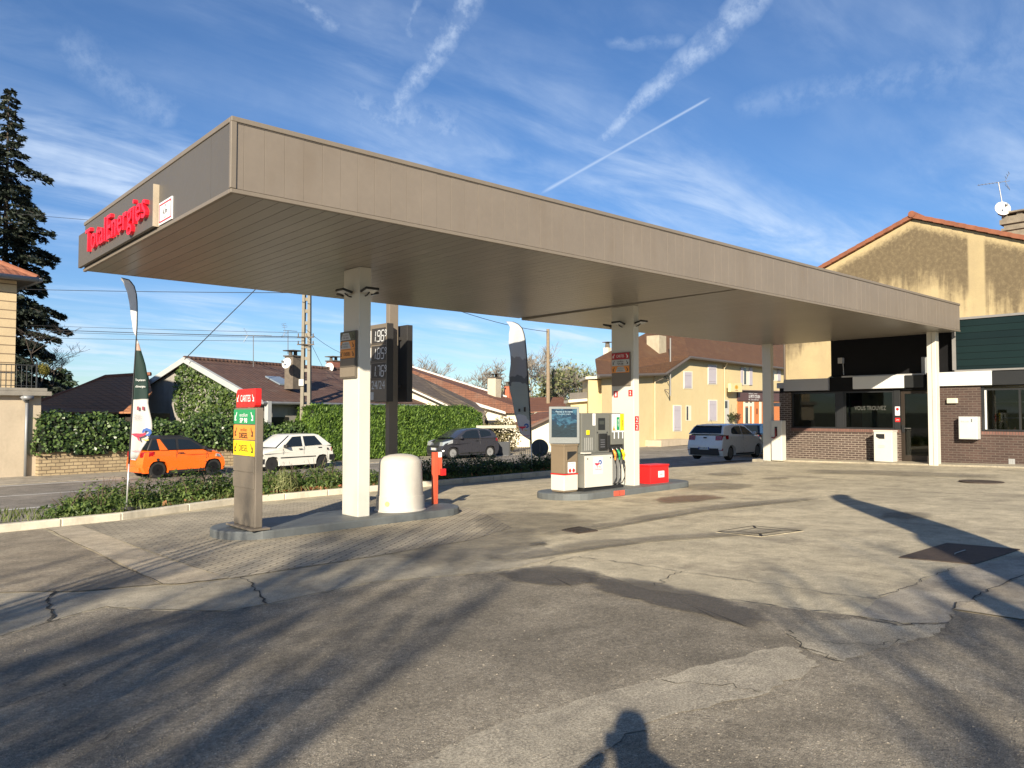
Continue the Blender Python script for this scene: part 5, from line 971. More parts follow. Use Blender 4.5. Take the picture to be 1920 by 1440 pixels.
for y in (.5, 1., 1.5, 2.): b.tube([W2(x_, y, zr0), W2(x_, y, zr0+.82)], .010, 5)
b.tube([W2(x_, -.05, zr0+.82), W2(x_, 2.2, zr0+.82)], .016, 5); b.tube([W2(x_, -.05, zr0), W2(x_, -.05, zr0+.95)], .03, 6); b.build('balcony_railing', M_IRONB, tw)
b = MB(); lb(b, -5, .33, zr0+.2, -3.8, .345, ze_-.9); b.build('shutter', mat('faded_shutter', (.3, .25, .2), .6), tw)
# ---------------------------------------------------------------- low stone wall with ivy
def stonewall():
    b = NB('rubble_stone'); v = b.vec(axes=('u', R_(6))); wz = b.N.new('ShaderNodeTexNoise'); b.L.new(v, wz.inputs['Vector']); wz.inputs['Scale'].default_value = 3.
    va = b.N.new('ShaderNodeVectorMath'); va.operation = 'MULTIPLY_ADD'; b.L.new(wz.outputs['Color'], va.inputs[0]); va.inputs[1].default_value = (.09, .05, 0); b.L.new(v, va.inputs[2])
    bc, bf = b.brick(va.outputs[0], .30, .125, (.40, .31, .185), (.30, .225, .135), (.16, .12, .075), .014, .5, 0, .5); n = b.noise(2, 5, .7); n2 = b.noise(40, 3)
    c = b.mix(.6, bc, b.mix(n, (.45, .45, .45), (1.6, 1.6, 1.6)), 'MULTIPLY'); c = b.mix(.4, c, b.mix(n2, (.4, .4, .4), (1.6, 1.6, 1.6)), 'MULTIPLY'); b.bump(b.math('ADD', b.math('SUBTRACT', 1, bf), b.math('MULTIPLY', n2, .4)), .8, .03); return b.fin(c, .9)
def sn(x, n): return atplane(x, 800, rp(0, n), RD).dot(RD)
s0, s1 = sn(74, 31.3), sn(566, 31.3)
wl = thing('stone_wall', 'low ochre rubble stone wall beneath the ivy hedge', 'wall', rp(s0, 31.3)); b = MB(); b.prism([rp(s0, 31.3, ZR-.1), rp(s1, 31.3, ZR-.1), rp(s1, 31.75, ZR-.1), rp(s0, 31.75, ZR-.1)], (0, 0, .98)); b.build('masonry', stonewall(), wl)
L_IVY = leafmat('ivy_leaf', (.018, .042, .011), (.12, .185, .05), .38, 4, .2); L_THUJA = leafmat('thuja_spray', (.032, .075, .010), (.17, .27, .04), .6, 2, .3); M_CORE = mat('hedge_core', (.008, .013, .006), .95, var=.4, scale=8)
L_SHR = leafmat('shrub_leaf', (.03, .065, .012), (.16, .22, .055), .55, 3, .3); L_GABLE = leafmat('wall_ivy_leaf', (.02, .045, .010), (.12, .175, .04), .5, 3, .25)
def bumpy(s, n, k=1.): return .5+.5*(.5*np.sin(s*1.7*k+n*2.1)+.3*np.sin(s*4.1*k+1.3+n*3.3)+.2*np.sin(s*9.7*k+.7))
def hedge(name, label, cat, sa, sb, n0, n1, zb, ztop, m, dens, size, aspect, jit, up=None, amp=.25, core=.16):
    t = thing(name, label, cat, rp(sa, n0)); Ln = sb-sa; P = []; Nn = []
    cnt = int(dens*Ln*(ztop(0)-zb(0))); s = rng.uniform(0, Ln, cnt); h = rng.random(cnt); za = np.array([zb(q) for q in s]); zt2 = np.array([ztop(q) for q in s])
    z = za+(zt2-za)*h; off = amp*bumpy(s, z*1.3)*np.sin(np.clip(h, .02, .98)*math.pi)**.35+rng.normal(0, .05, cnt)+.22*h**4
    def w(s, n, z): return np.stack([RD.x*s+RN.x*n, RD.y*s+RN.y*n, z], 1)
    P.append(w(sa+s, n0-off+.25*h**3, z)); Nn.append(np.tile([-RN.x, -RN.y, .35], (cnt, 1)))
    ct = int(dens*.7*Ln*(n1-n0)); s = rng.uniform(0, Ln, ct); q = rng.uniform(0, n1-n0, ct); zt2 = np.array([ztop(v) for v in s]); P.append(w(sa+s, n0+q, zt2+rng.normal(0, .07, ct)+.1*bumpy(s, q*2, 2.)-.06)); Nn.append(np.tile([0, 0, 1.], (ct, 1)))
    for se, sg in ((0, -1), (Ln, 1)):
        ce = int(dens*(n1-n0)*(ztop(se)-zb(se))); q = rng.uniform(0, n1-n0, ce); h = rng.random(ce); P.append(w(sa+se+sg*(.1*bumpy(q, h*3)-.25*h**3)+rng.normal(0, .05, ce), n0+q, zb(se)+(ztop(se)-zb(se))*h)); Nn.append(np.tile([RD.x*sg, RD.y*sg, .3], (ce, 1)))
    P = np.concatenate(P); Nn = np.concatenate(Nn); ud = None if up is None else np.tile(up, (len(P), 1))
    leaves('foliage', P, Nn, size, m, t, aspect, jit, ud, bend=.12)
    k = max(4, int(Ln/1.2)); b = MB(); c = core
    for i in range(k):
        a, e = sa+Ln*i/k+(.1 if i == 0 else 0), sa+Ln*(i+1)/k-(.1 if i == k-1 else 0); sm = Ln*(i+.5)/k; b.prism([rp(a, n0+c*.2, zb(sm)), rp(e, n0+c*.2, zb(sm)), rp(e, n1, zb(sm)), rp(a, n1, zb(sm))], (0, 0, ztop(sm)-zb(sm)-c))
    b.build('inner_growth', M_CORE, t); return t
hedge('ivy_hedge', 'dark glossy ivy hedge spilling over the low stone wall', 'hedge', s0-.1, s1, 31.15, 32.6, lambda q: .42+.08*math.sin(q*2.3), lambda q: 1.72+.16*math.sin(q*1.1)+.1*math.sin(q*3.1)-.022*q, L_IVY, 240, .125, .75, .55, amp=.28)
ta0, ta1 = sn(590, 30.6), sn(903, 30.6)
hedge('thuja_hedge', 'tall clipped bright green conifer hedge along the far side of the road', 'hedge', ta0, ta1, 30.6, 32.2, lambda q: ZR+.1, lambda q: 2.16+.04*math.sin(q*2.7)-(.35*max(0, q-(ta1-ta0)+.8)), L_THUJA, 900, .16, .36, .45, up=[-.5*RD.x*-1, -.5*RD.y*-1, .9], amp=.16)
# ---------------------------------------------------------------- houses beyond the hedges
def slab(b, pts, th=.1): b.prism([Vector(p) for p in pts], (0, 0, th)); return b
M_DTILE = tilemat('brown_roof_tiles', R_(20), .52, (.135, .07, .048), (.095, .052, .038), (.03, .02, .016), .24, .34, .3); M_BTILE = tilemat('barn_roof_tiles', R_(6), .5, (.34, .145, .065), (.40, .16, .065), (.06, .03, .018), .2, .27, .3, (.14, .10, .05))
M_OTILE = tilemat('orange_roof_tiles', R_(20), .5, (.50, .14, .05), (.42, .115, .045), (.12, .035, .02), .26, .36, .05); M_RBT = tilemat('redbrown_roof_tiles', R_(10), .5, (.185, .075, .04), (.15, .062, .037), (.05, .025, .02), .24, .33, .2); M_GTILE = tilemat('greybrown_roof_tiles', R_(10), .5, (.14, .105, .075), (.10, .078, .06), (.03, .025, .02), .24, .4, .3)
M_BARGE = mat('pale_bargeboard', (.42, .43, .42), .6, var=.1); M_WHITEW = mat('white_render', (.66, .60, .47), .85, var=.07, dirt=(.15, (.5, .42, .3))); M_GRAYW = mat('grey_render', (.30, .28, .25), .9, var=.2, dirt=(.5, (.15, .13, .11)))
# house with the ivy-covered gable
e1_ = Vector((math.cos(R_(20)), math.sin(R_(20)), 0)); g_ = Vector((-e1_.y, e1_.x, 0)); Cg = atd(487, 752, 34.5); Ap = atplane(345, 672, Cg, g_); hw = (Ap-Cg).dot(g_); zE = Cg.z; LH = 15.
ih = thing('ivy_house', 'brown roofed house whose gable is covered with green ivy', 'house', (Cg.x, Cg.y, ZR)); base = Vector((Cg.x, Cg.y, ZR)); hp = lambda a, c, z: Vector((Cg.x, Cg.y, 0))+e1_*a+g_*c+ZV*z
b = MB(); i_ = .35; b.prism([hp(.25, i_, ZR), hp(.25, i_, zE+.1), hp(.25, hw, Ap.z-.2), hp(.25, 2*hw-i_, zE+.1), hp(.25, 2*hw-i_, ZR)], e1_*(LH-.5)); b.build('wall', M_GRAYW, ih)
b = MB()
for c0, c1 in ((0, hw), (2*hw, hw)):
    p = [hp(0, c0, zE), hp(LH, c0, zE), hp(LH, c1, Ap.z), hp(0, c1, Ap.z)]; b.hexa([q-ZV*.12 for q in p]+p)
rf = b.build('roof', M_DTILE, ih)
b = MB()
for c0, c1 in ((-.02, hw), (2*hw+.02, hw)):
    p, q = hp(-.04, c0, zE-.02), hp(-.04, c1, Ap.z+.02); b.hexa([p-ZV*.22, p-ZV*.22+e1_*.06, q-ZV*.22+e1_*.06, q-ZV*.22, p+ZV*.05, p+ZV*.05+e1_*.22, q+ZV*.05+e1_*.22, q+ZV*.05])
b.build('bargeboard', M_BARGE, ih); b = MB(); b.tube([hp(0, hw, Ap.z+.02), hp(LH, hw, Ap.z+.02)], .11, 8); b.build('ridge_tile', M_DTILE, rf); b = MB(); b.tube([hp(.1, -.08, zE-.08), hp(LH, -.08, zE-.12)], .07, 8); b.build('gutter', M_ZINC, ih)
b = MB(); sk = [hp(3.2, 2.0, 0), hp(4.2, 2.0, 0), hp(4.2, 3.0, 0), hp(3.2, 3.0, 0)]; sl_ = (Ap.z-zE)/hw; b.prism([Vector((p.x, p.y, zE+sl_*(2.0 if i < 2 else 3.0)+.02)) for i, p in enumerate(sk)], (0, 0, .07)); b.build('skylight', mat('skylight_glass', (.20, .24, .28), .08), rf)
b = MB(); b.obox(hp(.9, i_-.03, ZR+.6), e1_*1.2, g_*.02, ZV*1.5); b.obox(hp(3.0, i_-.03, ZR), e1_*2.4, g_*.02, ZV*2.2); b.build('dark_doors', mat('dark_door', (.02, .018, .016), .6), ih); b = MB(); b.obox(hp(.35, i_-.5, ZR), e1_*.22, g_*.22, ZV*(zE-ZR)); b.build('porch_post', M_BARGE, ih)
n = 5600; c = rng.uniform(i_, hw*1.3, n); z = ZR+rng.random(n)*(Ap.z-ZR); top = zE+(hw-np.abs(c-hw))*sl_-.25; lim = np.where(c > hw*1.0, -.4+(c-hw*1.0)*5+.5*np.sin(z*2), -9); ok = (z < top) & (z > lim); c, z = c[ok], z[ok]; cov = .16+.12*np.sin(c*1.9+z*1.3)+rng.normal(0, .04, len(c))
P = np.stack([Cg.x+e1_.x*(.25-cov)+g_.x*c, Cg.y+e1_.y*(.25-cov)+g_.y*c, z], 1); leaves('gable_ivy', P, np.tile([-e1_.x, -e1_.y, .35], (len(P), 1)), .17, L_GABLE, ih, .75, .5)
def chimney(root, px, py0, py1, d, w, m, cap=True, ang=R_(20), name='chimney'):
    o = atd(px, py1, d); h = atd(px, py0, d).z-o.z; a = Vector((math.cos(ang), math.sin(ang), 0)); s = Vector((-a.y, a.x, 0)); b = MB(); b.obox(o-a*w/2-s*w/2-ZV*.8, a*w, s*w, ZV*(h+.8)); ck = b.build(name, m, root)
    if cap:
        q = o+ZV*h; b = MB(); b.obox(q-a*w*.6-s*w*.6, a*w*1.2, s*w*1.2, ZV*.06)
        for k in (-.3, .3): b.cyl(q+a*w*k+ZV*.06, q+a*w*k+ZV*.26, .10, .09, 8)
        b.obox(q-a*w*.62-s*w*.62+ZV*.27, a*w*1.24, s*w*1.24, ZV*.05); b.build('chimney_cap', mat('sooty_stone', (.10, .085, .07), .9, var=.3), ck)
    return o
M_SOOT = mat('dark_stone', (.14, .115, .09), .9, var=.35, scale=6, bump=.4)
o = chimney(rf, 549, 669, 699, 38.0, .55, M_SOOT); q = atd(537.5, 681, 36.9); dish('satellite dish on the dark chimney nearest the concrete pole', q, .27, (-.9, -.4, .25), o+ZV*.2)
M_ANT = MATS['aerial_metal']
aerial('tall thin television aerial left of the concrete pole above the brown roof', atd(475, 688, 37), atd(475, 629, 37), yaw=R_(-20), boom=1.3); aerial('small television aerial on the chimney beside the concrete pole', atd(540, 664, 38), atd(540, 620, 38), yaw=R_(10), boom=.8)
def vp_(b, pts, th=.15): P = [atd(*p) for p in pts]; b.prism(P, F0*th); return b
def ppoly(b, pts, back=.08): P = [atd(*p) for p in pts]; b.prism([p-ZV*back for p in P], (0, 0, back)); return b
# orange roofed house behind it
oh = thing('orange_roof_house', 'house with a bright orange tiled roof behind the concrete pole', 'house', atd(600, 770, 46) * 1); b = MB(); ppoly(b, [(560, 716, 46), (690, 766, 44.5), (690, 703, 50), (560, 702, 52)]); rf2 = b.build('roof', M_OTILE, oh); b = MB(); vp_(b, [(560, 719, 46), (690, 769, 44.4), (690, 900, 44.4), (560, 900, 46)], 4); b.build('wall', M_GRAYW, oh)
b = MB(); P = [atd(558, 711, 45.9), atd(692, 761, 44.3)]; b.tube(P, .09, 6); b.build('verge', mat('white_verge', (.62, .58, .52), .8), oh)
o = chimney(rf2, 625, 678, 702, 47, .6, mat('red_chimney_brick', (.22, .085, .06), .85, var=.3, scale=6), ang=R_(10)); q = atd(617, 690, 45.8); dish('satellite dish on the brick chimney over the orange roof', q, .32, (-.9, -.45, .2), o+ZV*.1)
# barn
bh = thing('barn', 'old barn with a sagging dark tiled roof behind the ivy hedge', 'barn', atd(150, 790, 36)); b = MB(); ppoly(b, [(60, 773, 34), (250, 772, 33.6), (285, 735, 36), (278, 703, 38.5), (247, 705, 38.5), (198, 708, 38.3), (147, 729, 38), (75, 754, 37.5), (60, 760, 37.5)]); rb_ = b.build('roof', M_BTILE, bh)
b = MB(); vp_(b, [(60, 776, 34.4), (262, 775, 34), (262, 880, 34), (60, 880, 34.4)], 3); b.build('wall', mat('dark_boards', (.035, .028, .022), .9, var=.3), bh); b = MB(); P = [atd(*p) for p in ((283, 702, 38.6), (247, 704, 38.6), (198, 707, 38.4), (147, 728, 38.1), (75, 753, 37.6))]; b.tube([p+ZV*.02 for p in P], .10, 7); b.build('ridge_tile', M_VERGE, rb_)
# white gabled houses to the right of the totem
mh = thing('white_gable_house', 'cream house with a greyish tiled roof sloping down behind the thuja hedge', 'house', atd(820, 800, 46)); b = MB(); vp_(b, [(748, 719, 46), (770, 726, 46), (852, 766, 46), (903, 772, 46), (903, 900, 46), (748, 900, 46)], 6); b.build('wall', M_WHITEW, mh)
b = MB(); ppoly(b, [(748, 715, 45.6), (775, 727, 45.6), (852, 762, 45.6), (910, 772, 45.2), (892, 755, 49), (778, 702, 49.5), (748, 689, 49.7)]); b.build('roof', M_GTILE, mh); b = MB(); vp_(b, [(748, 718, 45.5), (775, 730, 45.5), (852, 765, 45.5), (852, 768.5, 45.5), (775, 733.5, 45.5), (748, 721.5, 45.5)], .2); b.build('verge', MATS['white_verge'], mh); b = MB(); P = [atd(913, 771, 45.2), atd(898, 791, 45.2)]; b.tube(P, .06, 6); b.build('gutter', M_SOOT, mh)
m2 = thing('brown_roof_house', 'cream house with a long brown roof and white verge right of the totem', 'house', atd(920, 800, 52)); b = MB(); vp_(b, [(748, 689, 51), (780, 706, 51), (890, 756, 51), (950, 774, 51), (1060, 774, 51), (1060, 900, 51), (748, 900, 51)], 6); w2_ = b.build('wall', M_WHITEW, m2)
b = MB(); ppoly(b, [(748, 683, 50.6), (780, 702, 50.6), (890, 752, 50.6), (948, 772, 50.6), (1002, 772, 50.6), (952, 745, 55), (780, 691, 56), (748, 680, 56.2)]); r2_ = b.build('roof', M_RBT, m2); b = MB(); vp_(b, [(748, 686, 50.5), (780, 704, 50.5), (890, 754, 50.5), (948, 772, 50.5), (948, 776.5, 50.5), (890, 760, 50.5), (780, 709, 50.5), (748, 692, 50.5)], .25); b.build('verge', MATS['white_verge'], m2); b = MB(); P = [atd(*p) for p in ((748, 680, 56.2), (780, 690.5, 56), (950, 744.5, 55))]; b.tube(P, .09, 6); b.build('ridge_tile', MATS['white_verge'], r2_)
b = MB(); vp_(b, [(908, 788, 50.9), (937, 788, 50.9), (937, 796, 50.9), (908, 796, 50.9)], .09); b.build('window', mat('dark_window', (.03, .03, .035), .2), w2_)
chimney(r2_, 927, 709, 752, 54, .68, mat('pale_chimney', (.5, .44, .34), .9, var=.15), ang=R_(15)); chimney(r2_, 953, 724, 752, 56, .42, mat('orange_chimney', (.42, .13, .07), .9, var=.2), ang=R_(15))
m3 = thing('red_roof_house', 'low house with a reddish roof behind the grey feather flag', 'house', atd(1000, 800, 57)); b = MB(); ppoly(b, [(930, 772, 56), (1064, 770, 55), (1056, 744, 60), (930, 746, 61)]); b.build('roof', M_RBT, m3); b = MB(); vp_(b, [(930, 775, 56.3), (1060, 773, 55.3), (1060, 900, 55.3), (930, 900, 56.3)], 4); b.build('wall', M_WHITEW, m3)
gr_ = thing('garage', 'small white garage with a brown tiled lean-to roof beside the round sign', 'garage', atd(1040, 850, 45)); b = MB(); vp_(b, [(997, 800, 45), (1042, 779, 45), (1095, 779, 45), (1095, 900, 45), (997, 900, 45)], 5); b.build('wall', M_WHITEW, gr_); b = MB(); ppoly(b, [(950, 799, 44.7), (997, 799, 44.7), (1042, 777, 44.7), (1100, 777, 44.7), (1060, 768, 48), (1005, 774, 48)]); b.build('roof', M_RBT, gr_); b = MB(); P = [atd(*p) for p in ((995, 800, 44.6), (1042, 778, 44.6), (1098, 778, 44.6))]; b.tube(P, .09, 6); b.build('verge', mat('brown_verge', (.14, .09, .07), .7), gr_)
gw = thing('garden_gate', 'dark grey garden gate behind the grey car', 'gate', atd(945, 858, 41.5)); b = MB(); vp_(b, [(930, 829, 41.5), (954, 828, 41.5), (954, 858, 41.5), (930, 859, 41.5)], .06); b.build('panel', mat('gate_grey', (.03, .034, .042), .5), gw); b = MB(); vp_(b, [(954, 824, 41.5), (957, 824, 41.5), (957, 859, 41.5), (954, 859, 41.5)], .12); b.build('gate_post', M_BLACK, gw)
g2 = thing('garden_gate', 'small black barred garden gate below the grey feather flag', 'gate', atd(985, 855, 42)); b = MB()
for i in range(8): vp_(b, [(973+4*i, 838, 42), (974+4*i, 838, 42), (974+4*i, 856, 42), (973+4*i, 856, 42)], .04)
vp_(b, [(972, 841, 41.99), (1003, 841, 41.99), (1003, 842.5, 41.99), (972, 842.5, 41.99)], .03); b.build('bars', M_BLACK, g2)
bw = thing('garden_wall', 'pale beam topped garden wall behind the grey car', 'wall', atd(930, 850, 42.5)); b = MB(); vp_(b, [(893, 798, 42.5), (968, 797, 42.5), (968, 803, 42.5), (893, 803, 42.5)], .3); vp_(b, [(893, 803, 42.6), (900, 803, 42.6), (900, 862, 42.6), (893, 862, 42.6)], .2); b.build('beam', mat('pale_beam', (.46, .42, .33), .9, var=.2), bw)
# ---------------------------------------------------------------- yellow house
Q0 = atz(1204, 838, ZR); YD8 = Vector((math.cos(R_(8)), math.sin(R_(8)), 0)); YN8 = Vector((-YD8.y, YD8.x, 0)); _v = ray(1133, 773); YBK = Vector((_v.x, _v.y, 0)).normalized(); yp = lambda x, y, off=0.: atplane(x, y, Q0-YN8*off, YD8)
M_YEL = mat('yellow_render', (.60, .485, .265), .88, var=.08, scale=.5, bump=.15, dirt=(.3, (.55, .37, .17)))
yh = thing('yellow_house', 'long yellow house with lilac shutters and a brown roof across the road', 'house', (Q0.x, Q0.y, ZR)); bot = lambda x: Vector((yp(x, 800).x, yp(x, 800).y, ZR-.1))
b = MB(); b.prism([bot(1128), yp(1128, 705), yp(1243, 702), yp(1292, 670), yp(1500, 696), bot(1500)], YBK*7); b.build('wall', M_YEL, yh)
E0 = [yp(1120, 702, .5), yp(1246, 699, .5), yp(1292, 667.5, .5), yp(1510, 694, .5)]; up_ = YBK*6.5+ZV*3.6
b = MB(); P = [E0[0], E0[1], E0[2], E0[3], E0[3]+up_*1.25, E0[2]+up_*1.05, atd(1215, 628, (E0[1]-EYE).dot(FW)+5.5), atd(1116, 673, (E0[0]-EYE).dot(FW)+2.4)]; b.prism([p-ZV*.14 for p in P], (0, 0, .14)); yr = b.build('roof', tilemat('house_roof_tiles', R_(8), .5, (.135, .064, .028), (.105, .05, .024), (.06, .03, .016), .22, .30, .25, (.20, .13, .07)), yh)
b = MB(); b.tube([p-ZV*.1-YN8*.08 for p in E0], .10, 8); gt = b.build('gutter', mat('brown_gutter', (.13, .11, .095), .5, .2), yh); b = MB()
for px_, ya_, yb_ in ((1228, 706, 835), (1358, 683, 830)): b.tube([yp(px_, ya_, .10), yp(px_, yb_, .10)], .05, 6)
b.tube([yp(1364, 680, .45), yp(1360, 688, .2), yp(1357, 690, .10)], .05, 6); b.build('downpipe', mat('cream_pipe', (.5, .42, .27), .6), yh)
M_LIL = mat('lilac_shutter', (.47, .43, .46), .6, var=.06); M_WTRIM = mat('white_surround', (.72, .66, .52), .8, var=.06); M_PANED = mat('dark_pane', (.05, .055, .06), .12)
def shut(x0, y0, x1, y1):
    b = MB(); P = [yp(x0-1.6, y0-1.8, .03), yp(x1+1.6, y0-1.4, .03), yp(x1+1.6, y1+2, .03), yp(x0-1.6, y1+2.2, .03)]; b.prism(P, YN8*.028); w = b.build('window', M_WTRIM, yh); P = [yp(x0, y0, .07), yp(x1, y0+.5, .07), yp(x1, y1, .07), yp(x0, y1+.2, .07)]; b = MB(); b.prism(P, YN8*.038); b.build('shutter', M_LIL, w)
    b = MB(); 
    for yy in (y0+(y1-y0)*.16, y0+(y1-y0)*.84): b.prism([yp(x0+.5, yy, .09), yp(x1-.5, yy+.3, .09), yp(x1-.5, yy+1.6, .09), yp(x0+.5, yy+1.3, .09)], YN8*.019)
    b.build('cross_bar', M_LIL, w)
for q in ((1283.5, 697.5, 1297, 727), (1329, 685, 1343, 719), (1264, 761, 1276.5, 807), (1330, 751, 1343.5, 788)): shut(*q)
def openwin(x0, y0, x1, y1, sl=0., sr=0.):
    b = MB(); P = [yp(x0, y0, .02), yp(x1, y0+.6, .02), yp(x1, y1, .02), yp(x0, y1, .02)]; b.prism(P, YN8*.018); w = b.build('window', M_WTRIM, yh); k = (x1-x0)*.42; b = MB(); b.prism([yp(x0+.8, y0+2, .03), yp(x0+k, y0+2, .03), yp(x0+k, y1-1.5, .03), yp(x0+.8, y1-1.5, .03)], YN8*.009); b.build('pane', M_PANED, w)
    for a, c in ((x0-sl, x0), (x1, x1+sr)):
        if c-a > 1: b = MB(); b.prism([yp(a, y0+1, .08), yp(c-.4, y0+1, .08), yp(c-.4, y1, .08), yp(a, y1, .08)], YN8*.04); b.build('shutter', M_LIL, w)
openwin(1394.5, 688, 1405.5, 722, 5, 6); openwin(1446.5, 692, 1458.5, 714, 2, 6); openwin(1286.5, 760, 1296, 789)
b = MB(); b.prism([yp(1357.5, 750, .03), yp(1367, 750, .03), yp(1367, 805, .03), yp(1357.5, 805, .03)], YN8*.03); dw = b.build('door', mat('pale_door', (.55, .53, .48), .6), yh); b = MB(); b.prism([yp(1359, 752, .05), yp(1364, 752, .05), yp(1364, 765, .05), yp(1359, 765, .05)], YN8*.02); b.build('pane', M_PANED, dw)
b = MB(); b.prism([yp(1240, 838, 1.2), yp(1292, 834, 1.2), yp(1292, 823, 1.2), yp(1240, 826, 1.2)], YN8*1.2); b.build('steps', M_PLAST, yh)
# restaurant front
b = MB(); b.prism([yp(1384, 733, .12), yp(1470, 736, .12), yp(1470, 752.5, .12), yp(1384, 751.5, .12)], YN8*.12); rb2 = b.build('shop_sign', mat('brown_sign', (.10, .05, .045), .5), yh); b = MB(); b.prism([yp(1383, 730.5, .3), yp(1470, 733, .3), yp(1470, 735, .3), yp(1383, 732.5, .3)], YN8*.3); b.build('sign_hood', mat('hood_brown', (.16, .11, .09), .6), rb2)
cdx = (yp(1440, 745)-yp(1400, 745)).normalized()
text('LE PETIT COUSIN', M_WTXT, rb2, yp(1414.5, 743.6, .125), YD8, ZV, (2.3, .27), bold=.01); text('restaurant · traiteur', M_WTXT, rb2, yp(1412, 737.8, .125), YD8, ZV, (1.8, .10)); text('bar · cuisine traditionnelle', M_WTXT, rb2, yp(1413, 749.3, .125), YD8, ZV, (2.1, .10))
b = MB(); b.prism([yp(1383, 753, .05), yp(1470, 754, .05), yp(1470, 812, .05), yp(1383, 812, .05)], YN8*.05); sf = b.build('shop_front', mat('front_orange', (.60, .20, .06), .6, var=.06), yh)
b = MB()
for x0, x1 in ((1395, 1397.5), (1404, 1406), (1411, 1414), (1424.5, 1428)): b.prism([yp(x0, 753.5, .10), yp(x1, 753.5, .10), yp(x1, 812, .10), yp(x0, 812, .10)], YN8*.048)
b.prism([yp(1397.6, 755.5, .09), yp(1411, 755.5, .09), yp(1411, 762, .09), yp(1397.6, 762, .09)], YN8*.03); b.build('white_frame', M_WTRIM, sf)
b = MB(); b.prism([yp(1397.8, 764, .07), yp(1403.8, 764, .07), yp(1403.8, 800, .07), yp(1397.8, 800, .07)], YN8*.018); b.prism([yp(1397.8, 753.5, .07), yp(1411, 753.5, .07), yp(1411, 755.3, .07), yp(1397.8, 755.3, .07)], YN8*.018); b.build('door_pane', M_PANED, sf); b = MB(); b.prism([yp(1418, 766, .07), yp(1421, 766, .07), yp(1421, 776, .07), yp(1418, 776, .07)], YN8*.018); b.build('menu_mark', mat('brown_mark', (.25, .07, .02), .6), sf)
psn = thing('hanging_sign', 'square cream sign sticking out from the yellow house above the restaurant', 'sign', yp(1382, 727, .9)); P = [yp(1370.5, 719, .7), yp(1391.5, 718, .7), yp(1391.5, 735, .7), yp(1370.5, 734.5, .7)]; b = MB(); b.prism(P, YN8*.25); bx_ = b.build('box', mat('sign_cream', (.72, .60, .30), .5), psn); b = MB(); q = yp(1381, 726, .712); b.add([q+YD8*(.30*math.cos(a))+ZV*(.17*math.sin(a)) for a in np.linspace(0, 6.283, 24)[:-1]], [tuple(range(23))]); b.build('oval', mat('sign_gold', (.62, .36, .04), .5), bx_, fix=False); text('Bar', mat('sign_red', (.45, .08, .02), .5), bx_, yp(1381, 725.5, .715), YD8, ZV, (.22, .12)); text('restaurant', MATS['sign_red'], bx_, yp(1381, 732, .712), YD8, ZV, (.5, .07)); b = MB(); b.tube([yp(1391, 727, .6), yp(1391, 727, 0)], .03, 6); b.build('arm', M_BLACK, psn)
L_PLANT = leafmat('basket_leaf', (.02, .035, .012), (.08, .085, .03), .6, 5)
for lab, px_, m_ in (('dark green hanging plant basket left of the restaurant door', 1372, L_PLANT), ('reddish hanging plant basket right next to the restaurant orange panel', 1382, leafmat('basket_leaf_red', (.05, .03, .02), (.13, .07, .04), .6, 5))):
    t = thing('hanging_basket', lab, 'plant', yp(px_, 783, .4)); c = np.array(yp(px_, 782, .4)); P = c+rng.normal(0, .14, (260, 3)); leaves('foliage', P, P-c, .12, m_, t, .7, .6); b = MB(); q = Vector(c); b.lathe([(.05, -.25), (.14, -.12), (.16, 0)], q, 12); b.tube([q+ZV*.1, q+ZV*1.0], .01, 4); b.build('pot', M_BLACK, t)
ms = thing('service_mast', 'grey pipe mast with brackets on the yellow house front', 'mast', yp(1257, 730, .4)); b = MB(); b.tube([yp(1257, 742, .45), yp(1257, 634, .45)], .05, 8); b.build('pole', mat('galvanised', (.3, .29, .27), .5, .4), ms); b = MB()
for y0_ in (706, 731): b.tube([yp(1257, y0_, .45), yp(1246, y0_-1, .05)], .03, 6); b.tube([yp(1257, y0_+10, .45), yp(1246, y0_, .05)], .03, 6)
b.tube([yp(1228, 716, .1), yp(1242, 710, .4), yp(1250, 704, .45)], .03, 6); b.build('bracket', M_SOOT, ms)
o = chimney(yr, 1231, 630, 664, 55, 1.0, mat('chimney_plaster', (.40, .34, .24), .9, var=.25, scale=3), cap=False, ang=R_(8)); b = MB(); o2 = atd(1230, 667, 54.4); b.obox(o2-YD8*.65-ZV*.1, YD8*1.3, YN8*1.1, ZV*.15); b.build('chimney_flashing', M_ZINC, yr)
chimney(yr, 1139, 652, 672, 57, .42, M_WHITEW, cap=False, ang=R_(8), name='chimney_stack'); b = MB(); o2 = atd(1139, 652, 57); b.cyl(o2-ZV*.02, o2+ZV*.38, .19, .15, 10); b.obox(o2-Vector((.28, .28, -.38)), (.56, 0, 0), (0, .56, 0), (0, 0, .05)); b.build('chimney_pot', M_SOOT, yr)
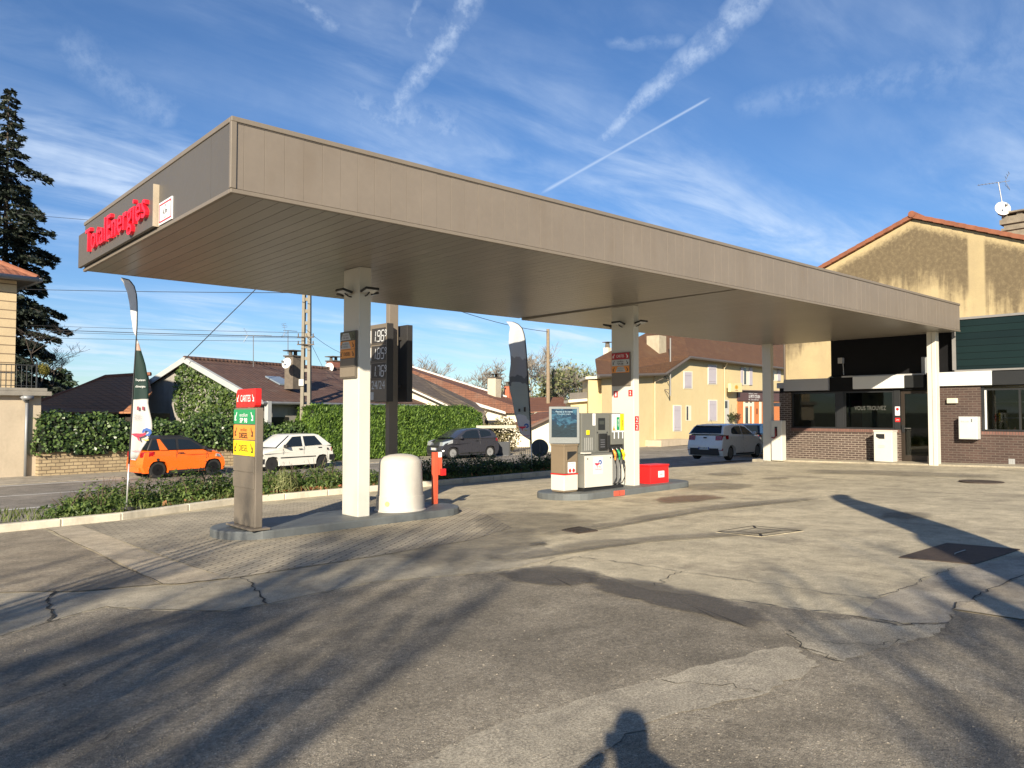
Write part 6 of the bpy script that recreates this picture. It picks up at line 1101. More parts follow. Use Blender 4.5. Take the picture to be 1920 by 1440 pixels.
# annex and terrace on its left
ax = thing('annex', 'yellow annex with a terrace railing left of the yellow house', 'annex', atd(1100, 835, 50)); b = MB(); vp_(b, [(1103, 712, 49), (1136, 712, 49.5), (1136, 840, 49.5), (1103, 840, 49)], 4); b.build('wall', M_YEL, ax); b = MB(); vp_(b, [(1098, 706, 48.8), (1142, 704, 49.2), (1142, 709, 49.2), (1098, 711, 48.8)], 4.6); b.build('flat_roof', M_WHITEW, ax)
b = MB(); vp_(b, [(1070, 752, 50), (1103, 750, 50), (1103, 840, 50), (1070, 840, 50)], 4); b.build('terrace_wall', M_YEL, ax); b = MB(); vp_(b, [(1066, 749.5, 49.6), (1103, 747, 49.6), (1103, 752, 49.6), (1066, 755, 49.6)], 4.5); b.build('terrace_slab', M_WHITEW, ax); b = MB(); vp_(b, [(1068, 737, 49.8), (1103, 735, 49.8), (1103, 747, 49.8), (1068, 749, 49.8)], .05); b.build('railing', mat('grey_boards', (.13, .115, .10), .8, var=.2), ax)
# ---------------------------------------------------------------- poles, wires, road sign
cp = thing('concrete_pole', 'ladder shaped concrete utility pole between the white car and the hedge', 'utility pole', atz(571, 866, ZR)); f0_ = atz(571, 866, ZR); zTop = 9.9; b = MB()
M_CONC = mat('pole_concrete', (.23, .205, .16), .9, var=.2, scale=2, bump=.3, dirt=(.4, (.18, .15, .12)))
r2 = Vector((RT.x, RT.y, 0)); f2_ = Vector((F0.x, F0.y, 0)); w0, w1 = .26, .17
hexp = lambda xa, xb, ya, yb, z0, z1, s0, s1: [f0_+r2*(x*s)+f2_*y+ZV*z for z, s in ((z0, s0), (z1, s1)) for x, y in ((xa, ya), (xb, ya), (xb, yb), (xa, yb))]
b.hexa(hexp(-1, -.35, 0, .26, 0, zTop, w0, w1)); b.hexa(hexp(.35, 1, 0, .26, 0, zTop, w0, w1))
for k in range(17): z = .3+k*.56; s = w0+(w1-w0)*z/zTop; b.hexa([f0_+r2*(x*s)+f2_*y+ZV*zz for zz in (z, z+.15) for x, y in ((-.35, .06), (.35, .06), (.35, .2), (-.35, .2))])
b.build('shaft', M_CONC, cp); b = MB(); c = f0_+ZV*(atd(571, 722, 35.4).z-ZR)+r2*-.28; b.obox(c-f2_*.1, r2*.22, f2_*.14, ZV*.3); b.build('meter_box', mat('pale_box', (.55, .54, .5), .5), cp)
for zz in (6.45, 6.1, 9.4): b = MB(); b.obox(f0_+ZV*(zz-ZR-1)-r2*.4-f2_*.05, r2*.8, f2_*.06, ZV*.05); b.cyl(f0_+ZV*(zz-ZR-.95)-r2*.35, f0_+ZV*(zz-ZR-.8)-r2*.35, .03, n=6); b.cyl(f0_+ZV*(zz-ZR-.99)+r2*.35, f0_+ZV*(zz-ZR-.8)+r2*.35, .03, n=6); b.build('cross_arm', M_SOOT, cp)
wp_ = thing('wooden_pole', 'brown wooden utility pole in front of the bare trees', 'utility pole', atd(1028, 800, 58)); b = MB(); b.tube([atd(1028, 850, 58), atd(1027.5, 617, 58)], [.17, .12], 8); b.build('shaft', mat('pole_wood', (.25, .19, .125), .85, var=.25, scale=6), wp_)
def wire(label, a, c, sag, r=.012):
    A, B = atd(*a), atd(*c); t = thing('overhead_cable', label, 'cable', A); b = MB(); b.tube([A.lerp(B, k/16)-ZV*(sag*4*(k/16)*(1-k/16)) for k in range(17)], r, 5); b.build('line', mat('cable_black', (.03, .03, .035), .6), t)
wire('highest thin cable left of the canopy in front of the conifer', (-150, 382, 52), (571, 440, 35.4), .15); wire('dark cable passing just under the canopy end at the left', (-150, 536, 52), (571, 549, 35.4), .10, .016)
for y0, y1, w in ((601, 624, 'uppermost'), (608, 632, 'second, darker'), (613, 634, 'third'), (627, 640, 'lowest')): wire(f'{w} of the four cables crossing low behind the white flag', (-150, y0, 54), (571, y1, 35.4), .08, .018 if w.startswith('sec') else .010)
wire('thick cable rising from the ivy gable to the concrete pole', (346, 674, 36.3), (571, 452, 35.4), -.0, .022); wire('cable curving down behind the flag to the wooden pole', (571, 452, 35.4), (1028, 622, 58), .75, .02); wire('thin cable from the wooden pole to the yellow house', (1031, 717, 58), (1124, 712, 51), .2, .014); wire('thin cable slanting down right of the concrete pole', (574, 618, 35.4), (640, 662, 44), .1, .010); wire('stay wire dropping steeply right of the concrete pole', (574, 626, 35.4), (606, 690, 45), 0, .010)
rs_ = thing('road_sign', 'round road sign seen from its grey back behind the planted strip', 'road sign', atd(1012, 890, 27)); c = atd(1012, 840, 27); b = MB(); n_ = 28; fr = Vector((F0.x, F0.y, 0)); b.prism([c+r2*(.31*math.cos(2*math.pi*k/n_))+ZV*(.31*math.sin(2*math.pi*k/n_)) for k in range(n_)], fr*.02); b.build('disc', mat('sign_back', (.055, .058, .065), .5), rs_)
b = MB(); b.tube([Vector((c.x, c.y, ZR))-fr*.03, c+ZV*.22-fr*.03], .03, 8); b.build('pole', mat('sign_pole', (.07, .07, .075), .5), rs_); b = MB(); b.obox(c-r2*.28-fr*.012-ZV*.03, r2*.56, fr*.010, ZV*.03); b.build('rail', MATS['sign_back'], rs_)
# ---------------------------------------------------------------- shrubs in the planted strip
L_SHD = leafmat('shrub_leaf_shaded', (.018, .04, .010), (.07, .12, .03), .55, 3, .3); M_TWIG = mat('twig_bark', (.12, .09, .06), .9, var=.3)  # darker copy of the shrub leaves with the canopy's shade in the colour
def shrub(label, x, y, w, h, n, m, group, sz=.075):
    z0 = gz(x, y)+.12; t = thing('shrub', label, 'shrub', (x, y, z0), 0, group); u = rng.normal(0, 1, (n, 3)); u /= np.linalg.norm(u, axis=1)[:, None]; u[:, 2] = np.abs(u[:, 2]); r = rng.random(n)**.4
    lump = 1+.28*np.sin(u[:, 0]*5+x*7)*np.cos(u[:, 1]*4+x*3)+.12*np.sin(u[:, 2]*9+x); P = np.stack([x+u[:, 0]*w*r*lump, y+u[:, 1]*w*.75*r*lump, z0-.12+u[:, 2]*h*r*lump+.05], 1)
    leaves('foliage', P, u+np.array([0, 0, .35]), sz, m, t, .5, .6, bend=.1); b = MB()
    for k in range(9): a = rng.uniform(0, 6.28); q = Vector((x+math.cos(a)*w*.55, y+math.sin(a)*w*.45, z0+h*rng.uniform(.55, 1.1))); b.tube([Vector((x+math.cos(a)*.06, y+math.sin(a)*.06, z0-.1)), Vector((x, y, z0)).lerp(q, .5)+ZV*.05, q], [.010, .007, .003], 4)
    b.build('stems', M_TWIG, t)
GS = 'sunlit shrubs in the planted strip'; GD = 'shaded shrubs in the planted strip'
xs = np.arange(3.45, 10.6, .46)
for i, x in enumerate(xs):
    for row in (0, 1):
        xx = x+rng.uniform(-.12, .12)+.22*row; yy = 17.0+.62*row+rng.uniform(-.08, .08)
        yy = np.interp(xx, [q[0] for q in KL], [q[1] for q in KL])+.52+.62*row+rng.uniform(-.08, .08)
        shrub('sunlit low leafy shrub in the planted strip between the kerb and the road', xx, yy, .42*rng.uniform(.85, 1.15), (.60 if row else .46)*rng.uniform(.85, 1.2)*(.8 if xx < 3.9 else 1), 950, L_SHR, GS)
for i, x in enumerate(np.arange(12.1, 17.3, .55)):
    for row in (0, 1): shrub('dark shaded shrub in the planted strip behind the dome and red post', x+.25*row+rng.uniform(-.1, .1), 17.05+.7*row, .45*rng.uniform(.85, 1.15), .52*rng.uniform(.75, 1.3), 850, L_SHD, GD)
L_GRASS = leafmat('grass_blade', (.05, .085, .018), (.19, .21, .07), .6, 3, .3)
n = 5200; x = rng.uniform(1.8, 17.2, n); k = np.interp(x, [q[0] for q in KL], [q[1] for q in KL]); y = k+.12+1.7*rng.random(n)**1.6; z = GA*x+GB*y+GC+.11+.05*np.sin((y-k)*1.6); hgt = .07+.13*rng.random(n)*(.5+.5*np.sin(x*3.1))
P = np.stack([x, y, z+hgt*.4], 1); o = leaves('weeds', P, rng.normal(0, 1, (n, 3))*np.array([1, 1, .2]), hgt, L_GRASS, None, .14, .3, np.tile([0, 0, 1.], (n, 1))); o['kind'] = 'stuff'; o['label'] = 'weeds and grass growing along the kerb'
n = 420; x = np.concatenate([rng.normal(8.1, .5, 150), rng.normal(7.2, .3, 60), rng.uniform(5, 17, 210)]); k = np.interp(x, [q[0] for q in KL], [q[1] for q in KL]); y = k+.16+.35*rng.random(n); P = np.stack([x, y, GA*x+GB*y+GC+.15+.05*rng.random(n)], 1)
o = leaves('fallen_leaves', P, np.tile([0, 0, 1.], (n, 1)), .11, leafmat('dead_leaf', (.30, .10, .05), (.48, .24, .12), .7, 4, .2), None, .7, .5, bend=.15); o['kind'] = 'stuff'; o['label'] = 'reddish fallen leaves along the kerb'
# tuft of tall grass among the shrubs
gt_ = thing('grass_tuft', 'pale tuft of long arching grass among the sunlit shrubs', 'grass', (8.0, 16.95, gz(8, 17)+.1)); n = 420; a = rng.uniform(0, 6.283, n); rr = .04+.30*rng.random(n); P = np.stack([8.0+np.cos(a)*rr, 16.95+np.sin(a)*rr, gz(8, 17)+.1+.42*(1-rr*1.3)*rng.random(n)+.1], 1); ud = np.stack([np.cos(a)*rr*2.2, np.sin(a)*rr*2.2, np.ones(n)], 1)
leaves('blades', P, np.stack([np.cos(a), np.sin(a), .6*np.ones(n)], 1), .30, leafmat('straw_blade', (.10, .13, .035), (.32, .32, .15), .6, 3, .3), gt_, .06, .3, ud)
# ---------------------------------------------------------------- trees
M_BARK = mat('grey_bark', (.15, .13, .105), .9, var=.3, scale=5); M_BARKD = mat('dark_bark', (.055, .042, .032), .9, var=.3, scale=5); M_BARKP = mat('pale_twigs', (.25, .215, .175), .9, var=.2, scale=5)
def bare_tree(label, base, height, spread, seed, m, levels=4, r0=.16, twig=.6, group=None, name='bare_tree', up=.35, kids=(3, 5), tw_r=.012, tag_twig='twigs', open_=.8):
    R = random.Random(seed); t = thing(name, label, 'tree', base, 0, group); segs = [[] for _ in range(levels+1)]; base = Vector(base); tips = []
    def grow(p, d, ln, r, lv):
        pts = [p]; dd = d.copy(); n = 4
        for i in range(n): dd = (dd+Vector((R.gauss(0, .13), R.gauss(0, .13), R.gauss(.04, .10)))*(1 if lv else .35)).normalized(); pts.append(pts[-1]+dd*ln/n)
        re = max(r*.5, tw_r*.5); segs[lv].append((pts, [r+(re-r)*i/n for i in range(n+1)])); tips.append(pts[-1])
        if lv >= levels: return
        for k in range(R.randint(*kids)+(1 if lv >= levels-1 else 0)):
            f = R.uniform(.35, 1.0) if lv else R.uniform(.40, 1.0); q = pts[0].lerp(pts[-1], f); i = min(n-1, int(f*n)); q = pts[i].lerp(pts[i+1], f*n-i)
            a = R.uniform(0, 6.283); sd = Vector((math.cos(a), math.sin(a), up*R.uniform(.2, 1.5))); nd = (dd*.55+sd*open_*spread).normalized(); grow(q, nd, ln*R.uniform(.45, .72), max(r*(.62-.2*f), tw_r*.7), lv+1)
    grow(base-ZV*.1, Vector((R.gauss(0, .05), R.gauss(0, .05), 1)).normalized(), height*.52, r0, 0)
    b = MB()
    for pts, rr in segs[0]: b.tube(pts, rr, 8)
    b.build('trunk', m, t, True); b = MB()
    for lv in range(1, levels-1):
        for pts, rr in segs[lv]: b.tube(pts, rr, 5, False)
    b.build('limbs', m, t, True, fix=False); b = MB()
    for lv in range(max(1, levels-1), levels+1):
        for pts, rr in segs[lv]: b.tube(pts[::2], rr[::2], 3, False)
    b.build(tag_twig, m, t, fix=False); return t, tips
GB_ = 'bare trees behind the far roofs'; sd = 3
for px_, d, h, lab in ((800, 72, 8.6, 'bare pale tree rising above the roof right of the price totem'), (770, 74, 8.2, 'bare pale tree right behind the price totem'), (832, 76, 6.6, 'smallest bare tree above the cream house roof'), (915, 70, 6.6, 'low bare tree behind the pale chimney'), (948, 68, 7.6, 'bare tree just left of the grey feather flag'), (1000, 66, 8.8, 'tall bare tree between the grey flag and the wooden pole'), (1075, 66, 8.0, 'bare tree halfway between the wooden pole and the yellow house'), (1105, 64, 8.2, 'bare tree touching the roof corner of the yellow house'), (1042, 70, 7.2, 'bare tree right behind the wooden pole'), (585, 74, 6.2, 'twiggy bare bush top above the orange roof')):
    p = atd(px_, 790, d); bare_tree(lab, (p.x, p.y, ZR), h, .95, sd, M_BARKP, 4, .13, tw_r=.026, kids=(4, 6)); sd += 1
L_IVT = leafmat('tree_ivy_leaf', (.08, .10, .04), (.27, .27, .13), .6, 1.5, .3)
for px_, d, h, w, lab in ((1012, 64, 5.2, 1.3, 'ivy clad tree left of the wooden pole base'), (1058, 62, 6.4, 1.9, 'broad ivy clad tree right of the wooden pole'), (1092, 60, 5.2, 1.3, 'ivy clad tree above the annex terrace'), (985, 66, 4.6, 1.0, 'ivy clad tree partly hidden by the grey flag')):
    p = atd(px_, 790, d); t, tips = bare_tree(lab, (p.x, p.y, ZR), h*1.12, .8, sd, M_BARK, 3, .15, tw_r=.03, name='ivy_tree'); sd += 1; cs = [np.array(q) for q in tips if q.z > .4*h]; n = 620; c = np.array([cs[i] for i in rng.integers(0, len(cs), n)]); c = c+rng.normal(0, .33, (n, 3)); leaves('ivy', c, rng.normal(0, 1, (n, 3))+[-.5, -.6, .4], .24, L_IVT, t, .8, .5)
# shrubs behind the gates
for px_, d, h, w, lab, m in ((915, 43.5, 1.6, .8, 'brownish bush behind the grey car beside the garden gate', leafmat('brown_leaf', (.07, .06, .025), (.19, .16, .07), .7, 2)), (945, 44, 2.0, 1.0, 'tall tangled brown shrub behind the dark garden gate', MATS['brown_leaf'])):
    p = atd(px_, 800, d); t = thing('bush', lab, 'bush', (p.x, p.y, ZR)); n = 1500; u = rng.normal(0, 1, (n, 3)); u /= np.linalg.norm(u, axis=1)[:, None]; q = np.array([p.x, p.y, ZR+h*.5])+u*np.array([w, w, h*.55])*rng.random((n, 1))**.4; leaves('foliage', q, u, .14, m, t, .6, .7)
# mistletoe tree and small conifer at the left
p = atd(70, 790, 47); t, tips = bare_tree('bare tree with a yellowish mistletoe ball beside the balcony', (p.x, p.y, ZR), 8.0, 1.0, 91, M_BARKD, 4, .15, tw_r=.016, name='mistletoe_tree'); q = np.array(atd(81, 693, 46.5)); n = 900; u = rng.normal(0, 1, (n, 3)); u /= np.linalg.norm(u, axis=1)[:, None]; P = q+u*.40*(rng.random((n, 1))**.35)
leaves('mistletoe', P, u, .12, leafmat('mistletoe_leaf', (.10, .095, .01), (.26, .22, .04), .6, 4, .3), t, .35, .5)
L_CED = leafmat('conifer_needle', (.006, .012, .009), (.040, .052, .034), .6, 2, .1); L_CON = leafmat('small_conifer_needle', (.018, .04, .02), (.075, .115, .05), .6, 1.5, .15)
def conifer(label, base, H, Lf, n, m, droop, seed, size, z0f=.12, dens=70, trunk_r=.3):
    R = random.Random(seed); t = thing('conifer', label, 'tree', base); base = Vector(base); b = MB(); b.tube([base-ZV*.2, base+ZV*H*.5, base+ZV*H*.98], [trunk_r, trunk_r*.55, .03], 10); b.build('trunk', M_BARKD, t, True); b = MB(); P = []; N_ = []; U = []
    for k in range(n):
        f = z0f+(1-z0f)*(k+R.random())/n; z = H*f; a = k*2.39996+R.gauss(0, .35); L_ = Lf(f)*R.uniform(.62, 1.18)
        if L_ < .1: continue
        d = Vector((math.cos(a), math.sin(a), 0)); pts = [base+ZV*z+d*(L_*q)+ZV*(droop*L_*(-.9*q*q+(.55 if f > .8 else .28)*q)) for q in (0, .25, .5, .75, 1.)]; b.tube(pts, [.06, .05, .035, .02, .008], 4, False)
        s = Vector((-d.y, d.x, 0)); cnt = int(dens*L_*(.6+.4*L_))
        for _ in range(cnt):
            q = R.uniform(.12, 1)**.8; i = min(3, int(q*4)); c = pts[i].lerp(pts[i+1], q*4-i); wd = .42*L_*(1-q)**.7*min(1, q*2.5)+.10; lat = R.uniform(-1, 1)*wd; c = c+s*lat+ZV*(R.gauss(0, .045)-abs(lat)*.25-R.random()**2*.28*min(1, L_)); P.append(c); N_.append((d.x*.2, d.y*.2, 1)); U.append(tuple(d*.7+s*(lat*1.3)-ZV*.35))
    b.build('branches', M_BARKD, t, fix=False); leaves('needles', np.array([tuple(q) for q in P]), np.array(N_), size, m, t, .38, .55, np.array(U)); return t
p = atd(2, 790, 47); Hc = 47*(773-158)/FPX+CZ-ZR
conifer('huge dark conifer with drooping layered boughs at the left edge', (p.x, p.y, ZR), Hc, lambda f: .8+3.4*(1-f)**.64 if f < .80 else .5+3.9*(1-f), 135, L_CED, .30, 5, .36, .10, 78)
p = atd(116, 790, 60); conifer('small bluish conifer beyond the barn roof', (p.x, p.y, ZR), 60*(773-690)/FPX+CZ-ZR, lambda f: .35+2.4*(1-f)**.8, 60, L_CON, .1, 8, .36, .3, 70, .15)
# trees behind the photographer: they are not in the picture but their shadows cover the foreground
H_ = Vector((math.cos(SUN_AZ), math.sin(SUN_AZ), 0)); gsh = 'bare trees behind the photographer casting branch shadows'
for i, (d, lat, back, hh, rr) in enumerate(((4.0, -5.0, 15, 8.2, .18), (4.3, -4.0, 17, 8.8, .17), (4.8, -3.0, 18, 9.0, .17), (5.8, -2.0, 19, 8.6, .14), (4.2, -2.3, 14, 6.6, .13), (2.6, 2.7, 13, 6.2, .15), (2.8, 3.6, 15, 7.2, .16), (2.6, 4.7, 14, 6.8, .16))):
    tg = f2_*d+r2*lat-H_*back; bare_tree('bare tree standing behind the camera, seen only by its branch shadows on the asphalt', (tg.x, tg.y, gz(tg.x, tg.y)), hh*1.15, .9, 40+i, M_BARKD, 4, rr*.8, tw_r=.014, group=gsh, kids=(3, 5), name='street_tree', up=1.9, open_=.5)
# ---------------------------------------------------------------- cars (local frame: x forward, y left, z up, origin on the ground at mid wheelbase)
M_TYRE = mat('tyre_rubber', (.018, .018, .018), .8, var=.2); M_UNDER = mat('underbody', (.010, .010, .010), .9); M_GLASSC = mat('car_glass', (.012, .016, .018), .05, 0, var=.05, Coat_Weight=.6); M_TRIMB = mat('black_trim', (.02, .02, .021), .5)
M_LAMPR = mat('tail_lamp_red', (.34, .008, .012), .12, var=.05, Coat_Weight=1.); M_LAMPW = mat('head_lamp', (.55, .57, .58), .12, .5, var=.1, Coat_Weight=1.); M_PLATE = mat('number_plate', (.72, .72, .68), .45); M_CHROME = mat('bright_trim', (.6, .6, .6), .25, .9)
def paint(name, c, rough=.28, metal=0., coat=.8): return mat(name, c, rough, metal, var=.015, scale=1, Coat_Weight=coat, Coat_Roughness=.06)
def car(label, group_cat, pos, rot, body, top, wb, W, r, m, wheels, glass, marks, cabin_in=(.05, .17), roofm=None, arch=1.2, ground=.17):
    """body: closed upper outline (x,z) from the front bottom over bonnet and belt to the rear bottom; top: (x,z) of the greenhouse"""
    t = thing('parked_car', label, 'car', pos, rot); ra = r*arch; xf, xr = wb/2, -wb/2
    out = list(body); x_end, x_start = out[-1][0], out[0][0]; bot = []
    def arcpts(xc): return [(xc+ra*math.cos(a), r+ra*math.sin(a)) for a in np.linspace(math.pi+math.asin((r-ground)/ra), -math.asin((r-ground)/ra), 13)]
    for xc in (xr, xf): bot += arcpts(xc)
    P = out+[(x_end+.02, ground)] if abs(out[-1][1]-ground) > .02 else out[:]
    P = P+bot
    if abs(out[0][1]-ground) > .02: P.append((x_start-.02, ground))
    zs = max(q[1] for q in out); layers = []
    def halfw(x, z):                                            # plan shape: tapering nose and tail, tumble-home, tucked sills
        e = max(0, (x-(x_start-.75))/.75)**2*.13*W/1.7+max(0, ((x_end+.55)-x)/.55)**2*.07*W/1.7; v = max(0, z-.62)*.09+max(0, .42-z)*.14; return W/2-e-v
    n = len(P); b = MB(True); rows = []
    for s, k in ((-1, 1.), (-1, .80), (1, .80), (1, 1.)):
        row = []
        for x, z in P:
            cx, cz = (x_start+x_end)/2, .55; inset = .035 if k == 1. else 0.
            xx = x-math.copysign(inset*.8, x-cx) if abs(x-cx) > (x_start-x_end)*.38 else x; zz_ = z-(inset if z > .6 else 0); w = halfw(x, z); row.append((xx, s*w*(1. if k == 1. else 1.)-(s*.06 if k != 1. else 0), zz_))
        rows.append(row)
    vs = [q for row in rows for q in row]; fs = [tuple(range(n))[::-1], tuple(range(3*n, 4*n))]+[(k*n+i, k*n+(i+1) % n, (k+1)*n+(i+1) % n, (k+1)*n+i) for k in range(3) for i in range(n)]
    b.add(vs, fs); bo = b.build('body', m, t, 'auto'); 
    # greenhouse
    zb = min(q[1] for q in top); zt = max(q[1] for q in top)
    def gw(z): f = (z-zb)/(zt-zb); return W/2-cabin_in[0]-(cabin_in[1])*f**1.15
    b = MB(True); n2 = len(top); rows = [[(x, s*gw(z)*k, z+c) for x, z in top] for s, k, c in ((-1, 1, 0), (-1, .78, .025), (1, .78, .025), (1, 1, 0))]
    b.add([q for row in rows for q in row], [tuple(range(n2))[::-1], tuple(range(3*n2, 4*n2))]+[(k*n2+i, k*n2+(i+1) % n2, (k+1)*n2+(i+1) % n2, (k+1)*n2+i) for k in range(3) for i in range(n2)]); b.build('cabin', roofm or m, t, 'auto', bevel=.025)
    for nm, poly, mm in glass['side']:
        for s in (-1, 1):
            b = MB(True); b.prism([(x, s*(gw(z)+.004), z) for x, z in poly], (0, s*.006, 0)); b.build(nm, mm or M_GLASSC, t)
    for nm, (xa, za), (xb, zb_), fa, off in glass['ends']:
        b = MB(True); d = Vector((xb-xa, 0, zb_-za)); nrm = Vector((d.z, 0, -d.x)).normalized()*(1 if off > 0 else -1)*abs(off); wa, wb2 = gw(max(za, zb))*fa, gw(zb_)*fa
        b.prism([Vector((xa, -wa, za))+nrm, Vector((xa, wa, za))+nrm, Vector((xb, wb2, zb_))+nrm, Vector((xb, -wb2, zb_))+nrm], nrm*.5); b.build(nm, M_GLASSC, t)
    b = MB(True); b.box(x_end+.12, -W/2+.22, ground-.02, x_start-.12, W/2-.22, .62); b.box(xr+ra, -W/2+.10, ground-.03, xf-ra, W/2-.10, ground+.14); b.build('underbody', M_UNDER, t)
    for xc in (xf, xr):
        for s in (-1, 1):
            b = MB(True); yo = s*(W/2-.045-max(0, .02)); wd = .19; b.lathe([(r*.62, 0), (r*.9, 0), (r, -s*.025), (r, -s*(wd-.025)), (r*.9, -s*wd), (r*.4, -s*wd)], (xc, yo, r), 28, 'Y'); w_ = b.build('wheel', M_TYRE, t, 'auto')
            b = MB(True); rm, hub, spokes = wheels; b.lathe([(r*.64, -s*.0), (r*.60, -s*.006), (r*.57, -s*.05), (r*.2, -s*.06), (.001, -s*.06)], (xc, yo, r), 24, 'Y'); b.build('rim_barrel', hub, w_, 'auto'); b = MB(True)
            for k in range(spokes):
                a = 2*math.pi*k/spokes; d = Vector((math.cos(a), 0, math.sin(a))); e = Vector((-d.z, 0, d.x)); c = Vector((xc, yo-s*.03, r)); b.hexa([c+d*r*.12-e*.035, c+d*r*.12+e*.035, c+d*r*.60+e*.022, c+d*r*.60-e*.022]+[q+Vector((0, s*.022, 0)) for q in (c+d*r*.12-e*.035, c+d*r*.12+e*.035, c+d*r*.60+e*.022, c+d*r*.60-e*.022)])
            b.lathe([(r*.66, s*.002), (r*.60, s*.004), (r*.58, -s*.01)], (xc, yo, r), 28, 'Y'); b.lathe([(r*.17, -s*.03), (r*.15, s*.002), (.001, s*.002)], (xc, yo, r), 12, 'Y'); b.build('rim', rm, w_, 'auto')
    for nm, kind, args, mm in marks:
        b = MB(True)
        if kind == 'box': b.box(*args)
        elif kind == 'side':                                    # a polygon laid on both flanks
            for s in (-1, 1): q = MB(True); q.prism([(x, s*(halfw(x, z)+.002), z) for x, z in args], (0, s*.007, 0)); q.build(nm, mm, t)
            continue
        elif kind == 'right': b.prism([(x, -(halfw(x, z)+.002), z) for x, z in args], (0, -.008, 0))
        elif kind == 'left': b.prism([(x, (halfw(x, z)+.002), z) for x, z in args], (0, .008, 0))
        elif kind == 'corner':                                  # lamp wrapping the end corner on both sides: (x_end, z0, z1, y_in, x_in)
            xe, z0, z1, yi, xi, sl = args
            for s in (-1, 1):
                w1 = halfw(xe, (z0+z1)/2); sg = 1 if xe > 0 else -1; q = MB(True); w2_ = halfw(xi, (z0+z1)/2)
                q.add([(xe+sg*.012, s*yi, z0), (xe+sg*.005, s*(w1-.03), z0+.01), (xi, s*(w2_+.008), z0+sl+.02), (xi, s*(w2_+.008), z1+sl), (xe+sg*.005-sg*.03, s*(w1-.03), z1+.01), (xe+sg*.012-sg*.03, s*yi, z1), (xe-sg*.12, s*yi, z0), (xe-sg*.12, s*(w1-.10), z0), (xi-sg*.0, s*(w2_-.08), z0+sl), (xi, s*(w2_-.08), z1+sl), (xe-sg*.14, s*(w1-.10), z1), (xe-sg*.14, s*yi, z1)],
                      [(0, 1, 4, 5), (1, 2, 3, 4), (6, 7, 1, 0), (7, 8, 2, 1), (5, 4, 10, 11), (4, 3, 9, 10), (0, 5, 11, 6), (2, 8, 9, 3)]); q.build(nm, mm, t)
            continue
        elif kind == 'mirror':
            x, z = args
            for s in (-1, 1): q = MB(True); y = s*(gw(z)+.02); q.hexa([(x-.06, y, z-.06), (x+.10, y, z-.06), (x+.06, y+s*.17, z-.05), (x-.06, y+s*.17, z-.05), (x-.06, y, z+.06), (x+.07, y, z+.06), (x+.04, y+s*.17, z+.07), (x-.06, y+s*.17, z+.07)]); q.build(nm, mm, t, bevel=.02)
            continue
        b.build(nm, mm, t)
    return t
def plate(root, s, x, z, sg, w=.46):
    M = rootm(root); c = M @ Vector((x, 0, z)); d = (M.to_3x3() @ Vector((0, -sg*-1, 0))); d = (M.to_3x3() @ Vector((0, 1 if sg > 0 else -1, 0))); n = d.cross(ZV)
    b = MB(); b.obox(c-d*w/2-ZV*.055, d*w, ZV*.11, n*.012); o = b.build('number_plate', M_PLATE, root); b = MB(); 
    for k in (-1, 1): b.obox(c+d*(k*w*.46)-d*.02-ZV*.05+n*.012, d*.04, ZV*.10, n*.002)
    b.build('blue_band', mat('plate_blue', (.02, .06, .35), .5), o); text(s, M_DTXT, o, c+n*.0135, d, ZV, (w*.74, .07)); return o
def mid(pa, pb):                                                # wheel contacts of the visible side -> centre line data
    a, c = atz(*pa, ZR), atz(*pb, ZR); return a, c
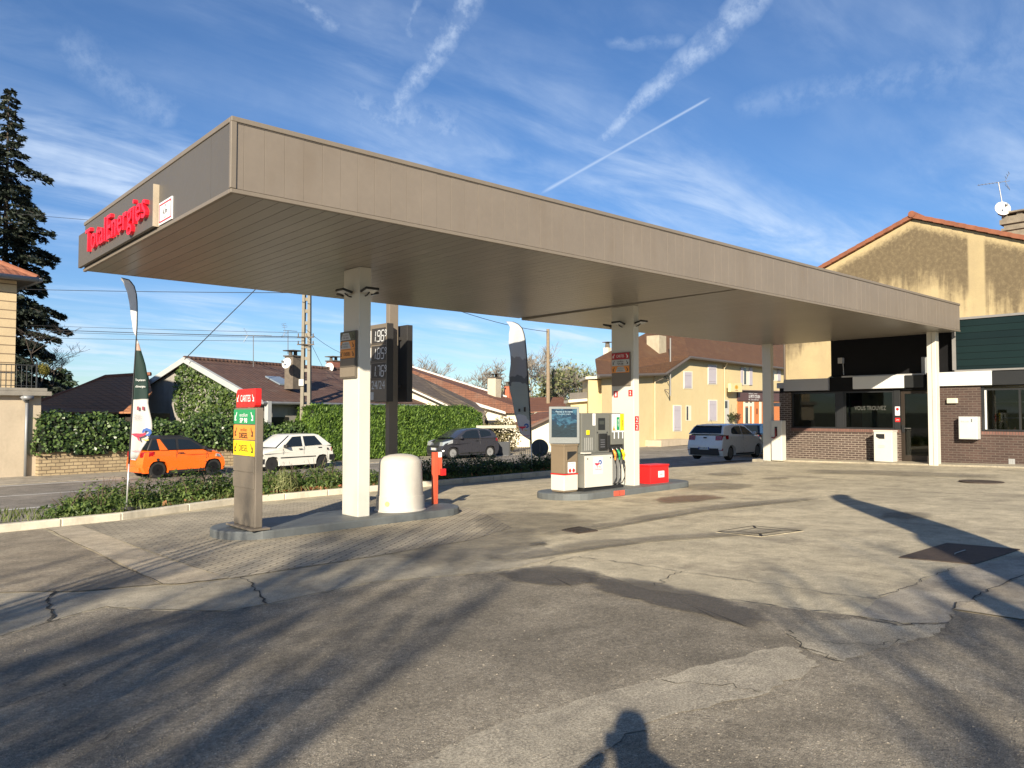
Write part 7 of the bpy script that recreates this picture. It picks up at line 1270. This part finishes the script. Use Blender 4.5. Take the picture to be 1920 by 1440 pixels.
# orange microcar: rear wheel at the left, front to the right
a, c = mid((295, 898), (401, 890)); hd = Vector((math.cos(R_(7)), math.sin(R_(7)), 0)); nl = Vector((-hd.y, hd.x, 0)); wb = (c-a).length; wb = 2.05; pos = (a+c)/2+nl*.70
M_ORC = paint('orange_car_paint', (.85, .145, .012)); rimB = mat('black_alloy', (.012, .012, .013), .35, .3)
car_o = car('small orange car with a black roof parked by the ivy wall', 'car', (pos.x, pos.y, ZR), R_(7),
    [(1.50, .20), (1.54, .42), (1.50, .60), (1.36, .80), (1.05, .93), (.72, .98), (-1.30, 1.00), (-1.50, .92), (-1.56, .62), (-1.58, .42), (-1.50, .24)],
    [(.80, .97), (.20, 1.36), (-.15, 1.45), (-.85, 1.46), (-1.22, 1.40), (-1.42, .99)], wb, 1.48, .30, M_ORC, (rimB, rimB, 7),
    dict(side=[('side_window', [(.62, .995), (.12, 1.32), (-.30, 1.36), (-.30, .995)], None), ('rear_side_window', [(-.40, .995), (-.40, 1.36), (-.88, 1.36), (-.66, 1.0)], None), ('orange_pillar', [(-.70, .985), (-.95, 1.37), (-1.05, 1.37), (-.98, .985)], M_ORC), ('quarter_glass', [(-1.03, 1.0), (-1.08, 1.34), (-1.20, 1.34), (-1.34, 1.0)], None)],
         ends=[('windscreen', (.79, .985), (.21, 1.355), .93, .012), ('rear_window', (-1.425, 1.0), (-1.23, 1.38), .9, -.012)]),
    [('tail_lamp', 'corner', (-1.55, .74, .92, .44, -1.18, .03), M_LAMPR), ('head_lamp', 'corner', (1.44, .62, .74, .36, 1.12, .06), M_LAMPW), ('door_handle', 'side', [(-.34, .845), (-.10, .845), (-.12, .885), (-.30, .885)], M_TRIMB), ('sill', 'side', [(-.66, .18), (.66, .20), (.66, .28), (-.66, .27)], M_TRIMB), ('fuel_cap', 'right', [(-1.05+.05*math.cos(q), .66+.05*math.sin(q)) for q in np.linspace(0, 6.283, 11)[:-1]], M_TRIMB), ('door_gap', 'side', [(-.385, .30), (-.375, .30), (-.375, .98), (-.385, .98)], M_TRIMB), ('door_gap', 'side', [(.70, .34), (.71, .34), (.75, .95), (.74, .95)], M_TRIMB), ('shoulder_crease', 'side', [(1.30, .79), (-1.20, .80), (-1.20, .83), (1.28, .815)], M_ORC), ('wing_mirror', 'mirror', (.62, 1.03), M_TRIMB), ('rear_bumper', 'box', (-1.595, -.48, .22, -1.5, .48, .40), M_ORC), ('grille', 'box', (1.46, -.36, .30, 1.547, .36, .50), M_TRIMB), ('roof_rail', 'box', (-.9, -.50, 1.475, .0, -.47, 1.50), M_TRIMB)],
    (.03, .14), M_TRIMB, 1.18, .19)
plate(car_o, 'DK-481-RV', -1.575, .70, -1, .40)
# white hatchback: front to the left
a, c = mid((513, 885), (602, 877)); hd = Vector((math.cos(R_(191)), math.sin(R_(191)), 0)); nl = Vector((-hd.y, hd.x, 0)); wb = 2.44; ctr = (a+c)/2; pos = ctr-nl*.80
M_WHC = paint('white_car_paint', (.72, .70, .63), .35); steel = mat('dark_steel_wheel', (.02, .02, .021), .6)
car_w = car('white five door hatchback with black wheels parked under the concrete pole', 'car', (pos.x, pos.y, ZR), R_(191),
    [(1.86, .24), (1.90, .42), (1.87, .60), (1.74, .72), (1.15, .86), (.86, .90), (-1.45, .96), (-1.78, .90), (-1.86, .60), (-1.86, .42), (-1.78, .26)],
    [(.98, .89), (.28, 1.37), (.05, 1.41), (-.95, 1.42), (-1.15, 1.38), (-1.74, .94)], wb, 1.64, .285, M_WHC, (steel, steel, 8),
    dict(side=[('side_window', [(.70, .93), (.20, 1.33), (-.22, 1.35), (-.22, .945)], None), ('rear_side_window', [(-.34, .945), (-.32, 1.35), (-.92, 1.35), (-1.24, .975)], None)],
         ends=[('windscreen', (.97, .90), (.29, 1.365), .92, .012), ('rear_window', (-1.66, 1.0), (-1.17, 1.365), .88, -.012)]),
    [('front_bumper', 'box', (1.80, -.74, .30, 1.925, .74, .52), M_TRIMB), ('front_bumper_side', 'side', [(1.82, .30), (1.56, .30), (1.56, .50), (1.84, .50)], M_TRIMB), ('rear_bumper', 'box', (-1.89, -.76, .30, -1.80, .76, .56), M_TRIMB), ('rear_bumper_side', 'side', [(-1.82, .32), (-1.58, .34), (-1.58, .56), (-1.84, .56)], M_TRIMB), ('shoulder_crease', 'side', [(1.6, .70), (-1.6, .76), (-1.6, .785), (1.6, .72)], M_WHC), ('side_strip', 'side', [(.86, .50), (-.86, .50), (-.86, .54), (.86, .54)], M_TRIMB), ('door_handle', 'side', [(-.20, .82), (-.02, .82), (-.02, .855), (-.20, .855)], M_TRIMB), ('door_handle', 'side', [(-1.18, .85), (-1.0, .85), (-1.0, .885), (-1.18, .885)], M_TRIMB), ('door_gap', 'side', [(-.28, .28), (-.288, .28), (-.288, .95), (-.28, .95)], M_TRIMB), ('door_gap', 'side', [(.74, .30), (.73, .30), (.73, .88), (.74, .88)], M_TRIMB), ('head_lamp', 'corner', (1.84, .56, .68, .42, 1.66, .02), M_LAMPW), ('tail_lamp', 'corner', (-1.83, .66, .84, .52, -1.70, .02), M_LAMPR), ('wing_mirror', 'mirror', (.62, .97), M_TRIMB), ('fuel_cap', 'side', [(-1.50+.05*math.cos(q), .80+.05*math.sin(q)) for q in np.linspace(0, 6.283, 11)[:-1]], M_TRIMB)],
    (.05, .16), None, 1.17, .20)
plate(car_w, 'BX-702-TH', 1.925, .41, 1)
# grey hatchback: front to the left
a, c = mid((856, 862), (921, 857)); hr_ = 188; hd = Vector((math.cos(R_(hr_)), math.sin(R_(hr_)), 0)); nl = Vector((-hd.y, hd.x, 0)); ctr = (a+c)/2; pos = ctr-nl*.80
M_GRC = paint('graphite_car_paint', (.060, .060, .072), .3, .4); alloy = mat('silver_alloy', (.50, .50, .49), .35, .6)
car_g = car('dark grey three door hatchback parked before the thuja hedge', 'car', (pos.x, pos.y, ZR), R_(hr_-10),
    [(1.74, .22), (1.80, .42), (1.77, .62), (1.60, .80), (1.20, .96), (.98, 1.00), (-1.40, 1.02), (-1.70, .98), (-1.80, .62), (-1.80, .42), (-1.70, .25)],
    [(1.10, .99), (.45, 1.36), (.12, 1.46), (-.55, 1.50), (-1.20, 1.44), (-1.48, 1.28), (-1.64, 1.0)], 2.32, 1.66, .30, M_GRC, (alloy, alloy, 9),
    dict(side=[('side_window', [(.80, 1.02), (.30, 1.36), (-.10, 1.42), (-.42, 1.42), (-.46, 1.03)], None), ('rear_side_window', [(-.56, 1.05), (-.52, 1.42), (-.95, 1.41), (-1.18, 1.34), (-1.26, 1.14)], None)],
         ends=[('windscreen', (1.08, 1.0), (.14, 1.45), .93, .02), ('rear_window', (-1.63, 1.04), (-1.28, 1.42), .88, -.03)]),
    [('head_lamp', 'corner', (1.72, .66, .84, .42, 1.20, .12), M_LAMPW), ('fog_lamp', 'corner', (1.77, .36, .44, .46, 1.66, .0), M_LAMPW), ('tail_lamp', 'corner', (-1.76, .80, 1.0, .50, -1.56, .04), M_LAMPR), ('lower_grille', 'box', (1.70, -.52, .26, 1.808, .52, .44), M_TRIMB), ('grille', 'box', (1.70, -.42, .58, 1.785, .42, .66), M_TRIMB), ('door_handle', 'side', [(-.40, .88), (-.22, .88), (-.22, .92), (-.40, .92)], M_TRIMB), ('door_gap', 'side', [(-.50, .30), (-.508, .30), (-.508, 1.02), (-.50, 1.02)], M_CHROME), ('door_gap', 'side', [(.84, .30), (.83, .30), (.83, 1.0), (.84, 1.0)], M_TRIMB), ('wing_mirror', 'mirror', (.74, 1.06), M_GRC), ('side_sill', 'side', [(.75, .24), (-.75, .26), (-.75, .33), (.75, .31)], M_TRIMB), ('shoulder_crease', 'side', [(1.3, .74), (-1.5, .84), (-1.5, .865), (1.3, .765)], M_GRC), ('side_marker', 'side', [(.95, .78), (1.02, .78), (1.02, .80), (.95, .80)], M_CHROME)],
    (.04, .17), None, 1.17, .19)
plate(car_g, 'CF-356-LM', 1.80, .50, 1)
# white car by the shop, seen from behind
q = EYE+Vector((0, 0, 0)); d_ = 31.5; pR = Vector((F0.x, F0.y, 0))*d_+r2*((1369-960)/FPX*d_); h5 = R_(7); hd = Vector((math.cos(h5), math.sin(h5), 0)); nl = Vector((-hd.y, hd.x, 0)); zK = CZ-90*d_/FPX; pos = pR+hd*1.285+nl*.80
M_KIA = paint('white_pearl_paint', (.82, .81, .78), .3); 
car_k = car('white hatchback seen from behind with large red tail lamps beside the shop', 'car', (pos.x, pos.y, zK), h5,
    [(2.00, .22), (2.06, .42), (2.02, .62), (1.80, .80), (1.25, .96), (1.0, .99), (-1.55, 1.06), (-1.86, 1.00), (-1.98, .68), (-2.02, .46), (-1.92, .26)],
    [(1.12, .98), (.35, 1.38), (.0, 1.45), (-.80, 1.46), (-1.35, 1.42), (-1.60, 1.36), (-1.90, 1.04)], 2.57, 1.72, .31, M_KIA, (mat('grey_alloy', (.18, .18, .18), .4, .5), M_TYRE, 5),
    dict(side=[('side_window', [(.85, 1.02), (.28, 1.34), (-.12, 1.38), (-.14, 1.04)], None), ('rear_side_window', [(-.22, 1.045), (-.20, 1.38), (-.72, 1.37), (-1.02, 1.28), (-1.14, 1.12), (-1.05, 1.07)], None)],
         ends=[('windscreen', (1.10, .99), (.02, 1.44), .93, .02), ('rear_window', (-1.86, 1.08), (-1.56, 1.385), .88, -.025)]),
    [('tail_lamp', 'corner', (-1.93, .82, 1.0, .46, -1.52, .03), M_LAMPR), ('rear_diffuser', 'box', (-2.035, -.62, .22, -1.9, .62, .50), M_TRIMB), ('reflector', 'corner', (-2.0, .40, .50, .60, -1.94, .0), M_LAMPR), ('head_lamp', 'corner', (1.95, .68, .82, .45, 1.45, .10), M_LAMPW), ('emblem', 'box', (-1.955, -.06, .90, -1.9, .06, .95), M_TRIMB), ('door_handle', 'side', [(-.08, .90), (.12, .90), (.12, .94), (-.08, .94)], M_KIA), ('door_handle', 'side', [(-1.0, .93), (-.8, .93), (-.8, .97), (-1.0, .97)], M_KIA), ('door_gap', 'side', [(-.17, .28), (-.178, .28), (-.178, 1.03), (-.17, 1.03)], M_TRIMB), ('side_sill', 'side', [(.85, .20), (-.88, .22), (-.88, .29), (.85, .27)], M_TRIMB), ('wing_mirror', 'mirror', (.80, 1.06), M_KIA), ('shoulder_crease', 'side', [(1.4, .80), (-1.5, .88), (-1.5, .91), (1.4, .825)], M_KIA), ('roof_spoiler', 'box', (-1.66, -.52, 1.40, -1.5, .52, 1.44), M_KIA)],
    (.06, .17), None, 1.17, .19)
plate(car_k, 'EK-529-JC', -2.04, .50, -1); b = MB(True); b.tube([(-1.25, 0, 1.46), (-1.42, 0, 1.66)], .006, 4); b.build('aerial', M_TRIMB, car_k)
# dark car further along the street
p = atd(1418, 800, 41.5); zD = CZ-74*41.5/FPX; car_d = car('dark car mostly hidden behind the white hatchback and the slim column', 'car', (p.x, p.y, zD), R_(12),
    [(2.0, .22), (2.05, .42), (2.0, .66), (1.7, .86), (1.1, .98), (-1.55, 1.04), (-1.9, .98), (-2.0, .64), (-1.95, .25)], [(1.12, .97), (.4, 1.40), (-.2, 1.50), (-1.1, 1.50), (-1.5, 1.42), (-1.85, 1.02)], 2.6, 1.76, .31, paint('black_car_paint', (.015, .015, .018), .25), (alloy, M_TYRE, 6),
    dict(side=[('side_window', [(.85, 1.02), (.3, 1.38), (-.1, 1.42), (-.12, 1.04)], None), ('rear_side_window', [(-.2, 1.04), (-.2, 1.42), (-1.0, 1.42), (-1.2, 1.1)], None)], ends=[('windscreen', (1.1, .98), (.42, 1.39), .93, .02), ('rear_window', (-1.83, 1.05), (-1.52, 1.40), .88, -.02)]),
    [('tail_lamp', 'corner', (-1.93, .76, .94, .5, -1.7, .03), M_LAMPR), ('head_lamp', 'corner', (1.9, .70, .84, .45, 1.5, .08), M_LAMPW), ('wing_mirror', 'mirror', (.8, 1.06), M_TRIMB)], (.06, .17), None, 1.17, .19)
# ---------------------------------------------------------------- the photographer (behind the camera; the shadow at the lower edge)
ph = thing('person', 'person in a dark jacket holding up a phone behind the camera, seen as a shadow', 'person', on(-.3, -.34))
def pbody():
    fw = Vector((F0.x, F0.y, 0)); rt = r2; o = -fw*.36; z0 = gz(o.x, o.y); Z = lambda s, f, z: o+rt*s+fw*f+ZV*(z0+z)
    J = {'pelvis': (Z(0, 0, .96), .19), 'waist': (Z(0, .0, 1.12), .19), 'chest': (Z(0, 0, 1.36), .21), 'neck': (Z(0, .01, 1.53), .065), 'head': (Z(0, .03, 1.72), .115), 'crown': (Z(0, .03, 1.93), .105)}
    E_ = [('pelvis', 'waist'), ('waist', 'chest'), ('chest', 'neck'), ('neck', 'head'), ('head', 'crown')]
    for s, n in ((-1, 'l'), (1, 'r')):
        J.update({'sh'+n: (Z(.21*s, 0, 1.56), .09), 'el'+n: (Z(.30*s, .10, 1.46), .065), 'wr'+n: (Z(.10*s, .27, 1.60), .035), 'hip'+n: (Z(.11*s, 0, .88), .10), 'kn'+n: (Z(.13*s, .03, .50), .07), 'an'+n: (Z(.14*s, -.02, .09), .05), 'toe'+n: (Z(.15*s, .16, .045), .04)})
        E_ += [('chest', 'sh'+n), ('sh'+n, 'el'+n), ('el'+n, 'wr'+n), ('pelvis', 'hip'+n), ('hip'+n, 'kn'+n), ('kn'+n, 'an'+n), ('an'+n, 'toe'+n)]
    ks = list(J); me = bpy.data.meshes.new('body'); inv = rootm(ph).inverted(); me.from_pydata([tuple(inv @ J[k][0]) for k in ks], [(ks.index(a), ks.index(c)) for a, c in E_], []); me.materials.append(mat('dark_jacket', (.03, .03, .035), .8)); ob = bpy.data.objects.new('body', me); COL.objects.link(ob); ob.parent = ph
    ob.modifiers.new('skin', 'SKIN'); me.skin_vertices[0].data[0].use_root = True
    for i, k in enumerate(ks): me.skin_vertices[0].data[i].radius = (J[k][1], J[k][1])
    sb = ob.modifiers.new('smooth', 'SUBSURF'); sb.levels = sb.render_levels = 1
    return Z
Zp = pbody()
for s in (-1, 1):                                              # hands: palm, four fingers and a thumb closed on the phone
    b = MB(); c = Zp(.085*s, .285, 1.64); b.obox(c-r2*.02-ZV*.045, r2*.04, f2_*.025, ZV*.085)
    for k in range(4): q = c+ZV*(-.03+.02*k)+f2_*.02; b.tube([q, q-r2*(.03*s)+f2_*.012, q-r2*((.05-.004*abs(k-1.5))*s)+f2_*.004], [.009, .008, .007], 6)
    b.tube([c-ZV*.03, c-ZV*.01-r2*(.03*s)-f2_*.012, c+ZV*.01-r2*(.05*s)-f2_*.01], [.010, .009, .008], 6); b.build('hand', mat('skin', (.45, .28, .2), .6), ph)
pho = thing('phone', 'mobile phone held up by the person behind the camera', 'phone', Zp(0, .30, 1.66)); b = MB(); c = Zp(0, .30, 1.585); b.obox(c-r2*.075, r2*.15, f2_*.009, ZV*.075); b.build('case', M_BLACK, pho, bevel=.004)
